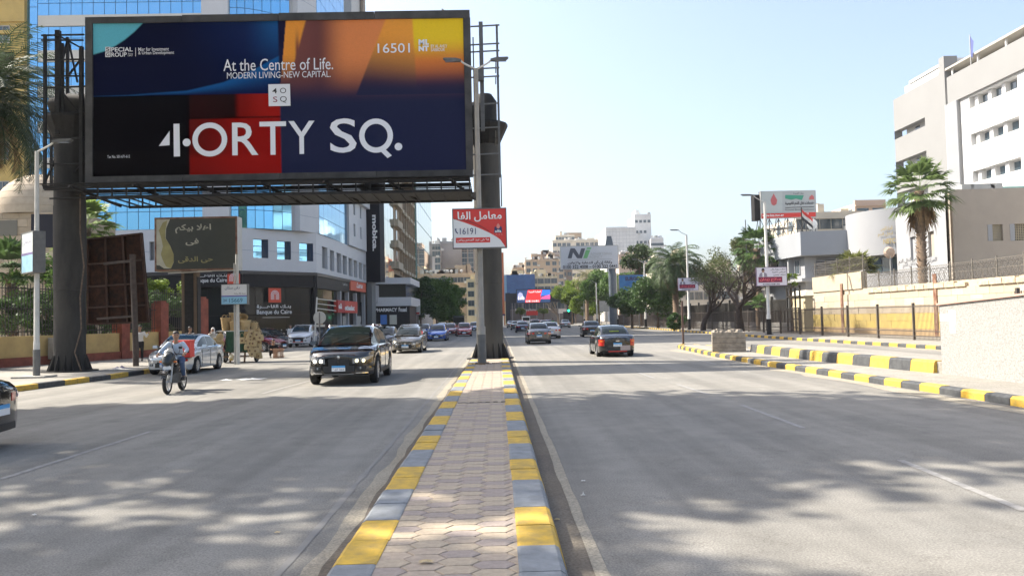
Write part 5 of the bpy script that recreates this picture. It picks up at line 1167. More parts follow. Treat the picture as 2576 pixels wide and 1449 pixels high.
names = 'topmost at the inner edge;topmost beside the corner;topmost at the outer corner;high up in the bunch;second row, against the cloth;second row, in the middle;second row, outer side;small pale one in front of the cloth;third row, inner side;third row, in the middle;third row, outer side;lowest inner one, below the others;lowest in the middle of the bunch;lowest outer one, near the ground;tucked under the topmost ones;just above the middle of the bunch;left of centre, overlapping its neighbours;outermost in the upper half;right of centre in the lower half;lower left of the bunch;lower centre, between two larger ones;highest of all, at the board edge'.split(';')
for i, (dx, dz) in enumerate(((.50, 1.22), (.72, 1.26), (.98, 1.20), (.84, 1.02), (.52, .92), (.80, .78), (1.05, .86), (.28, .92), (.56, .62), (.80, .56), (1.06, .62), (.76, .28), (.92, .22), (1.10, .18), (.66, 1.12), (.92, .98), (.66, .80), (1.12, 1.04), (.94, .70), (.68, .44), (.94, .44), (1.00, 1.32))):
    straw_bag('straw bag hung on the cart, '+names[i], cX+dx, CY_-.22-.05*(i % 3), dz, .27+.04*(i % 3), .27+.03*(i % 2), m_wk2 if i % 3 else m_wk, RN.uniform(-.15, .15))
T = thing('bucket', 'small bright blue bucket hanging low at the left of the cart', 'bucket', (cX-.72, CY_-.3, .38)); b = MB(); b.lathe([(0, 0), (.09, 0), (.12, .2), (.11, .2), (.08, .02), (0, .02)], (0, 0, 0), 16); b.build('pail', mat('bucket_blue', (.05, .38, .62), .4), T, smooth=True); b = MB(); b.tube([(.11*cos(a), 0, .2+.12*sin(a)) for a in [pi*i/6 for i in range(7)]], .006, 6); b.build('handle', M('galv'), T)
T = thing('bag', 'yellow and white plastic bag hanging under the cart', 'bag', (cX-.28, CY_-.2, .12)); b = MB(); b.tube([(0, 0, 0), (0, 0, .1), (.02, 0, .22), (0, 0, .34)], [.07, .12, .10, .03], 10); b.build('bag_body', mat('yellow_bag', (.7, .42, .03), .5, col2=(.7, .7, .65), scale=3), T, smooth=2)
for i, (u, dz) in enumerate(((696, 0), (690, 0), (705, 0))):
    a = P(u, 898, 41.3); T = thing('crate', ('slatted wooden crate upright beside the vendor', 'slatted wooden crate against the vendor', 'outer slatted wooden crate on the road')[i], 'crate', (a.x, 41.3+.12*i, 0), 0, 'wooden crates by the vendor')
    for k in range(4): b = MB(); b.box(-.10+.055*k, -.06+.055*k, -.02, 0, 0, .52); b.build('slat', mat('crate_wood', (.42, .26, .17), .9, var=.2, scale=5), T)
    for z_ in (.05, .42): b = MB(); b.box(-.11, .12, .0, .2, z_, z_+.05); b.build('batten', M('crate_wood'), T)

# litter and cloth
def rag(label, x, y, z, s, m, name='litter', n=9, h=.05, cat='litter', grp=None):
    V = []; F = []
    for i in range(n+1):
        for j in range(n+1):
            a, b_ = i/n-.5, j/n-.5; rr = 1+.35*sin(5*atan2(b_, a)+x); V.append((a*s*rr, b_*s*.55*rr, z+.012+h*abs(NR.normal(0, .5))*(1-2*max(abs(a), abs(b_)))+.003))
    for i in range(n):
        for j in range(n): q_ = i*(n+1)+j; F.append((q_, q_+n+1, q_+n+2, q_+1))
    b = MB(); b.add(V, F); o = b.build(name, m, None, smooth=2, loc=(x, y, 0)); return tag(o, label, cat, grp)
g_ = G(628, 955); rag('crumpled sheet of white paper lying in the left lane', g_.x, g_.y, 0, .75, M('white'), 'paper', 10, .06)
g_ = G(568, 957); rag('thin strip of white rubbish beside the larger paper sheet', g_.x, g_.y, 0, .35, M('white'), 'paper', 7, .05)
g_ = G(298, 930, .15); rag('white cloth dropped on the left pavement near the kerb', g_.x, g_.y, .15, 1.0, M('pole_white'), 'cloth', 10, .10); rag('navy cloth lying over the white one on the left pavement', g_.x+.05, g_.y+.15, .19, .55, M('sign_navy'), 'cloth', 8, .12)
for i, (u, v, m_) in enumerate(((86, 1298, 'white'), (697, 1342, 'wicker_pale'), (1467, 1248, 'white'), (1468, 1212, 'white'), (1402, 1310, 'wicker_pale'))):
    g_ = G(u, v); rag(('small grey paper scrap near the lower left corner', 'tiny dry leaf on the left asphalt', 'white pebble sized scrap right of the gutter', 'second white scrap right of the gutter', 'little brown scrap in the gutter')[i], g_.x, g_.y, 0, .045, M(m_) if m_ != 'white' else M('pole_white'), 'scrap', 4, .03)
g_ = G(1072, 1412, .18); o = rag('little pale scrap of wood on the pavers', g_.x, g_.y, .17, .09, M('wicker_pale'), 'scrap', 4, .03)
# dry palm leaf bits at the lamp foot
b = MB()
for i in range(26):
    x_, y_ = p0.x+RN.uniform(-.3, .6), p0.y-.25+RN.uniform(-.5, .15); a = RN.uniform(0, pi); l_ = RN.uniform(.08, .3); b.bar((x_, y_, .178), (x_+l_*cos(a), y_+l_*.5*sin(a), .19+RN.uniform(0, .05)), .015)
tag(b.build('dry_stalks', mat('dry_stalk', (.20, .13, .07), .9), None), 'dry stalks scattered round the foot of the median lamp post', 'litter', kind='stuff')
# ================================================================== BUILDINGS
class Fc:
    """vertical plane from A to B, left to right as seen from outside"""
    def __init__(s, A, B): s.A = Vector((A[0], A[1], 0)); s.B = Vector((B[0], B[1], 0)); s.L = (s.B-s.A).length; s.d = (s.B-s.A).normalized(); s.n = Vector((s.d.y, -s.d.x, 0)); s.ang = atan2(s.d.y, s.d.x)
    def p(s, a, z, o=0.): return s.A+s.d*a+s.n*o+Vector((0, 0, z))
    def px(s, u, v, o=0.):
        r = ray(u, v); P0 = s.A+s.n*o; t = (P0-CAM).dot(s.n)/r.dot(s.n); q = CAM+r*t; return (q-P0).dot(s.d), q.z
    def box(s, mb, a0, a1, z0, z1, o0, o1, mi=0):
        v = [s.p(a, z, o) for z in (z0, z1) for a, o in ((a0, o1), (a1, o1), (a1, o0), (a0, o0))]
        mb.add(v, [(0, 3, 2, 1), (4, 5, 6, 7), (0, 1, 5, 4), (1, 2, 6, 5), (2, 3, 7, 6), (3, 0, 4, 7)], mi)
    def T(s, par, o=.02):
        l = par.location; P0 = s.A-Vector(l)+s.n*o
        return Matrix(((s.d.x, -s.n.x, 0, P0.x), (s.d.y, -s.n.y, 0, P0.y), (0, 0, 1, P0.z), (0, 0, 0, 1)))
    def text(s, t, u0, v0, u1, v1, m, par, o=.02, **k):
        um, vm = (u0+u1)/2, (v0+v1)/2; a0 = s.px(u0, vm, o)[0]; a1 = s.px(u1, vm, o)[0]; z0 = s.px(um, v1, o)[1]; z1 = s.px(um, v0, o)[1]
        return text(t, a0, a1, z0, z1, m, par, y=0, T=s.T(par, o), **k)
    def open_wall(s, mb, a0, a1, z0, z1, ops, dep, mi=0):
        ops = [o for o in ops if o[0] < a1 and o[1] > a0]
        xs = sorted(set([a0, a1]+[max(a0, min(a1, o[i])) for o in ops for i in (0, 1)])); zs = sorted(set([z0, z1]+[max(z0, min(z1, o[i])) for o in ops for i in (2, 3)]))
        for x0, x1 in zip(xs, xs[1:]):
            for w0, w1 in zip(zs, zs[1:]):
                cx, cz = (x0+x1)/2, (w0+w1)/2
                if any(o[0] < cx < o[1] and o[2] < cz < o[3] for o in ops): continue
                mb.quad(s.p(x0, w0), s.p(x1, w0), s.p(x1, w1), s.p(x0, w1), mi)
        for o in ops:
            a, b, c, d = o[:4]; q = [(a, c), (b, c), (b, d), (a, d)]
            for i in range(4):
                (p, r), (p2, r2) = q[i], q[(i+1) % 4]; mb.quad(s.p(p, r), s.p(p2, r2), s.p(p2, r2, -dep), s.p(p, r, -dep), mi)
def place(fc, me, par, a, z, o=0., name=None):
    q = fc.p(a, z, o)-Vector(par.location); ob = link(name or me.name.split('.')[0], me, par, q); ob.rotation_euler = (0, 0, fc.ang); return ob
_BM = {}
def bmesh_box(nm, w, h, d, m, frame=None):
    """box (width w, height h, depth d back from the plane) standing on its base centre; with frame: window with surround"""
    k = (nm, round(w, 2), round(h, 2), round(d, 2), m.name, frame.name if frame else None)
    if k in _BM: return _BM[k]
    mb = MB(); mb.box(-w/2, w/2, 0, d, 0, h, 0)
    if frame:
        f = .07
        for a in ((-w/2-f, -w/2), (w/2, w/2+f), (-.02, .02)): mb.box(a[0], a[1], -.05, .04, -f, h+f, 1)
        mb.box(-w/2-f, w/2+f, -.06, .03, -f, 0, 1); mb.box(-w/2-f, w/2+f, -.06, .03, h, h+f, 1)
    o = mb.build(nm, [m]+([frame] if frame else [])); me = o.data; bpy.data.objects.remove(o); _BM[k] = me; return me
def prism(mb, pts, z0, z1, mi=0):
    n = len(pts); mb.add([(x, y, z0) for x, y in pts]+[(x, y, z1) for x, y in pts], [tuple(range(n-1, -1, -1)), tuple(range(n, 2*n))]+[(i, (i+1) % n, n+(i+1) % n, n+i) for i in range(n)], mi)

m_alu = mat('alucobond', (.52, .53, .54), .45, var=.03, scale=.6); m_alu2 = mat('alucobond_grey', (.36, .37, .38), .45, var=.03, scale=.6)
m_blue = mat('blue_glass', (.21, .49, .74), .04, .85, spec=1.); m_blue2 = mat('blue_glass_deep', (.19, .48, .73), .05, .85, spec=1.)
m_mull = mat('mullion', (.03, .10, .20), .5); m_stone_b = mat('black_granite', (.014, .014, .016), .45, spec=.15, var=.2, scale=2)
m_shopglass = mat('shop_glass', (.012, .016, .016), .08, .0, spec=.22)
m_win = mat('window_glass', (.05, .07, .085), .08, spec=1.); m_fr = mat('window_frame', (.38, .36, .33), .6)

# ---------- glass office building with the bank
gx0 = -41.2
gb_ = thing('office_building', 'blue glass office tower with white podium above the black bank shopfront', 'building', (-26, 75, 0))
SEG = [((-42, 67), (-22.1, 67)), ((-22.1, 67), (-16.75, 72)), ((-16.75, 72), (-15.7, 93))]
F1, F2, F3 = [Fc(*q) for q in SEG]
z0p = F1.px(500, 683)[1]; z1p = F1.px(600, 573)[1]
mb = MB()
def opx(fc, u0, v0, u1, v1): a0, z1_ = fc.px(u0, (v0+v1)/2)[0], fc.px((u0+u1)/2, v0)[1]; a1, z0_ = fc.px(u1, (v0+v1)/2)[0], fc.px((u0+u1)/2, v1)[1]; return (a0, a1, z0_, z1_)
o1 = [opx(F1, 376, 608, 388, 655)]; o2 = [opx(F2, 637, 602, 675, 649), opx(F2, 697, 607, 732, 653), opx(F2, 753, 612, 788, 657)]
o3 = []
for i, (u0, u1) in enumerate(((810, 824), (830, 841), (847, 859), (862, 873), (877, 887), (890, 899), (903, 911), (914, 921), (923, 929), (930.5, 935))):
    if u1 > 931: continue
    v0 = 622+(u0-810)*.42; v1 = v0+54-(u0-810)*.14; o3.append(opx(F3, u0, v0, u1, v1))
F1.open_wall(mb, 0, F1.L, z0p, z1p, o1, .45); F2.open_wall(mb, 0, F2.L, z0p, z1p, o2, .45); F3.open_wall(mb, 0, F3.L, z0p, z1p, o3, .4)
prism(mb, [(-42, 67), (-22.1, 67), (-16.75, 72), (-15.7, 93), (-42, 93)], z1p-.02, z1p); prism(mb, [(-42, 67), (-22.1, 67), (-16.75, 72), (-15.7, 93), (-42, 93)], z0p, z0p+.02)
prism(mb, [(-42, 67.4), (-22.2, 67.46), (-17.2, 72.2), (-16.15, 93), (-42, 93)], z0p+.03, z1p-.03)
mb.quad(F3.p(F3.L, z0p), F3.p(F3.L, z0p, -6), F3.p(F3.L, z1p, -6), F3.p(F3.L, z1p))
mb.build('podium', m_alu, gb_, world=True)
g = MB()
for fc in (F1, F2, F3):
    zm = z0p+(z1p-z0p)*.48
    ops = o1 if fc is F1 else o2 if fc is F2 else o3; a = 0
    cuts = sorted([(o[0], o[1]) for o in ops if o[2] < zm < o[3]])
    for c0, c1 in cuts+[(fc.L, fc.L)]:
        if c0 > a: fc.box(g, a, c0, zm, zm+.02, -.01, .006)
        a = c1
g.build('panel_joint', m_mull, gb_, world=True)
for fc, ops in ((F1, o1), (F2, o2), (F3, o3)):
    for o in ops:
        w, h = o[1]-o[0], o[3]-o[2]
        if fc is F2:
            me = bmesh_box('window_pane', w*.62, h-.04, .04, m_blue); place(fc, me, gb_, o[0]+w*.33, o[2]+.02, -.28)
            t = MB(); t.quad(fc.p(o[1]-.02, o[2], -.02), fc.p(o[0]+w*.66, o[2], -.4), fc.p(o[0]+w*.6, o[3], -.4), fc.p(o[1]-.02, o[3], -.02)); t.build('tilted_panel', mat('deep_blue', (.01, .03, .07), .2), gb_, world=True)
            for zz in (.3, .62): t = MB(); fc.box(t, o[0]+.02, o[0]+w*.65, o[2]+h*zz, o[2]+h*zz+.05, -.27, -.24); t.build('glazing_bar', m_mull, gb_, world=True)
        else: me = bmesh_box('window_pane', w-.03, h-.04, .04, mat('grey_glass', (.16, .17, .18), .3)); place(fc, me, gb_, (o[0]+o[1])/2, o[2]+.02, -.3)  # panes here in one even grey; the slanted face has blue ones
# tower glass: front
nP = [0]; many = MB()
def curtain(fc, a0, a1, z0, z1, pw_, ph_, vis, m, bands=()):
    n = max(1, round((a1-a0)/pw_)); pw_ = (a1-a0)/n; z = z0; g = MB(); fc.box(g, a0, a1, z0, z1, -.35, -.05); g.build('mullion_grid', m_mull, gb_, world=True)
    while z < z1-.3:
        h = min(ph_, z1-z)
        for i in range(n):
            a = a0+(i+.5)*pw_; q = fc.p(a, z+h/2)
            if any(b0-.05 < z+h/2 < b1+.05 for b0, b1 in bands): continue
            d = q-CAM; dx, dy, dz = d.dot(CR), d.dot(CU), d.dot(_f); u = IW/2+FPX*dx/dz; v = IH/2-FPX*dy/dz
            if vis(u, v) and nP[0] < 292:
                o = place(fc, bmesh_box('glass_pane', pw_-.05, h-.05, .04, m), gb_, a, z+.025, 0); nP[0] += 1
                o.rotation_euler = (RN.uniform(-.004, .004), 0, fc.ang+RN.uniform(-.004, .004))
            else: fc.box(many, a-pw_/2+.025, a+pw_/2-.025, z+.025, z+h-.025, -.04, 0)
        z += h
Ft = Fc((-41.2, 67.6), (-25.3, 67.6)); ztop = 46
BD = [(28.3, 29.25), (25.15, 26.15), (22.0, 23.0), (18.9, 19.9), (15.8, 16.7)]
def vis(u, v): return -20 < u < 216 and -25 < v < 570 or -25 < v < 40 or 492 < v < 600
for b in BD: g = MB(); Ft.box(g, 1.5, Ft.L, b[0], b[1], -.1, .12); g.build('white_band', mat('cream_band', (.56, .54, .48), .6), gb_, world=True)
Ft2 = Fc((-41.3, 67.6), (-39.8, 67.6)); Ft3 = Fc((-39.8, 67.6), (-25.3, 67.6))
zz = z1p; cuts = [z1p]+[c for b in BD[::-1] for c in b]+[ztop]
for i in range(0, len(cuts), 2):
    a, b = cuts[i], cuts[i+1]; nr = max(1, round((b-a)/1.12)); nr = nr if nr > 0 else 1
    curtain(Ft3, 0, Ft3.L, a, b, .95, (b-a)/nr if i else 1.62, vis, m_blue if i else m_blue2)
curtain(Ft2, 0, 1.5, 17.5, ztop, .75, 1.57, vis, m_blue)
g = MB(); Fp = Fc((-25.3, 66.9), (-23.0, 66.9)); Fp.box(g, 0, Fp.L, z1p, ztop+1, -1.2, 0); g.build('pier', m_alu, gb_, world=True)
g = MB()
for z in np.arange(z1p+2.2, ztop, 3.1): Fp.box(g, 0, Fp.L, z, z+.02, 0, .006)
g.build('pier_joint', m_mull, gb_, world=True)
arc = [(-23.0+.65*i*1.0-0.0, 67.3+.055*i*i) for i in range(8)]
for a, b in zip(arc, arc[1:]): curtain(Fc(a, b), 0, Fc(a, b).L, z1p, ztop, .8, 1.62, lambda u, v: 492 < v < 600 or -20 < v < 35, m_blue2)
e = arc[-1]; Fr = Fc(e, (e[0]+.55, e[1]+.25)); Fq = Fc((e[0]+.75, e[1]-.6+.6), (-16.6, 72.6)); Fs = Fc((-16.6, 72.6), (-16.2, 84.0))
g = MB(); Fr.box(g, 0, Fr.L, z1p, ztop, -.5, -.1); g.build('pier', m_alu2, gb_, world=True)
g = MB(); Fq.box(g, 0, Fq.L, z1p, ztop+1, -.6, 0)
g.build('pier', m_alu, gb_, world=True); g = MB()
for z in np.arange(z1p+1.4, ztop, 2.0): Fq.box(g, 0, Fq.L, z, z+.02, 0, .006)
g.build('pier_joint', m_mull, gb_, world=True)
Fs_ = Fs; curtain(Fs, .1, Fs.L, z1p, ztop-8, 1.6, 1.62, lambda u, v: 492 < v < 640, m_blue2)
tag(many.build('glass_panes', m_blue, gb_, world=True), kind='stuff')
g = MB(); prism(g, [(-41.3, 68.0), (-23.2, 68.0), (-18.6, 71.0), (-16.9, 73.0), (-16.6, 84), (-41.3, 90)], z1p+.01, ztop-.1); g.build('tower_core', m_mull, gb_, world=True)
g = MB(); Fk = Fc((-15.95, 84.0), (-15.5, 92.4)); zt_ = F3.px(925, 520)[1]
o = [(2.0, 2.9, z1p+1.2, z1p+2.6), (5.2, 5.9, z1p+1.2, z1p+2.6), (2.0, 2.9, z1p+3.6, z1p+5.0), (5.2, 5.9, z1p+3.6, z1p+5.0)]
o = [q for q in o if q[3] < zt_]
Fk.open_wall(g, 0, Fk.L, z1p, zt_-.6, o, .3); Fe = Fc((-18.6, 84.0), (-15.95, 84.0)); o_e = [(1.3, 1.9, z1p+1.2, z1p+2.6), (1.3, 1.9, z1p+3.6, z1p+5.)]; Fe.open_wall(g, 0, Fe.L, z1p, zt_-.6, o_e, .3)
prism(g, [(-18.6, 84.3), (-16.3, 84.3), (-15.9, 92.4), (-18.6, 92.4)], z1p, zt_-.6); g.build('side_block', m_alu, gb_, world=True)
for q in o: place(Fk, bmesh_box('window_pane', q[1]-q[0], q[3]-q[2], .04, m_blue2), gb_, (q[0]+q[1])/2, q[2], -.24)
for q in o_e: place(Fe, bmesh_box('window_pane', q[1]-q[0], q[3]-q[2], .04, m_blue2), gb_, (q[0]+q[1])/2, q[2], -.24)
g = MB(); prism(g, [(-18.6, 73.4), (-15.9, 73.4), (-15.1, 92.8), (-18.6, 92.8)], zt_-.6, zt_+.9); g.build('canopy_slab', m_alu, gb_, world=True)
g = MB(); prism(g, [(-26, 90.2), (-16.5, 90.2), (-16.3, 99), (-26, 99)], 10, 47); g.build('rear_block', mat('rear_white', (.50, .50, .48), .7), gb_, world=True)
g = MB(); prism(g, [(-16.29, 95.2), (-15.95, 95.2), (-15.95, 96.6), (-16.29, 96.6)], 0, 47); g.build('rear_strip', mat('strip_brown', (.25, .21, .17), .8), gb_, world=True)
# bank shopfront
zs0 = F2.px(700, 722)[1]
g = MB()
for fc in (F1, F2): fc.box(g, 0, fc.L+.1, zs0, z0p+.0, -.4, -.12)
F3.box(g, -.1, F3.L*.62, zs0, z0p, -.4, -.12); g.build('fascia', m_stone_b, gb_, world=True)
g = MB()
for fc, L_ in ((F1, F1.L), (F2, F2.L+.08), (F3, F3.L*.62)): fc.box(g, 0, L_, z0p-.28, z0p-.02, -.12, .0)
g.build('fascia_cornice', mat('soft_black', (.03, .03, .032), .4), gb_, world=True)
def shop(fc, a0, a1, z1, n, m, par, o=-.5, z0=.0, nm='shop_pane'):
    w = (a1-a0)/n
    for i in range(n):
        for za, zb in ((z0, z0+(z1-z0)*.52), (z0+(z1-z0)*.52, z1)):
            ob = place(fc, bmesh_box(nm, w-.07, zb-za-.06, .05, m), par, a0+(i+.5)*w, za+.03, o); ob.rotation_euler = (RN.uniform(-.01, .01), 0, fc.ang+RN.uniform(-.02, .02))
shop(F1, 0, F1.L, zs0, 13, m_shopglass, gb_); shop(F2, .1, F2.L, zs0, 5, m_shopglass, gb_); shop(F3, .3, 9.0, zs0, 5, m_shopglass, gb_)
g = MB(); prism(g, [(-42, 67.62), (-22.3, 67.62), (-17.3, 72.3), (-16.4, 92.9), (-42, 92.9)], 0, z0p); g.build('shop_wall', m_stone_b, gb_, world=True)
for fc, a in ((F2, .05), (F2, F2.L-.25), (F1, 14.5), (F1, 8.5), (F3, 9.2), (F3, 12.5), (F3, 16.2), (F3, 20.5)): g = MB(); fc.box(g, a, a+.4, 0, zs0, -.5, -.14); g.build('shop_pier', m_stone_b if fc is not F3 else m_alu2, gb_, world=True)
m_or = mat('bank_orange', (.66, .065, .025), .4)
def bank_logo(fc, u0, v0, u1, v1, par, o=.02):
    a0, a1, z0, z1 = opx(fc, u0, v0, u1, v1); g = MB(); fc.box(g, a0, a1, z0, z1, -.1, o); lg_ = g.build('logo_tile', m_or, par, world=True)
    w, h = a1-a0, z1-z0; cx = (a0+a1)/2; Tm = fc.T(par, o+.012); g = MB()
    for r in (.10, .20, .30):
        for s in (-1, 1):
            g.quad(*[Tm @ Vector(p) for p in ((cx+s*w*r-w*.022, 0, z0+h*.2), (cx+s*w*r+w*.022, 0, z0+h*.2), (cx+s*w*r+w*.022, 0, z0+h*.55), (cx+s*w*r-w*.022, 0, z0+h*.55))])
        gg = MB(); ring(gg, cx, z0+h*.55, w*(r+.022), w*(r-.022), 0, 12, 0, pi, ez=1.0); g.add([Tm @ Vector(p) for p in gg.v], gg.f)
    g.build('logo_arches', M('text_white'), lg_).location = -Vector((0, 0, 0))
    return lg_
bank_logo(F2, 676, 725, 707, 761, gb_, .0); bank_logo(F1, 572, 684, 603, 714, gb_, .0)
tw2 = M('text_white')
F2.text('Banque du Caire', 646, 779, 734, 793, tw2, gb_, o=-.3, bold=.01); F2.text('بنـك القاهـــرة', 646, 766, 732, 777, tw2, gb_, o=-.3, bold=.02, ar=True)
F1.text('Banque du Caire', 489, 700, 571, 713, tw2, gb_, o=-.1, bold=.01); F1.text('بنـك القاهـــرة', 489, 688, 571, 699, tw2, gb_, o=-.1, bold=.02, ar=True)
g = MB(); a, z = F2.px(700, 799); F2.box(g, a-1.3, a+1.3, z, z+.06, -.42, -.36); g.build('door_lintel', M('galv'), gb_, world=True)
g = MB()
for k in range(14): a = .6+k*.48; F2.box(g, a, a+.07, 1.25, 1.32, -.49, -.44) if a < F2.L else None
g.build('door_dots', tw2, gb_, world=True)
a0, a1, z0, z1 = opx(F3, 883, 708, 926, 731); g = MB(); F3.box(g, F3.L*.63, F3.L-.2, z0-.1, z0p-.05, -.4, -.02); g.build('shop_sign', mat('shop_orange', (.62, .10, .045), .5), gb_, world=True)
F3.text('Lana', 897, 712, 912, 725, tw2, gb_, o=.02, bold=.02, shear=.3)
a0, a1, z0, z1 = opx(F3, 848, 757, 898, 787); g = MB(); F3.box(g, a0, a1, z0, z1, -.3, .05); g.build('shop_sign', mat('shop_red', (.58, .05, .03), .5), gb_, world=True)
a2 = a0+(a1-a0)*.36; g = MB(); F3.box(g, a0, a2, z0+.02, z1-.02, .05, .07); g.build('shop_sign_panel', mat('shop_crimson', (.42, .015, .02), .5), gb_, world=True)
F3.text('e&', 852, 763, 861, 777, tw2, gb_, o=.09, bold=.03); F3.text('etisalat', 867, 768, 892, 781, tw2, gb_, o=.07, bold=.04); F3.text('بنك القاهرة', 862, 713, 874, 719, tw2, gb_, o=-.1, ar=True)
for k, (u, w) in enumerate(((872, 8), (905, 12))): a0, a1, z0, z1 = opx(F3, u, 795, u+w, 830); g = MB(); F3.box(g, a0, a1, .2, z1, -.45, -.4); g.build('shop_door', M('galv'), gb_, world=True)

# ---------- yellow house far left and the domed tomb
def block_wall(fc, par, a0, a1, z0, z1, bw, bh, mats, nm='stone_block', d=.12, off=0., gap=.02, skip=None):
    n = 0; r = 0; z = z0
    while z < z1-.05:
        h = min(bh, z1-z); a = a0-(bw/2 if r % 2 else 0)
        while a < a1-.02:
            b0, b1 = max(a, a0), min(a+bw, a1)
            if b1-b0 > .08 and not (skip and skip((b0+b1)/2, z+h/2)):
                place(fc, bmesh_box(nm, b1-b0-gap, h-gap, d, RN.choice(mats)), par, (b0+b1)/2, z+gap/2, off+RN.uniform(-.006, .006)); n += 1
            a += bw
        z += h; r += 1
    return n
yb = thing('house', 'ochre yellow apartment house at the far left behind the palm', 'building', (-50, 68, 0)); mo2 = mat('ochre', (.52, .37, .12), .85, var=.08, scale=1)
xr_ = P(61, 60, 67.2).x; g = MB(); prism(g, [(-75, 67.2), (xr_, 67.2), (xr_, 78), (-75, 78)], 0, 44); g.build('wall', mo2, yb, world=True)
Fy = Fc((-75, 67.2), (xr_, 67.2)); 
for z in (13.2, 16.6, 20, 23.4, 26.8): place(Fy, bmesh_box('window', 1.0, 1.4, .05, m_win, m_fr), yb, Fy.L-1.8, z, .02)
g = MB(); Fy.box(g, Fy.L-2.5, Fy.L-.9, 24.2, 25.9, 0, .12); g.build('red_shutter', M('rust'), yb, world=True)
g = MB(); Fy.box(g, 0, Fy.L+.1, 27.5, 27.8, 0, .25); Fy.box(g, 0, Fy.L+.1, 28.6, 28.75, 0, .15); g.build('cornice', mo2, yb, world=True)
dm = thing('domed_building', 'small sandstone building with a stone dome behind the left lamp post', 'building', (-29.5, 52, 0)); ms = [mat('sandstone', (.40, .32, .22), .9, var=.1, scale=3, bump=.2), mat('sandstone_b', (.36, .29, .20), .9, var=.1, scale=3, bump=.2), mat('sandstone_c', (.43, .35, .25), .9, var=.1, scale=3, bump=.2)]
zc = P(100, 535, 50).z; rd = 2.95; dx_ = P(97, 500, 52).x; th_ = P(97, 437, 52).z-zc
g = MB(); g.lathe([(rd*cos(t)**.95 if t < 1.57 else 0, zc+th_*sin(t)) for t in [pi/2*i/14 for i in range(15)]], (dx_, 52.6, 0), 40); g.build('dome', ms[2], dm, smooth=2, world=True)
g = MB()
for i in range(1, 8):
    t = pi/2*i/9; g.lathe([(rd*cos(t)**.95+.012, zc+th_*sin(t)-.012), (rd*cos(t)**.95+.012, zc+th_*sin(t)+.012)], (dx_, 52.6, 0), 40)
g.build('dome_courses', ms[1], dm, world=True); g = MB(); g.lathe([(0, zc+th_), (.15, zc+th_+.1), (.05, zc+th_+.3), (.10, zc+th_+.45), (0, zc+th_+.9)], (dx_, 52.6, 0), 10); g.build('finial', ms[1], dm, world=True)
Fd = Fc((dx_-4.2, 50), (dx_+3.4, 50)); g = MB(); prism(g, [(dx_-4.2, 50.02), (dx_+3.38, 50.02), (dx_+3.38, 55.5), (dx_-4.2, 55.5)], 0, zc); g.build('wall', ms[1], dm, world=True)
block_wall(Fd, dm, 0, Fd.L, .6, zc, 1.05, .52, ms, off=.12, gap=.018)
g = MB(); a, z = Fd.px(22, 575); Fd.box(g, a-.62, a+.62, z-.5, z+.5, .10, .16); g.build('window', mat('shutter_grey', (.16, .15, .12), .8), dm, world=True)

# ---------- left boundary wall with pillars and iron bars
WA, WB = Vector((-24.6, 27.5, 0)), Vector((-18.25, 46.8, 0)); Fw = Fc(WA, WB)
lw = thing('boundary_wall', 'yellow plaster boundary wall with brick red plinth and pillars on the left', 'wall', (-21, 37, 0))
m_yp = mat('yellow_plaster', (.50, .36, .15), .9, var=.14, scale=1.6, bump=.15); m_rp = mat('red_plaster', (.24, .07, .045), .9, var=.25, scale=2.5, bump=.2)
g = MB(); Fw.box(g, 0, Fw.L, .1, 1.52, -.35, 0); g.build('wall_panel', m_yp, lw, world=True); g = MB(); Fw.box(g, 0, Fw.L, .1, .55, 0, .10); g.build('plinth', m_rp, lw, world=True)
for u, zt2, w in ((-60, 3.1, .6), (311, 3.1, .55), (409, 3.15, .6), (506, 3.45, .95)):
    a = Fw.px(u, 860)[0]; g = MB(); Fw.box(g, a-w/2, a+w/2, .1, zt2, -.5, .16); Fw.box(g, a-w/2+.08, a+w/2-.08, zt2, zt2+.12, -.42, .08); g.build('pillar', m_rp, lw, world=True)
g = MB(); a = 0
while a < Fw.L: Fw.box(g, a, a+.025, 1.52, 3.9+.1*sin(a*30), -.19, -.165); a += .16
for z in (1.7, 2.75, 3.7): Fw.box(g, 0, Fw.L, z, z+.04, -.20, -.16)
g.build('iron_bars', mat('iron_dark', (.03, .027, .022), .7), lw, world=True)
cb = Fw.px(128, 870)[0]; T = thing('utility_cabinet', 'grey metal utility cabinet against the yellow wall beside the column', 'cabinet', Fw.p(cb, .15, .35)); T.rotation_euler = (0, 0, Fw.ang)
g = MB(); g.box(-.30, .30, -.2, .2, .25, 1.25); g.build('case', M('concrete'), T); g = MB(); g.box(-.26, .26, -.215, -.2, .3, 1.2); g.build('door', M('galv'), T)

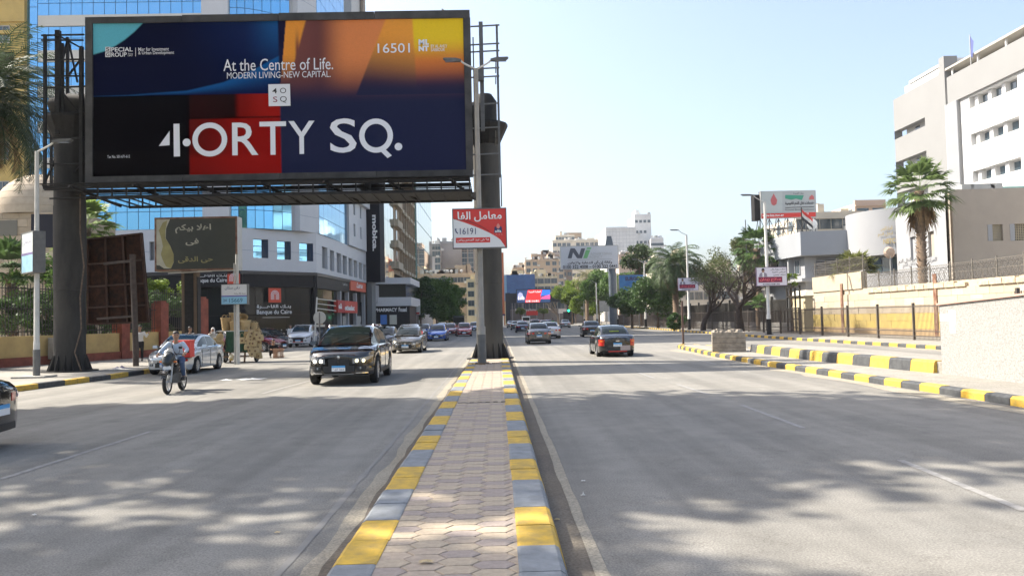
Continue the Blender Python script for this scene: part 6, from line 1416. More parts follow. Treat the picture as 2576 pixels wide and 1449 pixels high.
# ---------- buildings on the left side beyond the bank, along the street
mbk = thing('sign_tower', 'tall black vertical sign tower with white lettering beside the bank building', 'building', (-15.0, 94.5, 0)); Fm = Fc((-16.0, 93.6), (-14.05, 93.4))
x0, z0 = Fm.px(922, 709); zb_, zu = z0, 34
g = MB(); Fm.box(g, .2, Fm.L, zb_, zu, -2.2, .05); g.build('black_panel', mat('sign_black', (.008, .009, .014), .6, spec=.1), mbk, world=True)
a0, z1 = Fm.px(936, 541, .06); a1, z0 = Fm.px(950, 632, .06)
text('mobica.', a0, a1, z0, z1, tw2, mbk, y=0, T=Fm.T(mbk, .08), bold=.04, rot=1)
g = MB(); Fm.box(g, .2, .8, 0, zb_, -2.0, -.2); g.build('lower_shaft', mat('grey_cladding', (.16, .17, .17), .5), mbk, world=True)
def street_block(name, label, y0, y1, z1, m, x=-15.8, dep=12, z0=0, cat='building'):
    T = thing(name, label, cat, (x, (y0+y1)/2, 0)); fc = Fc((x, y0), (x, y1)); fe = Fc((x-dep, y0), (x, y0))
    g = MB(); prism(g, [(x-dep, y0), (x, y0), (x, y1), (x-dep, y1)], z0, z1); g.build('wall', m, T, world=True); return T, fc, fe
m_mir = mat('mirror_glass', (.62, .66, .62), .03, .9, spec=1.)
T, fc, fe = street_block('glass_building', 'mirror glass office block reflecting the buildings opposite', 95.8, 119, 36, mat('mirror_back', (.2, .2, .2), .6), x=-15.9, z0=6.5)
for i in range(8):
    for j in range(9): ob = place(fc, bmesh_box('glass_pane', 2.8, 3.15, .05, m_mir), T, 1.5+i*2.9, 7+j*3.2, .06); ob.rotation_euler = (RN.uniform(-.006, .006), 0, fc.ang+RN.uniform(-.01, .01))
T2 = T; g = MB(); prism(g, [(-27, 95.8), (-15.2, 95.8), (-14.6, 119), (-27, 119)], 4.3, 6.4); g.build('lower_band', m_alu2, T2, world=True)
g = MB(); prism(g, [(-27, 96), (-15.9, 96), (-15.6, 118), (-27, 118)], 0, 4.3); g.build('shop_wall', m_stone_b, T2, world=True)
ph_ = thing('pharmacy', 'black pharmacy shopfront under a white cornice past the bank', 'shop', (-13.3, 100, 0)); Fh = Fc((-15.7, 98.2), (-11.35, 99.8)); PQ = lambda d: [(-15.7, 98.2-d), (-11.35+d, 99.8-d), (-11.35+d, 111), (-15.7, 111)]
g = MB(); prism(g, PQ(0), 0, 3.78); g.build('wall', m_stone_b, ph_, world=True)
g = MB(); prism(g, PQ(.25), 3.78, 4.9); g.build('cornice', m_alu, ph_, world=True); g = MB(); prism(g, PQ(-.5), 4.9, 6.6); g.build('glazed_floor', m_shopglass, ph_, world=True)
g = MB(); prism(g, PQ(.2), 6.6, 7.4); g.build('upper_band', m_alu, ph_, world=True)
Fh.text('PHARMACY', 944, 775, 999, 784, tw2, ph_, o=.05, bold=.03); Fh.text('Fouad', 1003, 773, 1023, 784, tw2, ph_, o=.05, bold=.03)
for (u0, u1, m_) in ((957, 973, mat('poster_blue', (.03, .16, .5), .4)), (980, 998, mat('poster_cream', (.5, .5, .42), .5))): a0, a1, z0, z1 = opx(Fh, u0, 792, u1, 816); g = MB(); Fh.box(g, a0, a1, z0, z1, 0, .05); g.build('poster', m_, ph_, world=True)
T = thing('sign_board', 'small red and white board on a post in front of the street trees', 'sign', (P(1047, 815, 108).x, 108, 0)); q = anchor_rect(1038, 769, 1057, 792, 108, T); g = MB(); g.box(q[0], q[1], 0, .12, q[2], q[3]); g.build('board', M('pole_white'), T); g = MB(); g.box(q[0]+.1, q[1]-.1, -.02, 0, q[2]+.1, q[2]+.35); g.build('red_band', M('red'), T); g = MB(); g.bar(((q[0]+q[1])/2, .06, 0), ((q[0]+q[1])/2, .06, q[2]), .08); g.build('post', M('galv'), T)
# ornate brown building with bays
m_orn = mat('ornate_stone', (.33, .25, .165), .85, var=.12, scale=1.5, bump=.2); m_orn2 = mat('ornate_light', (.46, .39, .28), .85)
T, fc, fe = street_block('apartment_building', 'brown ornamented apartment block with projecting balconies', 120, 150, 40, m_orn, x=-15.9, z0=9.2)
g = MB(); prism(g, [(-26, 121), (-17, 121), (-17, 147), (-26, 147)], 0, 9.2); g.build('ground_floor', m_stone_b, T, world=True)
for i in range(9):
    z = 10+i*3.3
    g = MB(); fe.box(g, fe.L-4.2, fe.L+.2, z, z+1.1, -.2, .5); fc.box(g, 0, 6.0, z, z+1.1, -.1, .7); g.build('balcony', m_orn2, T, world=True)
    place(fe, bmesh_box('window', 1.5, 1.5, .05, m_win), T, fe.L-2.2, z+1.35, .07); place(fc, bmesh_box('window', 1.6, 1.6, .05, m_win), T, 3.0, z+1.35, .07)
    for k in range(5): place(fc, bmesh_box('window', 1.2, 1.7, .05, m_win, m_orn2), T, 9+k*4.2, z+1.0, .07); g = MB(); fc.box(g, 7.9+k*4.2, 10.2+k*4.2, z-.05, z+.5, 0, .5); g.build('window_ledge', m_orn2, T, world=True)
for k in range(7): g = MB(); fc.box(g, 7.0+k*3.4, 7.3+k*3.4, 9.4, 39, 0, .35); g.build('pilaster', m_orn, T, world=True)
m_teal = mat('teal_glass', (.28, .62, .56), .05, .8, spec=1.)
T, fc, fe = street_block('glass_building', 'pale turquoise glass building behind the brown block', 151, 187, 44, mat('teal_back', (.3, .4, .4), .5), x=-15.6, z0=8)
for j in range(11): place(fe, bmesh_box('glass_pane', 3.0, 3.0, .05, m_teal), T, fe.L-1.6, 8.6+j*3.15, .07); place(fe, bmesh_box('glass_pane', 3.0, 3.0, .05, m_teal), T, fe.L-4.8, 8.6+j*3.15, .07)
for i in range(8):
    for j in range(8): place(fc, bmesh_box('mirror_pane', 4.2, 4.1, .05, m_mir), T, 2.2+i*4.4, 8.6+j*4.3, .07)
g = MB(); fe.box(g, fe.L-1.9, fe.L-1.0, 33, 35.2, .08, .12); g.build('emblem', M('text_black'), T, world=True)
g = MB(); prism(g, [(-27, 150), (-15.4, 150), (-15.4, 184), (-27, 184)], 0, 8); g.build('base', m_alu2, T, world=True)

# ---------- far apartment blocks
def block(label, u0, vt, u1, Y, dep, m, rows=4, cols=4, ww=1.3, wh=1.4, name='apartment_building', vb=700, side=True, clutter=3, fr=True, ac=True, zbot=0.):
    a = P(u0, 700, Y).x; b = P(u1, 700, Y).x; zt = P((u0+u1)/2, vt, Y).z; T = thing(name, label, 'building', ((a+b)/2, Y+dep/2, 0))
    g = MB(); prism(g, [(a, Y), (b, Y), (b, Y+dep), (a, Y+dep)], zbot, zt); g.build('wall', m, T, world=True)
    fc = Fc((a, Y), (b, Y)); zb = P((u0+u1)/2, vb, Y).z; fh = (zt-zb)/max(rows, 1)
    for i in range(rows):
        z = zt-(i+1)*fh+fh*.3
        for k in range(cols):
            if RN.random() < .08: continue
            place(fc, bmesh_box('window', ww, wh, .05, m_win, m_fr if fr else None), T, fc.L*(k+.5)/cols, z, .03)
            if ac and RN.random() < .25: place(fc, bmesh_box('air_conditioner', .9, .6, .4, M('pole_white')), T, fc.L*(k+.5)/cols+ww*.9, z-.3, .42)
        if side:
            fs = Fc((b, Y), (b, Y+dep)) if b < 0 else Fc((a, Y+dep), (a, Y))
            for k in range(3): place(fs, bmesh_box('window', ww, wh, .05, m_win, m_fr if fr else None), T, fs.L*(k+.5)/3, z, .03)
    g = MB(); fc.box(g, 0, fc.L, zt, zt+.5, -.25, 0); fc.box(g, 0, fc.L, zt-.35, zt-.2, 0, .25); g.build('parapet', m, T, world=True)
    for i in range(clutter):
        s = fc.L*RN.random()*.8+.1*fc.L; w = RN.uniform(.06, .25)*fc.L; h = RN.uniform(1.2, 3.2); g = MB(); fc.box(g, s, min(s+w, fc.L), zt+.02, zt+h, -dep*.7, -dep*.2); g.build('roof_room', m, T, world=True)
    for i in range(clutter*2):
        s = fc.L*RN.random(); w = RN.uniform(.5, 1.6); g = MB(); fc.box(g, s*.95, min(s*.95+w, fc.L), zt+.02, zt+RN.uniform(.6, 1.8), -2.5, -1); g.build('roof_tank', RN.choice([m, M('pole_white'), M('galv')]), T, world=True)
    for i in range(clutter):
        s = fc.L*RN.random(); c = fc.p(s, zt+1.2, -1.5); g = MB(); g.tube([c-Vector((0, 0, 1.2)), c], .06, 6); g.lathe([(.0, 0), (.25, .08), (.42, .2)], (c.x, c.y, c.z), 10, ax='y'); g.build('satellite_dish', M('pole_white'), T, world=True)
    return T, fc, zt
def st(n, c): return mat(n, c, .9, var=.07, scale=.5)
s_grey = st('plaster_grey', (.42, .41, .39)); s_tan = st('plaster_tan', (.44, .34, .24)); s_brn = st('plaster_brown', (.33, .25, .19)); s_ylw = st('plaster_yellow', (.62, .52, .33)); s_wht = st('plaster_white', (.66, .66, .64)); s_pnk = st('plaster_pink', (.56, .42, .32)); s_crm = st('plaster_cream', (.58, .52, .42))
block('pale grey apartment block just right of the turquoise glass building', 1084, 617, 1108, 228, 16, s_grey, 5, 2, 1.6, 1.5, clutter=1)
block('blank grey slab block behind the street trees', 1106, 611, 1164, 236, 18, s_grey, 0, 0, clutter=1, side=False)
block('brown apartment block left of the median column', 1162, 628, 1225, 224, 16, s_brn, 6, 4, 1.5, 1.4, clutter=2)
block('low beige building with roof dishes behind the street trees', 1085, 692, 1232, 206, 14, s_tan, 3, 9, 1.6, 1.3, vb=770, clutter=5)
block('sunlit yellow building left of the median column', 1173, 706, 1240, 198, 7, s_ylw, 4, 3, 1.5, 1.4, vb=800, clutter=1)
block('thin orange edged building right of the column', 1240, 640, 1268, 225, 10, st('plaster_orange', (.5, .16, .07)), 4, 1, vb=780, clutter=0, fr=False)
T, fcB, zB = block('yellowish block carrying the big blue printed hoarding', 1268, 699, 1402, 262, 14, s_ylw, 3, 8, 2.0, 1.8, vb=762, clutter=5)
hb = thing('hoarding', 'big faded blue printed hoarding on the front of the yellowish block', 'billboard', (P(1305, 720, 260.5).x, 260.5, 0)); q = anchor_rect(1265, 691, 1346, 756, 260.5, hb)
g = MB(); g.box(q[0], q[1], 0, .4, q[2], q[3]); g.build('panel', mat('hoarding_blue', (.035, .085, .21), .7, col2=(.06, .15, .33), scale=.25, detail=6), hb); g = MB(); g.box(q[0], q[0]+1.3, -.05, 0, q[2], q[3]); g.build('pale_edge', mat('pale_cyan', (.2, .36, .5), .7), hb)
g = MB()
for k in range(8): x_ = q[0]+1.5+k*1.0; g.box(x_, x_+.8, -.05, 0, q[2], q[2]+.5+.9*abs(sin(k*1.9)))
g.build('torn_edge', M('pole_white'), hb)
block('brown block of flats with patched walls in the distance', 1322, 656, 1420, 285, 16, s_tan, 5, 6, 1.5, 1.4, vb=740, clutter=6)
block('sandy block of flats rising behind the patched one', 1344, 642, 1440, 300, 16, s_brn, 5, 7, 1.5, 1.4, vb=740, clutter=4)
block('low sandy roofscape block at the left of the skyline', 1290, 676, 1340, 296, 16, s_tan, 4, 4, 1.4, 1.3, vb=750, clutter=6)
block('tall cream block with penthouse on the skyline', 1392, 606, 1532, 335, 20, s_crm, 8, 12, 1.5, 1.5, vb=760, clutter=3)
block('stepped penthouse on top of the cream skyline block', 1400, 594, 1448, 345, 12, s_crm, 2, 6, 1.2, 1.2, vb=620, clutter=1)
block('upper tan penthouse of the skyline block', 1424, 588, 1466, 352, 10, s_tan, 1, 3, 1.2, 1.2, vb=610, clutter=0)
T, fcW, zW = block('white tiled tower block, lower wing', 1527, 574, 1604, 300, 22, s_wht, 0, 0, clutter=0, side=False)
g = MB()
for k in range(1, 22): fcW.box(g, 0, fcW.L, zW-k*1.45, zW-k*1.45+.09, 0, .03)
for k in range(1, 9): fcW.box(g, fcW.L*k/9, fcW.L*k/9+.07, 5, zW, 0, .025)
g.build('tile_joints', mat('joint_grey', (.42, .43, .43), .8), T, world=True)
T, fcV, zV = block('white tiled tower block, tall square wing', 1600, 542, 1642, 310, 16, s_wht, 6, 4, 1.1, 1.1, clutter=1, side=False, fr=False)
T, fcV, zV = block('white lower shoulder of the tiled tower', 1640, 601, 1672, 306, 14, s_wht, 4, 5, 1.1, 1.1, clutter=1, side=False, fr=False)
block('pink house behind the agency billboard and dark trees', 1558, 643, 1640, 210, 14, s_pnk, 3, 5, 1.4, 1.3, vb=740, clutter=2)
block('pale house behind the bare trees by the railings', 1700, 690, 1925, 132, 14, s_crm, 3, 10, 1.3, 1.3, vb=800, clutter=3)
block('cream flats between palm and blood bank', 1640, 655, 1730, 170, 14, s_crm, 4, 5, 1.4, 1.3, vb=790, clutter=2)
T, fcS, zS = block('grey shop building at the far junction under the screen', 1276, 757, 1490, 242, 12, mat('shop_grey', (.15, .14, .125), .8, var=.2, scale=.5), 1, 12, 2.2, 2.0, vb=785, clutter=0)
fcS.text('BeNeshty', 1296, 776, 1350, 788, M('pole_white'), T, o=.1, bold=.02)
for (u0, v0, u1, v1, m_, lab) in ((1324, 782, 1353, 793, 'red', 'long red shop banner at the far junction'), (1405, 777, 1437, 788, 'pole_white', 'pale grey banner at the far junction'), (1286, 742, 1318, 750, 'pole_white', 'pale sign under the gantry beam')):
    T = thing('shop_banner', lab, 'banner', (P((u0+u1)/2, v1, 232).x, 232, 0)); q = anchor_rect(u0, v0, u1, v1, 232, T); g = MB(); g.box(q[0], q[1], 0, .15, q[2], q[3]); g.build('banner_cloth', M(m_), T)
    for x_ in (q[0]+.3, q[1]-.3): g = MB(); g.bar((x_, .2, 0), (x_, .2, q[3]), .12); g.build('post', M('galv'), T)
T = thing('kiosk', 'tiny white kiosk with blue awning beside the gantry post', 'kiosk', (P(1262, 808, 190).x, 190, 0)); q = anchor_rect(1254, 790, 1268, 812, 190, T); g = MB(); g.box(q[0], q[1], 0, 1.5, 0, q[3]-.4); g.build('booth', M('white'), T); g = MB(); g.box(q[0]-.3, q[1]+.3, -.5, 1.6, q[3]-.4, q[3]); g.build('awning', M('sign_navy'), T)
T = thing('traffic_light', 'traffic light showing green at the far junction', 'traffic light', (P(1431, 810, 200).x, 200, .15)); z = P(1431, 782, 200).z; g = MB(); g.bar((0, 0, 0), (0, 0, z-.5), .14); g.box(-1.4, 1.4, .1, .5, 0, 3.2); g.build('post', M('gantry_black'), T); g = MB(); g.box(-.35, .35, -.3, .0, z-1.4, z+.5); g.build('signal_box', M('black'), T); g = MB(); g.lathe([(0, -.04), (.28, -.02), (.28, .02)], (0, -.33, z-1.0+.9), 12, ax='y'); g.build('green_lens', mat('signal_green', (.02, .8, .35), .4, emit=3.), T)

# ---------- right-hand side: railings, walls, blood bank, hospital
fx = lambda y: 22.75+.0*y
rf = thing('railing', 'long dark steel railing along the right pavement', 'railing', (22.8, 60, .15)); mi_ = mat('railing_paint', (.085, .07, .06), .6, .2)
for i in range(37): g = MB(); y_ = 10+i*4.0; x_ = fx(y_); g.box(x_-.06, x_+.06, y_-.06, y_+.06, .15, 2.18); g.build('post', mi_, rf, world=True)
g = MB(); y_ = 10.
while y_ < 154: g.box(fx(y_)-.010, fx(y_)+.010, y_-.010, y_+.010, .2, 2.06); y_ += .125
tag(g.build('bars', mi_, rf, world=True), kind='stuff')
for z in (.35, .62, 1.95): g = MB(); g.box(22.72, 22.78, 10, 154, z, z+.05); g.build('rail', mi_, rf, world=True)
bf_ = thing('garden_fence', 'taller black iron fence on a low wall behind the railing', 'fence', (25.2, 100, .15)); g = MB(); g.box(25.0, 25.25, 66, 160, .1, .95); g.build('low_wall', mat('fence_wall', (.30, .29, .27), .9, var=.2, scale=1.5), bf_, world=True)
for i in range(22): g = MB(); y_ = 66+i*4.3; g.box(25.0, 25.2, y_, y_+.2, .95, 3.3); g.build('post', M('steel_grey') if i % 3 == 0 else M('iron_dark'), bf_, world=True)
g = MB(); y_ = 66.
while y_ < 160: g.box(25.08, 25.12, y_, y_+.05, .95, 3.0); y_ += .17
for z in (1.1, 2.0, 2.9): g.box(25.07, 25.13, 66, 160, z, z+.06)
tag(g.build('iron_bars', M('iron_dark'), bf_, world=True), kind='stuff')
gt = thing('gate', 'black framed gate before the sandy booth by the yellow wall', 'gate', (25, 64.5, .15))
for y_ in (63.4, 64.4, 65.4, 66.2): g = MB(); g.box(24.9, 25.02, y_, y_+.12, .15, 4.0); g.build('frame_post', M('iron_dark'), gt, world=True)
for z in (1.2, 2.1, 3.1, 3.9): g = MB(); g.box(24.9, 25.02, 63.4, 66.3, z, z+.1); g.build('rail', M('iron_dark'), gt, world=True)
T = thing('booth', 'sandy domed roofed booth behind the black gate', 'booth', (27.5, 67, .15)); g = MB(); g.box(26.2, 29.4, 65.5, 69, .15, 3.2); g.build('wall', s_ylw, T, world=True); g = MB(); g.box(26.0, 29.6, 65.3, 69.2, 3.2, 3.7, tw=.7, tl=.7); g.build('roof', s_crm, T, world=True)
# cream block wall
cw = thing('block_wall', 'sunlit cream block wall with razor wire on top behind the railing', 'wall', (26.2, 50, .15)); Fb = Fc((26.0, 63.4), (26.0, 30)); mcb = [mat('cream_block', (.46, .385, .28), .9, var=.06, scale=2, bump=.1), mat('cream_block_b', (.43, .355, .255), .9, var=.06, scale=2, bump=.1), mat('cream_block_c', (.48, .41, .31), .9, var=.06, scale=2, bump=.1)]
g = MB(); Fb.box(g, 0, Fb.L, .1, 3.4, -.45, -.10); Fb.box(g, 0, 8.6, 3.4, 4.62, -.45, -.02); g.build('wall_core', mcb[0], cw, world=True)
m_yb = [mat('yellow_block', (.58, .43, .12), .85, var=.08, scale=2), mat('yellow_block_b', (.54, .41, .13), .85, var=.08, scale=2)]
zb = .15; g = MB(); Fb.box(g, 0, Fb.L, .1, .62, -.1, .05); g.build('plinth', mat('tan_plinth', (.40, .28, .15), .9, var=.15, scale=2), cw, world=True)
block_wall(Fb, cw, 0, Fb.L, .62, 1.6, 1.15, .49, m_yb, d=.10, gap=.016); block_wall(Fb, cw, 0, Fb.L, 1.6, 3.05, 1.15, .485, mcb, d=.10, gap=.016)
for i in range(24):
    if RN.random() < .2: continue
    g = MB(); a = 8.6+i*1.04; Fb.box(g, a, a+.98, 3.05, 3.3+RN.uniform(-.05, .1), -.3, .10); g.build('coping_brick', mat('coping_sand', (.47, .38, .27), .95, var=.25, scale=5, bump=.6), cw, world=True)
for a in (5.3, 17.8): g = MB(); Fb.box(g, a, a+.35, .15, 3.9, 0, .06); g.build('rusty_strip', M('rust_frame'), cw, world=True)
rz_ = thing('razor_wire_fence', 'rusty wire mesh fence with razor coils on top of the cream wall', 'fence', (26.2, 48, 3.3)); mw_ = mat('wire_grey', (.20, .18, .15), .6, .4)
def wire(a0, a1, z0, nm=''):
    n = int((a1-a0)/2.1)
    for i in range(n+1): g = MB(); q = Fb.p(a0+i*2.1, z0, -.2); g.bar(q, q+Vector((0, 0, 1.25)), .06); g.build('post', mw_, rz_, world=True)
    g = MB(); k = int((a1-a0)*14)
    pts = [Fb.p(a0+(a1-a0)*i/k, z0+.55+.42*sin(i*2*pi/7), -.2+.42*cos(i*2*pi/7)) for i in range(k)]; g.tube(pts, .012, 3, cap=False)
    for z in (z0+.1, z0+.6, z0+1.1): g.bar(Fb.p(a0, z, -.2), Fb.p(a1, z, -.2), .02)
    a = a0
    while a < a1: g.bar(Fb.p(a, z0, -.2), Fb.p(a+.9, z0+1.1, -.2), .012); g.bar(Fb.p(a+.9, z0, -.2), Fb.p(a, z0+1.1, -.2), .012); a += .22
    tag(g.build('wire_coils', mw_, rz_, world=True), kind='stuff')
wire(8.7, 33, 3.3); wire(.2, 8.6, 4.62)
# blood bank (grey blue) left part
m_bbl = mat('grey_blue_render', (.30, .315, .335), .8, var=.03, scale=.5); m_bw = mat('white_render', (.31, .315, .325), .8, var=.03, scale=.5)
bbk = thing('blood_bank', 'grey blue clinic building with louvres and a curved white drum', 'building', (30, 68, .15)); Fa = Fc((26.2, 78), (27.0, 68)); Fb2 = Fc((27.0, 68), (35.0, 66.5))
ztp = Fb2.px(2020, 583)[1]; zlo = Fb2.px(2020, 643)[1]
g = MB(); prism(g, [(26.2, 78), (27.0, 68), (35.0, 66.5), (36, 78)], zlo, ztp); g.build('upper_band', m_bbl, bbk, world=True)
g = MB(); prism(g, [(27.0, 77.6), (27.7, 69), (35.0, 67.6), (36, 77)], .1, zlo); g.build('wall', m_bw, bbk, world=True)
Fa2 = Fc((27.0, 77.6), (27.7, 69)); 
for k in range(4): place(Fa2, bmesh_box('window', .8, 1.2, .05, m_win, m_bw), bbk, 1.6+k*1.9, zlo-1.5, .05); g = MB(); Fa2.box(g, .5+k*1.9, .75+k*1.9, zlo-2, zlo, 0, .5); g.build('fin', m_bw, bbk, world=True)
g = MB(); Fa.box(g, 0, Fa.L, zlo-2.3, zlo-2.0, -.9, .0); g.build('ledge', m_bw, bbk, world=True)
Fc2 = Fc((27.7, 69), (35, 67.6)); g = MB(); Fc2.box(g, 1.0, 7, zlo-1.7, zlo-.25, .02, .06); g.build('louvre_box', M('steel_dark'), bbk, world=True)
for k in range(9): g = MB(); Fc2.box(g, 1.0, 7, zlo-.38-k*.155, zlo-.30-k*.155, .06, .20); g.build('slat', mat('louvre_grey', (.30, .31, .33), .6), bbk, world=True)
# white drum and flat wing
cxd, cyd, rd2 = 36.0, 66.5, 5.2
zt3 = 10.2
def arcw(mb, r, z0, z1, a0, a1, n=18):
    for i in range(n):
        t0, t1 = a0+(a1-a0)*i/n, a0+(a1-a0)*(i+1)/n; mb.quad((cxd+r*cos(t0), cyd+r*sin(t0), z0), (cxd+r*cos(t1), cyd+r*sin(t1), z0), (cxd+r*cos(t1), cyd+r*sin(t1), z1), (cxd+r*cos(t0), cyd+r*sin(t0), z1))
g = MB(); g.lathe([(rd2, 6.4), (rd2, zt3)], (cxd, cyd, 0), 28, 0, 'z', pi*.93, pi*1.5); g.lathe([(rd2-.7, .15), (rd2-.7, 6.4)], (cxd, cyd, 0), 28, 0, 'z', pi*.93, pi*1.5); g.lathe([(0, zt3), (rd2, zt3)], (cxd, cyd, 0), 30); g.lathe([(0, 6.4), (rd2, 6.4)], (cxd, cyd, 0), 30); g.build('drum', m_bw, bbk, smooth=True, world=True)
for k in range(6): t = pi*(1.08+.055*k); g = MB(); Fz = Fc((cxd+(rd2-.66)*cos(t), cyd+(rd2-.66)*sin(t)), (cxd+(rd2-.66)*cos(t+.15), cyd+(rd2-.66)*sin(t+.15))); Fz.box(g, 0, Fz.L, 5.0, 6.2, -.1, .03); g.build('window', m_win, bbk, world=True)
mg_ = mat('gilt_letters', (.30, .24, .12), .5)
t = pi*1.22; Fl = Fc((cxd+(rd2+.05)*cos(t-.2), cyd+(rd2+.05)*sin(t-.2)), (cxd+(rd2+.05)*cos(t+.24), cyd+(rd2+.05)*sin(t+.24)))
Fl.text('NBTC', 2222, 600, 2252, 613, mg_, bbk, o=.18, bold=.04); Fl.text('المركز القومى', 2215, 569, 2245, 581, mg_, bbk, o=.18, bold=.03, ar=True); Fl.text('لنقل الدم', 2208, 584, 2246, 596, mg_, bbk, o=.18, bold=.03, ar=True)
Fwg = Fc((32.6, 62.3), (30.8, 52.2)); wg = thing('clinic_wing', 'bluish white clinic wing behind the tall fan palm', 'building', (33, 57, .15)); ow = [(a, a+1.1, 5.6, 7.4) for a in (3.2, 5.0, 6.9)]
g = MB(); Fwg.open_wall(g, 0, Fwg.L, .15, 10.0, ow, .4); prism(g, [(32.65, 62.3), (31.25, 52.3), (40, 52.3), (40, 62.3)], .15, 9.98); g.build('wall', m_bw, wg, world=True)
for q in ow: place(Fwg, bmesh_box('window', q[1]-q[0], q[3]-q[2], .05, mat('grille_brown', (.14, .12, .09), .7, var=.5, scale=14)), wg, (q[0]+q[1])/2, q[2], -.3)
Fdn = Fwg; wg2 = Fwg.text('المركز القومى لنقل الدم', 2260, 667-22, 2345, 682-22, M('iron_dark'), wg, o=.3, ar=True, bold=.03)
tp = thing('annex_building', 'taupe rendered annex with latticed windows at the right edge', 'building', (38, 50, .15)); Ftp = Fc((30.9, 51.6), (46, 50.6)); m_tp = mat('taupe_render', (.37, .32, .265), .9, var=.04, scale=1)
ot = [opx(Ftp, 2485, 565, 2523, 606), opx(Ftp, 2541, 563, 2600, 605)]
g = MB(); zt4 = Ftp.px(2420, 477)[1]; Ftp.open_wall(g, 0, Ftp.L, .15, zt4, ot, .3); prism(g, [(30.93, 51.9), (46, 51.0), (46, 60), (32.4, 60)], .15, zt4-.02); g.build('wall', m_tp, tp, world=True)
for q in ot:
    place(Ftp, bmesh_box('window', q[1]-q[0], q[3]-q[2], .05, m_crb if False else mat('lattice_back', (.05, .045, .035), .8)), tp, (q[0]+q[1])/2, q[2], -.26); g = MB(); n_ = 9
    for i in range(n_): a = q[0]+.35+(q[1]-q[0]-.35)*i/(n_-1); Ftp.box(g, a-.025, a+.025, q[2], q[3], -.2, -.16)
    for i in range(11): z = q[2]+(q[3]-q[2])*i/10; Ftp.box(g, q[0]+.3, q[1], z-.025, z+.025, -.2, -.15)
    g.build('lattice', mat('lattice_sand', (.36, .31, .22), .8), tp, world=True); g = MB(); Ftp.box(g, q[0], q[0]+.3, q[2], q[3], -.2, .02); g.build('window_fin', m_bw, tp, world=True)
for k, u in enumerate((2432, 2455, 2485, 2505)): a = Ftp.px(u, 470)[0]; g = MB(); Ftp.box(g, a, a+.8, zt4+.02, zt4+.45, -1.6, -.6); g.build('roof_unit', M('galv'), tp, world=True)
g = MB(); Ftp.box(g, Ftp.px(2540, 470)[0], Ftp.L, zt4, zt4+.4, -2, -1.9); g.build('green_screen', mat('pale_green', (.25, .45, .40), .5), tp, world=True)
# hospital block
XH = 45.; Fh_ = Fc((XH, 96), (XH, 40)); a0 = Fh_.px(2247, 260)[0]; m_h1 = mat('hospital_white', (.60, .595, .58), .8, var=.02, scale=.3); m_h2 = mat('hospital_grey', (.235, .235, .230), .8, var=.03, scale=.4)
hs = thing('hospital', 'large white hospital block with long window slots at the upper right', 'building', (52, 70, .15)); am = Fh_.px(2376, 300)[0]; ae = Fh_.L
ztl = Fh_.px(2300, 223)[1]; 
def rc(fc, u, vt, vb, o=0.): return fc.px(u, vb, o)[1], fc.px(u, vt, o)[1]
r1 = rc(Fh_, 2326, 296, 318); r2 = rc(Fh_, 2330, 379, 412); r3 = (r2[0]-(r1[0]-r2[0]), r2[1]-(r1[1]-r2[1]))
ops = [(a0-.01, Fh_.px(2327, 310)[0], r[0], r[1]) for r in (r1, r2, r3)]
g = MB(); Fh_.open_wall(g, a0, am, .15, ztl, ops, .9); g.build('grey_wing', m_h2, hs, world=True)
g = MB(); prism(g, [(XH+.9, 96-a0-.9), (XH+.9, 96-am), (XH+14, 96-am), (XH+14, 96-a0-1.2)], .15, ztl+1.2); prism(g, [(XH+.8, 96-a0-2), (XH+.8, 96-am), (XH+13, 96-am), (XH+13, 96-a0-2)], ztl+1.2, ztl+1.5); g.build('inner_wall', m_h1, hs, world=True)
for r in (r1, r2, r3):
    for k in range(2): a = a0+3.2+k*2.4; place(Fh_, bmesh_box('window', .9, r[1]-r[0]-.5, .05, m_win), hs, a, r[0]+.3, -.84)
    g = MB(); prism(g, [(XH, 96-a0-.02), (XH+.2, 96-a0-.02), (XH+.2, 96-a0-.4), (XH, 96-a0-.4)], r[0]-.01, r[0]); g.build('slab_edge', m_h2, hs, world=True)
PRJ = .9; Fj = Fc((XH-PRJ, 96), (XH-PRJ, 40)); as_ = Fh_.px(2392, 300)[0]; aj = Fj.px(2394, 300)[0]
g = MB(); Fh_.box(g, am, am+.9, .15, ztl+1.4, -1, .35); g.build('grey_fin', m_h2, hs, world=True)
zr = Fj.px(2400, 190)[1]
g = MB(); Fh_.box(g, am+.9, aj+.3, .15, zr-2.0, -1, .0); Fh_.box(g, am+.9, aj, zr-2.0, zr-.3, -3, -.8); g.build('link_wall', m_h1, hs, world=True)
rr_ = [rc(Fj, 2558, 189, 222), rc(Fj, 2562, 292, 325), rc(Fj, 2566, 395, 427)]; aw0 = Fj.px(2438, 250)[0]; aw1 = Fj.px(2559, 200)[0]
ops = [(aw0, aw1, r[0], r[1]) for r in rr_]+[(aw1+2.5, Fj.L-3, r[0], r[1]) for r in rr_]
g = MB(); Fj.open_wall(g, aj, Fj.L, .15, zr-.02, ops, .7); g.build('white_wing', m_h1, hs, world=True)
g = MB(); prism(g, [(XH-PRJ+.7, 96-aj), (XH-PRJ+.7, 40.2), (XH+14, 40.2), (XH+14, 96-aj)], .15, zr+.4); g.build('inner_wall', m_h1, hs, world=True)
zgb = Fj.px(2440, 240)[1]
g = MB(); Fj.box(g, aj-.1, Fj.L, zgb, zr, 0, .25); Fj.box(g, aj-.1, aw0-1.4, .15, zgb, 0, .25); g.build('grey_band', m_h2, hs, world=True)
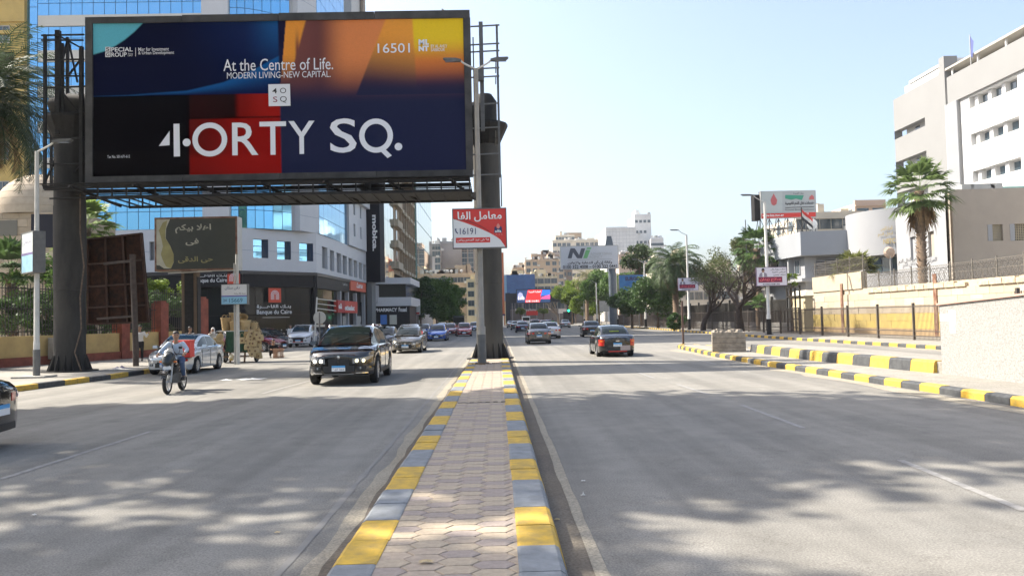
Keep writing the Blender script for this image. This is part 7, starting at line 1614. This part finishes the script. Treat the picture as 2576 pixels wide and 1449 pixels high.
for (s0, s1, fc, o_) in ((am+1.3, aj-.2, Fh_, .0), (aw0-3.3, aw0-1.3, Fj, .25)):
    for k in range(int((s1-s0)/.16)): g = MB(); a = s0+k*.16; fc.box(g, a, a+.09, .15, (zgb if fc is Fj else zgb-1.0), o_, o_+.10); g.build('rib', mat('rib_grey', (.42, .43, .44), .7), hs, world=True)
for r in rr_:
    n_ = int((aw1-aw0)/1.9)
    for k in range(n_):
        a = aw0+1.4+k*1.9; place(Fj, bmesh_box('window', .75, r[1]-r[0]-.25, .05, m_win), hs, a, r[0]+.1, -.64)
        g = MB(); Fj.box(g, a-1.05, a-.55, r[0]+.02, r[1]-.02, -.69, -.3); g.build('window_pier', m_h1, hs, world=True)
g = MB(); prism(g, [(XH-.3, 96-aj+3), (XH+6, 96-aj+3), (XH+6, 41), (XH-.3, 41)], zr+1.2, zr+1.4); g.build('roof_canopy', mat('roof_beige', (.40, .37, .32), .8), hs, world=True)
g = MB()
for y_ in range(42, 76, 4): g.bar((XH, y_, zr), (XH, y_, zr+1.2), .15)
g.build('canopy_posts', m_h1, hs, world=True)
qf = Fj.p(aj+2.6, zr, -.5); T = thing('flagpole', 'small flag on a short pole on the hospital roof', 'flagpole', qf); g = MB(); g.bar((0, 0, 0), (0, 0, 3.2), .07); g.build('pole', M('galv'), T); g = MB(); g.add([(0, 0, 3.1), (.02, -.5, 2.4), (0, -.25, .9), (0, 0, 1.2)], [(0, 1, 2, 3)]); g.build('flag', mat('flag_blue', (.08, .10, .25), .8), T)
# roofscape behind
block('white flat roofed clinic building behind the red trimmed billboard', 2010, 543, 2182, 92, 12, s_crm, 1, 6, 1.3, 1.2, vb=590, clutter=1, fr=False)
block('pinkish clinic roof block left of the hospital', 2158, 512, 2236, 104, 10, s_pnk, 1, 2, 1.6, 1.2, vb=560, clutter=0, fr=False)
# blood bank roof billboard
YR_ = 74.; rb = thing('billboard', 'grey clinic billboard with red footer on a roof scaffold', 'billboard', (P(1975, 590, YR_).x, YR_, ztp)); l = rb.location; q = anchor_rect(1914, 480, 2053, 549, YR_, rb); m_rg = mat('roof_grey', (.40, .42, .41), .6)
box_sign(rb, *q, 0, .3, m_rg, M('galv'), .04)
wpoly('red_footer', [(1915, 549.5), (2052, 545), (2052, 534), (1915, 538)], YR_, m_red, rb, off=.02); wtext('www.bts.gov.eg', 1917, 539, 1971, 547, YR_, M('text_white'), rb, off=.04, bold=.02); wtext('19447', 2015, 536, 2034, 544, YR_, M('text_white'), rb, off=.04, bold=.02)
wpoly('pale_field', [(1917, 536), (1968, 534.5), (1968, 482), (1917, 482)], YR_, mat('pale_field', (.44, .47, .45), .6), rb, off=.015); wpoly('blood_drop', [(1938, 504), (1941, 515), (1947, 518), (1953, 514), (1955, 504), (1951, 497), (1946, 487), (1941, 497)], YR_, mat('drop_red', (.50, .12, .12), .5), rb, off=.03)
wpoly('green_shape', [(1975, 500), (1990, 503), (2003, 500), (2017, 504), (2022, 492), (1975, 491)], YR_, mat('clinic_green', (.04, .28, .18), .5), rb, off=.03); wtext('وزارة الصحة', 1995, 484, 2021, 490, YR_, M('text_black'), rb, off=.03, ar=True)
wtext('خدمات نقل الدم القومية', 1975, 507, 2047, 518, YR_, M('text_black'), rb, off=.03, ar=True, bold=.03); wpoly('rule', [(1975, 523.5), (2047, 521.5), (2047, 520), (1975, 522)], YR_, M('text_black'), rb, off=.03)
wtext('National Blood Transfusion', 1975, 525, 2047, 530, YR_, M('steel_grey'), rb, off=.03); wpoly('red_badge', [(2035, 503), (2048, 502), (2047, 495), (2042, 490), (2036, 496)], YR_, M('drop_red'), rb, off=.03)
q2 = anchor_rect(1898, 490, 1913, 554, YR_+.3, rb); g = MB(); g.box(q2[0], q2[1], .3, 1.3, q2[2], q2[3]); g.build('side_panel', M('steel_dark'), rb)
g = MB(); zl = -.05
for k in range(7):
    x_ = q[0]+(q[1]-q[0])*k/6; g.bar((x_, .4, zl), (x_, .4, q[3]), .08); g.bar((x_, 2.2, zl), (x_, .4, q[2]+1.0), .06)
    if k < 6: x2 = q[0]+(q[1]-q[0])*(k+1)/6; g.bar((x_, .35, zl), (x2, .35, q[2]), .05); g.bar((x2, .35, zl), (x_, .35, q[2]), .05)
g.bar((q[0], .4, q[2]*.5), (q[1], .4, q[2]*.5), .06); g.build('scaffold', M('steel_grey'), rb)
T = thing('roof_pergola', 'thin steel frame canopy on the clinic roof left of the billboard', 'frame', (P(1900, 620, 76).x, 76, ztp)); g = MB(); z = P(1900, 583, 76).z-ztp
for dx in (-.9, .4, 1.6, 2.9): g.bar((dx, 0, -2), (dx, 0, z+ (1.2 if dx < -.8 else 0)), .07)
g.bar((-1.1, 0, z), (4, 0, z+.4), .10); g.bar((-1.1, 1.8, z), (4, 1.8, z+.4), .10); g.build('frame', M('steel_grey'), T)
fp = P(2018, 583, 70); T = thing('flagpole', 'red white and black flag hanging on a pole before the roof billboard', 'flagpole', (fp.x, 70, fp.z)); h = P(2018, 522, 70).z-fp.z; g = MB(); g.bar((0, 0, 0), (0, 0, h), .06); g.build('pole', M('steel_dark'), T)
for i, m_ in enumerate(('red', 'pole_white', 'text_black')):
    g = MB(); V = []
    for j in range(7): t = j/6; V += [(1.0*t, .08*sin(t*6), h-.1-t*1.0-i*.32), (1.0*t, .08*sin(t*6), h-.1-t*1.0-(i+1)*.32+.05*t)]
    g.add(V, [(2*j, 2*j+1, 2*j+3, 2*j+2) for j in range(6)]); g.build('flag_stripe', M(m_), T)
T = thing('satellite_dish', 'white satellite dish on the clinic roof edge', 'dish', (P(2047, 600, 70).x, 70, ztp)); g = MB(); g.lathe([(0, 0), (.35, .1), (.5, .22)], (0, 0, .9), 14, ax='y'); g.build('dish', M('white'), T); g = MB(); g.bar((0, .1, 0), (0, .1, .9), .06); g.build('mount', M('galv'), T)
T = thing('satellite_dish', 'orange brown satellite dish behind the razor wire by the palm', 'dish', (P(2240, 620, 54).x, 54, .15)); zz = P(2238, 635, 54).z-.15; g = MB(); g.lathe([(0, 0), (.3, .08), (.42, .2)], (0, 0, zz), 14, ax='y'); g.build('dish', s_pnk, T); g = MB(); g.bar((0, .1, 0), (0, .1, zz), .06); g.build('mount', M('galv'), T)

# planter and parapet
a = G(1840, 886, .15); pl_ = thing('planter', 'big square concrete planter filled with rubble on the traffic island', 'planter', (a.x+.1, a.y+.75, .15), radians(-14)); mpl = mat('rough_concrete', (.27, .235, .19), .95, var=.28, scale=5, bump=.9)
g = MB(); g.box(-.70, .70, -.70, .70, 0, .86, tw=.985, tl=.985); g.build('tub', mpl, pl_); g = MB()
for k in range(3): g.box(-.705, .705, -.71, -.70, .2+.2*k, .21+.2*k)
g.build('board_marks', M('brown_iron'), pl_); g = MB()
for k in range(46): x_, y_, s = RN.uniform(-.6, .6), RN.uniform(-.6, .6), RN.uniform(.05, .13); g.box(x_-s, x_+s, y_-s, y_+s*.8, .84, .86+s*RN.uniform(.6, 1.2), rz=RN.uniform(0, 3), tw=.6, tl=.6)
tag(g.build('rubble', mpl, pl_), kind='stuff')
pw2 = thing('parapet_wall', 'bright speckled white parapet wall with pink coping at the right edge', 'wall', (11.6, 8, .15)); m_tz = mat('terrazzo', (.66, .64, .59), .85); nt = m_tz.node_tree; b = nt.nodes['Principled BSDF']; tc = nt.nodes.new('ShaderNodeTexCoord')
vo = nt.nodes.new('ShaderNodeTexNoise'); vo.inputs['Scale'].default_value = 26; vo.inputs['Detail'].default_value = 3; vo.inputs['Roughness'].default_value = .8; cr = nt.nodes.new('ShaderNodeValToRGB'); e = cr.color_ramp.elements; e[0].position = .38; e[0].color = (.21, .207, .195, 1); e[1].position = .56; e[1].color = (.32, .315, .30, 1)
nt.links.new(tc.outputs['Object'], vo.inputs['Vector']); nt.links.new(vo.outputs[0], cr.inputs[0]); nt.links.new(cr.outputs[0], b.inputs['Base Color'])
ya, yb2 = 19.75, -8.; g = MB(); X0, X1 = 11.38, 11.75; za = 1.90; zf = lambda y: 1.90+(19.75-y)*.047
g.add([(X0, ya, .14), (X1, ya, .14), (X1, yb2, .14), (X0, yb2, .14), (X0, ya, zf(ya)), (X1, ya, zf(ya)), (X1, yb2, zf(yb2)), (X0, yb2, zf(yb2))], [(0, 1, 2, 3), (7, 6, 5, 4), (0, 4, 5, 1), (1, 5, 6, 2), (2, 6, 7, 3), (3, 7, 4, 0)]); g.build('wall_slab', m_tz, pw2, world=True)
g = MB(); g.add([(X0-.05, ya+.05, zf(ya)+.003), (X1+.05, ya+.05, zf(ya)+.003), (X1+.05, yb2, zf(yb2)+.003), (X0-.05, yb2, zf(yb2)+.003), (X0-.05, ya+.05, zf(ya)+.05), (X1+.05, ya+.05, zf(ya)+.05), (X1+.05, yb2, zf(yb2)+.05), (X0-.05, yb2, zf(yb2)+.05)], [(0, 1, 2, 3), (7, 6, 5, 4), (0, 4, 5, 1), (1, 5, 6, 2), (2, 6, 7, 3), (3, 7, 4, 0)]); g.build('coping', mat('pink_coping', (.52, .30, .24), .8), pw2, world=True)
Fpp = Fc((X0, ya), (X0, yb2)); g = MB()
for (u0, v0, u1, v1, m_) in ((2388, 781, 2404, 816, 'text_white'), (2390, 817, 2404, 838, 'pale_poster'), (2365, 790, 2385, 808, 'text_white')):
    q = opx(Fpp, u0, v0, u1, v1); g = MB(); Fpp.box(g, q[0], q[1], q[2], q[3], 0, .006); g.build('paper_notice', M(m_), pw2, world=True)
g = MB(); q = opx(Fpp, 2391, 818, 2403, 829); Fpp.box(g, q[0], q[1], q[2], q[3], .008, .012); g.build('blue_print', M('sky_blue'), pw2, world=True)
pr_ = thing('parapet_railing', 'thin dark picket railing showing above the white parapet', 'railing', (13.2, 10, .3)); g = MB(); y_ = 19.5
while y_ > -6: g.bar((13.2, y_, .3), (13.2, y_, zf(y_)+.30), .02); y_ -= .12
g.bar((13.2, 19.6, zf(19.6)+.2), (13.2, -6, zf(-6)+.2), .04); g.build('pickets', mi_, pr_, world=True)
for y_ in (19.4, 15.4, 11.4): g = MB(); g.bar((13.2, y_, .3), (13.2, y_, zf(y_)+.38), .08); g.build('post', mi_, pr_, world=True)
# ================================================================== TREES AND PALMS
lm_date = leafmat('frond_date', (.10, .14, .07), (.018, .030, .014), .25, 3); lm_fan = leafmat('frond_fan', (.10, .17, .05), (.05, .09, .03), .35, 3); lm_dead = mat('frond_dead', (.22, .14, .07), .9, var=.3, scale=4)
lm_green = leafmat('leaf_green', (.14, .24, .05), (.06, .115, .028), .4, 1.0); lm_dark = leafmat('leaf_dark', (.09, .16, .045), (.034, .07, .022), .3, 1.0); lm_light = leafmat('leaf_light', (.22, .30, .04), (.09, .14, .025), .45, .8); lm_olive = leafmat('leaf_olive', (.15, .17, .07), (.07, .085, .035), .35, 1.0)
def leaves(name, C_, R_, n, size, m, par, asp=1.6):
    """n leaf blades scattered round the clump centres C_ (k,3) with radii R_"""
    C_ = np.asarray(C_); k = NR.integers(0, len(C_), n); R_ = np.asarray(R_)[k]
    d = NR.normal(size=(n, 3)); d /= np.linalg.norm(d, axis=1)[:, None]; rad = NR.random(n)**.45
    p = C_[k]+d*(R_*rad)[:, None]*np.array([1, 1, .8])
    a = NR.normal(size=(n, 3)); a[:, 2] *= .6; a /= np.linalg.norm(a, axis=1)[:, None]; b = np.cross(a, NR.normal(size=(n, 3))); b /= np.linalg.norm(b, axis=1)[:, None]
    s = (size*NR.uniform(.6, 1.3, n))[:, None]; a *= s*asp; b *= s*.5
    V = np.stack([p-a*.5, p+b, p+a*.5, p-b], 1).reshape(-1, 3); F = np.arange(4*n).reshape(n, 4)
    return npmesh(name, V, F, m, par)
def tree(label, x, y, h, crown_z, rx, rz, m, n=9000, size=.22, clumps=26, trunk=.16, cr=.34, name='tree', group=None, z=.15, hollow=.45, ry=None, cat='tree', bend=0, limbs=9):
    T = thing(name, label, cat, (x, y, z), 0, group); ry = ry or rx; C_ = []; R_ = []
    for i in range(clumps):
        while True:
            d = Vector((RN.uniform(-1, 1), RN.uniform(-1, 1), RN.uniform(-1, 1)))
            if hollow < d.length < 1: break
        C_.append((d.x*rx*.82+bend, d.y*ry*.82, crown_z+d.z*rz*.82)); R_.append(RN.uniform(.7, 1.25)*cr*rx)
    leaves('crown', C_, R_, n, size, m, T)
    b = MB(); top = Vector((bend*.7, 0, crown_z-rz*.35)); b.tube([(0, 0, -.1), (bend*.1+.03*h*.1, 0, h*.12), (bend*.4, .05, h*.3), top], [trunk*1.35, trunk, trunk*.85, trunk*.6], 10)
    for i in range(min(limbs, clumps)):
        c = Vector(C_[i]); s = Vector((bend*.4, .05, h*.3)).lerp(top, RN.uniform(.2, 1)); mid = s.lerp(c, .5)+Vector((0, 0, -.08*h*RN.random())); b.tube([s, mid, c], [trunk*.5, trunk*.3, trunk*.1], 6)
    b.build('trunk', M('bark'), T, smooth=True); return T
def frond_pts(az, el, L, droop, n=9):
    pts = []; p = Vector((0, 0, 0)); e = el
    for i in range(n+1):
        pts.append(p.copy()); d = Vector((cos(az)*cos(e), sin(az)*cos(e), sin(e))); p = p+d*L/n; e -= droop/n*(.5+i/n)
    return pts
def date_palm(label, x, y, zc, L=3.6, n=60, trunk=.28, m=lm_date, z=.15, stemlean=0, name='palm_tree', leaflets=34, wid=.035, droop=1.5, dead=8, grp=None, ll=.55):
    T = thing(name, label, 'palm tree', (x, y, z), 0, grp); top = Vector((stemlean, 0, zc-z))
    for kind in (0, 1):
        V = []; F = []; cnt_ = n if kind == 0 else dead
        for i in range(cnt_):
            az = i*2.399+RN.uniform(-.2, .2); el = (1.45-2.0*((i+.5)/cnt_)**.85) if kind == 0 else RN.uniform(-1.2, -.7); Li = L*RN.uniform(.85, 1.08)*(1 if kind == 0 else .7); pts = frond_pts(az, el, Li, droop*RN.uniform(.8, 1.2)+.3, 10)
            side = Vector((-sin(az), cos(az), 0))
            for a, b in zip(pts, pts[1:]):
                o = len(V); w = .022; V += [top+a-side*w, top+a+side*w, top+b+side*w*.8, top+b-side*w*.8]; F.append((o, o+1, o+2, o+3))
            for j in range(leaflets):
                t = .14+.86*j/leaflets; q = t*10; k = min(int(q), 9); c = pts[k].lerp(pts[k+1], q-k); d = (pts[k+1]-pts[k]).normalized(); ln = ll*L/3.6*(sin(pi*min(1, t*.9+.12))**.6+.15)*RN.uniform(.8, 1.1)
                for s in (-1, 1):
                    up = side.cross(d)*(-.25 if kind else RN.uniform(-.1, .35)); dd = (side*s*.8+d*.75+up).normalized(); tip = c+dd*ln+Vector((0, 0, -ln*.18)); wv = d*wid
                    o = len(V); V += [top+c-wv*.4, top+c+wv*.6, top+c.lerp(tip, .6)+wv*.5, top+tip]; F.append((o, o+1, o+2, o+3))
        npmesh('fronds' if kind == 0 else 'dead_fronds', np.array([tuple(v) for v in V]), F, m if kind == 0 else lm_dead, T)
    b = MB(); N_ = int((zc-z)/.3); pts = []; rr = []
    for i in range(N_+1): t = i/N_; pts += [(stemlean*t*t, 0, (zc-z)*t), (stemlean*t*t, 0, (zc-z)*t+.02)]; rr += [trunk*(1.1-.15*t)*1.12, trunk*(1.1-.15*t)*.92]
    b.tube(pts, rr, 10); b.build('trunk', M('palm_bark'), T, smooth=2); return T
def fan_palm(label, x, y, zc, R_=1.15, n=38, pet=1.1, trunk=.26, m=lm_fan, skirt=0, z=.15, blades=22, name='palm_tree', lean=0., low=-1.1, shag=True):
    T = thing(name, label, 'palm tree', (x, y, z), 0, None); top = Vector((lean, 0, zc-z))
    def fans(nm, cnt_, els, mm, pe, RR, drp):
        V = []; F = []
        for i in range(cnt_):
            az = i*2.399+RN.uniform(-.25, .25); el = els(i/cnt_)+RN.uniform(-.12, .12); d = Vector((cos(az)*cos(el), sin(az)*cos(el), sin(el))); side = Vector((-sin(az), cos(az), 0)); upv = side.cross(d)*-1
            hub = d*pe*RN.uniform(.8, 1.15)+Vector((0, 0, -.08)); o = len(V); V += [top-side*.02, top+side*.02, top+hub+side*.015, top+hub-side*.015]; F.append((o, o+1, o+2, o+3))
            for j in range(blades):
                t = -1.25+2.5*j/(blades-1); bd = (d*cos(t)+side*sin(t)).normalized(); ln = RR*(1-.18*abs(t))*RN.uniform(.85, 1.08); fold = upv*(.12*cos(t*9)); mid = hub+bd*ln*.55+fold*.4; tip = hub+bd*ln+Vector((0, 0, -ln*drp*RN.uniform(.6, 1.4))); wv = d.cross(bd)
                pv = (side*cos(t)-d*sin(t))*RR*.055; o = len(V); V += [top+hub, top+mid-pv, top+tip, top+mid+pv]; F.append((o, o+1, o+2, o+3))
        npmesh(nm, np.array([tuple(v) for v in V]), F, mm, T)
    fans('fronds', n, lambda t: 1.35+(low-1.35)*t**.9, m, pet, R_, .25)
    if skirt: fans('dead_fronds', skirt, lambda t: -1.2-.3*t, lm_dead, pet*.9, R_, .5)
    b = MB(); H = zc-z; N_ = max(3, int(H/.25)); pts = []; rr = []
    for i in range(N_+1): t = i/N_; pts += [(lean*t*t, 0, H*t), (lean*t*t, 0, H*t+.03)]; rr += [trunk*(1.05+.1*(t < .1))*1.15, trunk*.92]
    b.tube(pts, rr, 11)
    if shag:
        for i in range(110): t = RN.uniform(.4, 1); a = RN.uniform(0, 2*pi); c = Vector((lean*t*t+trunk*cos(a)*.95, trunk*sin(a)*.95, H*t)); b.bar(c, c+Vector((cos(a)*.16, sin(a)*.16, .2)), .05, .02)
    b.build('trunk', M('palm_bark'), T, smooth=2); return T
def bare_tree(label, x, y, h, spread, m=None, z=.15, depth=6, r0=.3, leaf=None, nl=0, seed=1):
    T = thing('bare_tree', label, 'tree', (x, y, z)); rn = random.Random(seed); b = MB(); tw = MB(); tips = []
    def grow(p, d, L, r, k):
        n = 3; pts = [p]; q = p
        for i in range(n): d = (d+Vector((rn.uniform(-.28, .28), rn.uniform(-.28, .28), rn.uniform(-.12, .16)))).normalized(); q = q+d*L/n; pts.append(q)
        (b if k < 4 else tw).tube(pts, [r, r*.9, r*.8, r*.68], 8 if k < 3 else (5 if k < 5 else 3), cap=False)
        if k >= depth: tips.append(q); return
        for j in range(rn.choice([2, 3]) if k > 0 else 4):
            a = rn.uniform(0, 2*pi); sp_ = rn.uniform(.45, 1.0)*spread; nd = (d+Vector((cos(a)*sp_, sin(a)*sp_, rn.uniform(-.25, .35)))).normalized(); grow(q, nd, L*rn.uniform(.62, .86), r*rn.uniform(.44, .62), k+1)
    grow(Vector((0, 0, -.1)), Vector((.06, 0, 1)), h*.30, r0, 0); mm = m or mat('bark_dark', (.065, .048, .038), .95, var=.35, scale=8, bump=.8)
    b.build('trunk', mm, T, smooth=2); tag(tw.build('twigs', mm, T), kind='stuff')
    if nl: leaves('leaves', [tuple(t) for t in tips], [.35]*len(tips), nl, .10, leaf or lm_olive, T)
    return T
# right side, near to far
q = P(2312, 482, 50); fan_palm('tall fan palm behind the cream wall before the white clinic wing', q.x, 50, q.z, 1.30, 38, 1.35, .27, leafmat('frond_washington', (.19, .26, .09), (.075, .12, .04), .45, 3), blades=20, skirt=4, low=-.75)
q = P(2152, 668, 60); fan_palm('low palm with feathery yellow green leaves behind the razor wire', q.x, 60, q.z-.7, 1.5, 26, 1.0, .25, leafmat('frond_pale', (.24, .25, .08), (.12, .14, .05), .4, 3), blades=22, low=.1, shag=False)
q = P(1903, 632, 75); fan_palm('fan palm beside the clinic corner behind the nearest lamp post', q.x, 75, q.z+.2, 1.5, 34, 1.4, .32, skirt=12)
tree('rounded olive tree behind the clinic palm', P(1872, 640, 86).x, 86, 7.8, P(1870, 632, 86).z-.15, 2.2, 1.6, lm_olive, 5000, .16, 18)
bare_tree('dark leafless tree with twisting limbs beside the planter', 20.75, 66, 7.9, 1.0, r0=.38, leaf=lm_green, nl=260, seed=4, depth=7)
bare_tree('second leafless tree left of the twisted one', P(1768, 800, 80).x, 80, 6.6, .9, r0=.32, leaf=lm_olive, nl=2600, seed=9, depth=7)
tree('thin grey green tree right of the second lamp post', P(1785, 800, 92).x+1, 93, 9, P(1780, 690, 92).z-.15, 3.3, 3.3, lm_olive, 4200, .15, 30, trunk=.2, hollow=.2, cr=.3)
q = P(1697, 668, 92); date_palm('big date palm with drooping crown at the right railing', q.x, 92, q.z, 4.6, 64, .34, leafmat('frond_right', (.12, .17, .07), (.04, .065, .03), .3, 3), leaflets=30, wid=.10, dead=26, droop=1.9, ll=.7)
tree('low dark bush at the foot of the big date palm', P(1697, 800, 88).x, 88, 2.2, 1.0, 1.5, 1.0, lm_dark, 2600, .16, 12, trunk=.1, name='bush', cat='bush')
tree('dark leafy tree left of the big date palm', P(1655, 800, 102).x, 102, 8, P(1650, 740, 102).z-.15, 3.8, 2.9, lm_dark, 9000, .22, 26)
tree('dark tree hiding the foot of the blue billboard', P(1590, 800, 110).x, 110, 7, P(1590, 757, 110).z-.15, 3.3, 1.6, lm_dark, 6500, .22, 22)
tree('tall sparse tree above the blue billboard', P(1612, 800, 122).x, 122, 13, P(1612, 655, 122).z-.15, 3.2, 2.9, leafmat('leaf_mid', (.085, .13, .045), (.04, .065, .025), .35, 1.), 4200, .24, 34, trunk=.2, hollow=.25, cr=.26)
tree('dense tree behind the agency billboard post', P(1562, 800, 152).x, 152, 12, P(1552, 722, 152).z-.15, 4.2, 3.8, lm_green, 8000, .28, 26)
tree('broad green tree left of the agency billboard post', P(1507, 800, 172).x, 172, 12, P(1508, 725, 172).z-.15, 4.9, 4.4, lm_green, 9000, .3, 26)
q = P(1475, 700, 178); date_palm('date palm with pale fronds rising from the light green trees', q.x, 178, q.z, 4.2, 44, .40, leafmat('frond_dusty', (.26, .24, .12), (.14, .14, .07), .3, 3), leaflets=20, wid=.09, droop=1.7, ll=.8)
tree('bright yellow green tree nearest the far junction', P(1440, 800, 196).x, 196, 11, P(1438, 735, 196).z-.15, 4.6, 3.6, lm_light, 9000, .3, 26)
tree('second bright green tree beside the yellow green one', P(1478, 800, 190).x, 190, 8, P(1476, 765, 190).z-.15, 4.2, 3.2, lm_light, 7000, .3, 22)
bare_tree('bare brown tree left of the bright trees at the junction', P(1405, 800, 210).x, 210, 9, 1.0, m=mat('bark_pale', (.20, .16, .12), .9), r0=.3, seed=12, depth=5, leaf=lm_olive, nl=500)
tree('green young tree beside the clinic sign of the nearest lamp post', P(1998, 800, 64.5).x, 64.8, 4.6, P(1998, 705, 64).z-.15, .9, 1.1, lm_light, 320, .16, 8, trunk=.05, hollow=.2)
q = P(1905, 752, 72); fan_palm('low broad leaved plant behind the railing near the clinic', q.x, 72, q.z-.9, 1.0, 16, 1.0, .18, lm_fan, blades=12, low=.2, shag=False, name='shrub')['category'] = 'shrub'
for i, (u, w, lab) in enumerate(((1311, 17, 'flat topped clipped tree left of the red banner'), (1367, 16, 'flat topped clipped tree behind the white van'), (1448, 15, 'mushroom shaped clipped tree by the traffic light'))):
    tree(lab, P(u, 800, 222).x, 222, 3.6, P(u, 783, 222).z, w*222/1946*.95, .75, lm_light, 2600, .22, 16, trunk=.18, z=0, group='clipped trees at the far junction', hollow=.1)
# left side
tree('dark dense street tree in front of the turquoise building', P(1058, 800, 126).x, 126, 9, P(1060, 752, 126).z, 3.0, 4.2, lm_dark, 12000, .24, 28, z=.0)
tree('large green street tree right of the dark one', P(1098, 800, 142).x, 142, 10, P(1096, 755, 142).z, 4.3, 4.9, lm_green, 17000, .26, 44, z=0)
tree('wide green street tree nearest the median column', P(1130, 800, 160).x, 160, 10, P(1128, 760, 160).z, 4.2, 4.8, lm_green, 15000, .28, 44, z=0)
q = P(-40, 262, 33); date_palm('big date palm with grey green fronds at the left edge', q.x, 33, q.z, 4.5, 110, .34, leaflets=36, wid=.055, dead=12, droop=1.25, ll=.62)
q = P(216, 572, 44); fan_palm('bright fan palm behind the left billboard column', q.x, 44, q.z, 1.25, 34, 1.0, .25, leafmat('frond_bright', (.22, .30, .08), (.10, .16, .04), .45, 3))
q = P(30, 668, 41); fan_palm('fan palm spreading in front of the domed building', q.x, 41, q.z-.4, 1.3, 30, 1.3, .25, lm_fan, low=-.3)
for i, (u, v, Y, rx, rz_, m_, n_, lab) in enumerate(((120, 740, 39.5, 1.9, 1.7, lm_green, 5200, 'leafy green shrub climbing over the fence beside the left column'), (60, 800, 38, 1.3, .9, lm_dark, 2600, 'dark creeper behind the iron bars at the far left'), (170, 800, 40.5, 1.2, 1.1, lm_dark, 2800, 'dark bush behind the fence near the left column'),
        (412, 742, 52, 1.5, .7, lm_light, 3200, 'bright yellow green bush behind the red pillars'), (385, 790, 48, 1.6, 1.3, lm_dark, 3600, 'dark creeper on the bars between the red pillars'), (255, 790, 43.5, 1.0, 1.3, lm_dark, 1500, 'sparse bush behind the rusty sign'))):
    q = P(u, v, Y); T = thing('shrub', lab, 'shrub', (q.x, Y, .15)); C_ = [(RN.uniform(-1, 1)*rx, RN.uniform(-1, 1)*rx*.4, q.z+RN.uniform(-1, 1)*rz_) for _ in range(22)]; leaves('foliage', C_, [rx*.32]*22, n_, .11, m_, T)
    b = MB()
    for c in C_[:9]: b.tube([(c[0]*.3, 0, 0), (c[0]*.6, c[1], c[2]*.6), c], [.04, .025, .01], 5)
    b.build('stems', M('bark'), T, smooth=2)
# loose creeper hanging on the column
b = MB(); X_ = CL[0][0]+.62; b.tube([(X_, 30.2, 7.2), (X_+.05, 30.1, 5.5), (X_+.25, 30.0, 4.2), (X_+.1, 30.0, 3.0), (X_+.2, 29.9, 1.8), (X_-.05, 29.9, .9), (X_+.25, 29.8, .2)], .025, 6); T = tag(b.build('dry_vine', M('bark'), None), 'dry vine stem hanging down beside the left billboard column', 'vine')
# tall street trees on the left pavement, outside the frame, that shade the road in front of the camera
for i, (x, y, zc_, rx, ry, rzz, n_, cl, bend, lab) in enumerate(((-16.8, 18.6, 16, 10.8, 4.7, 2.8, 23000, 68, 1.5, 'tall broad street tree on the left pavement whose shade crosses the road'), (-20.5, 10.2, 16.5, 7.5, 4.2, 3.0, 5600, 30, 1.0, 'tall street tree nearest the camera on the left pavement'), (-21, 22.0, 17, 6.5, 3.2, 2.6, 9000, 30, -2, 'slender tall street tree further along the left pavement'))):
    tree(lab, x, y, 18, zc_, rx, rzz, lm_green, n_, .34, cl, trunk=.38, ry=ry, hollow=.0, cr=.26, bend=bend, limbs=14, group='tall street trees on the left pavement')

# ================================================================== AIR
hz_ = MB(); hz_.box(-905, 905, -905, 1105, -1.03, 50.5)
mh_ = bpy.data.materials.new('air'); mh_.use_nodes = True; n_ = mh_.node_tree.nodes; n_.remove(n_['Principled BSDF']); pv_ = n_.new('ShaderNodeVolumePrincipled'); pv_.inputs['Color'].default_value = (.93, .95, 1, 1); pv_.inputs['Density'].default_value = .00022; pv_.inputs['Anisotropy'].default_value = .3
mh_.node_tree.links.new(pv_.outputs[0], n_['Material Output'].inputs['Volume'])
tag(hz_.build('haze', mh_), kind='stuff')
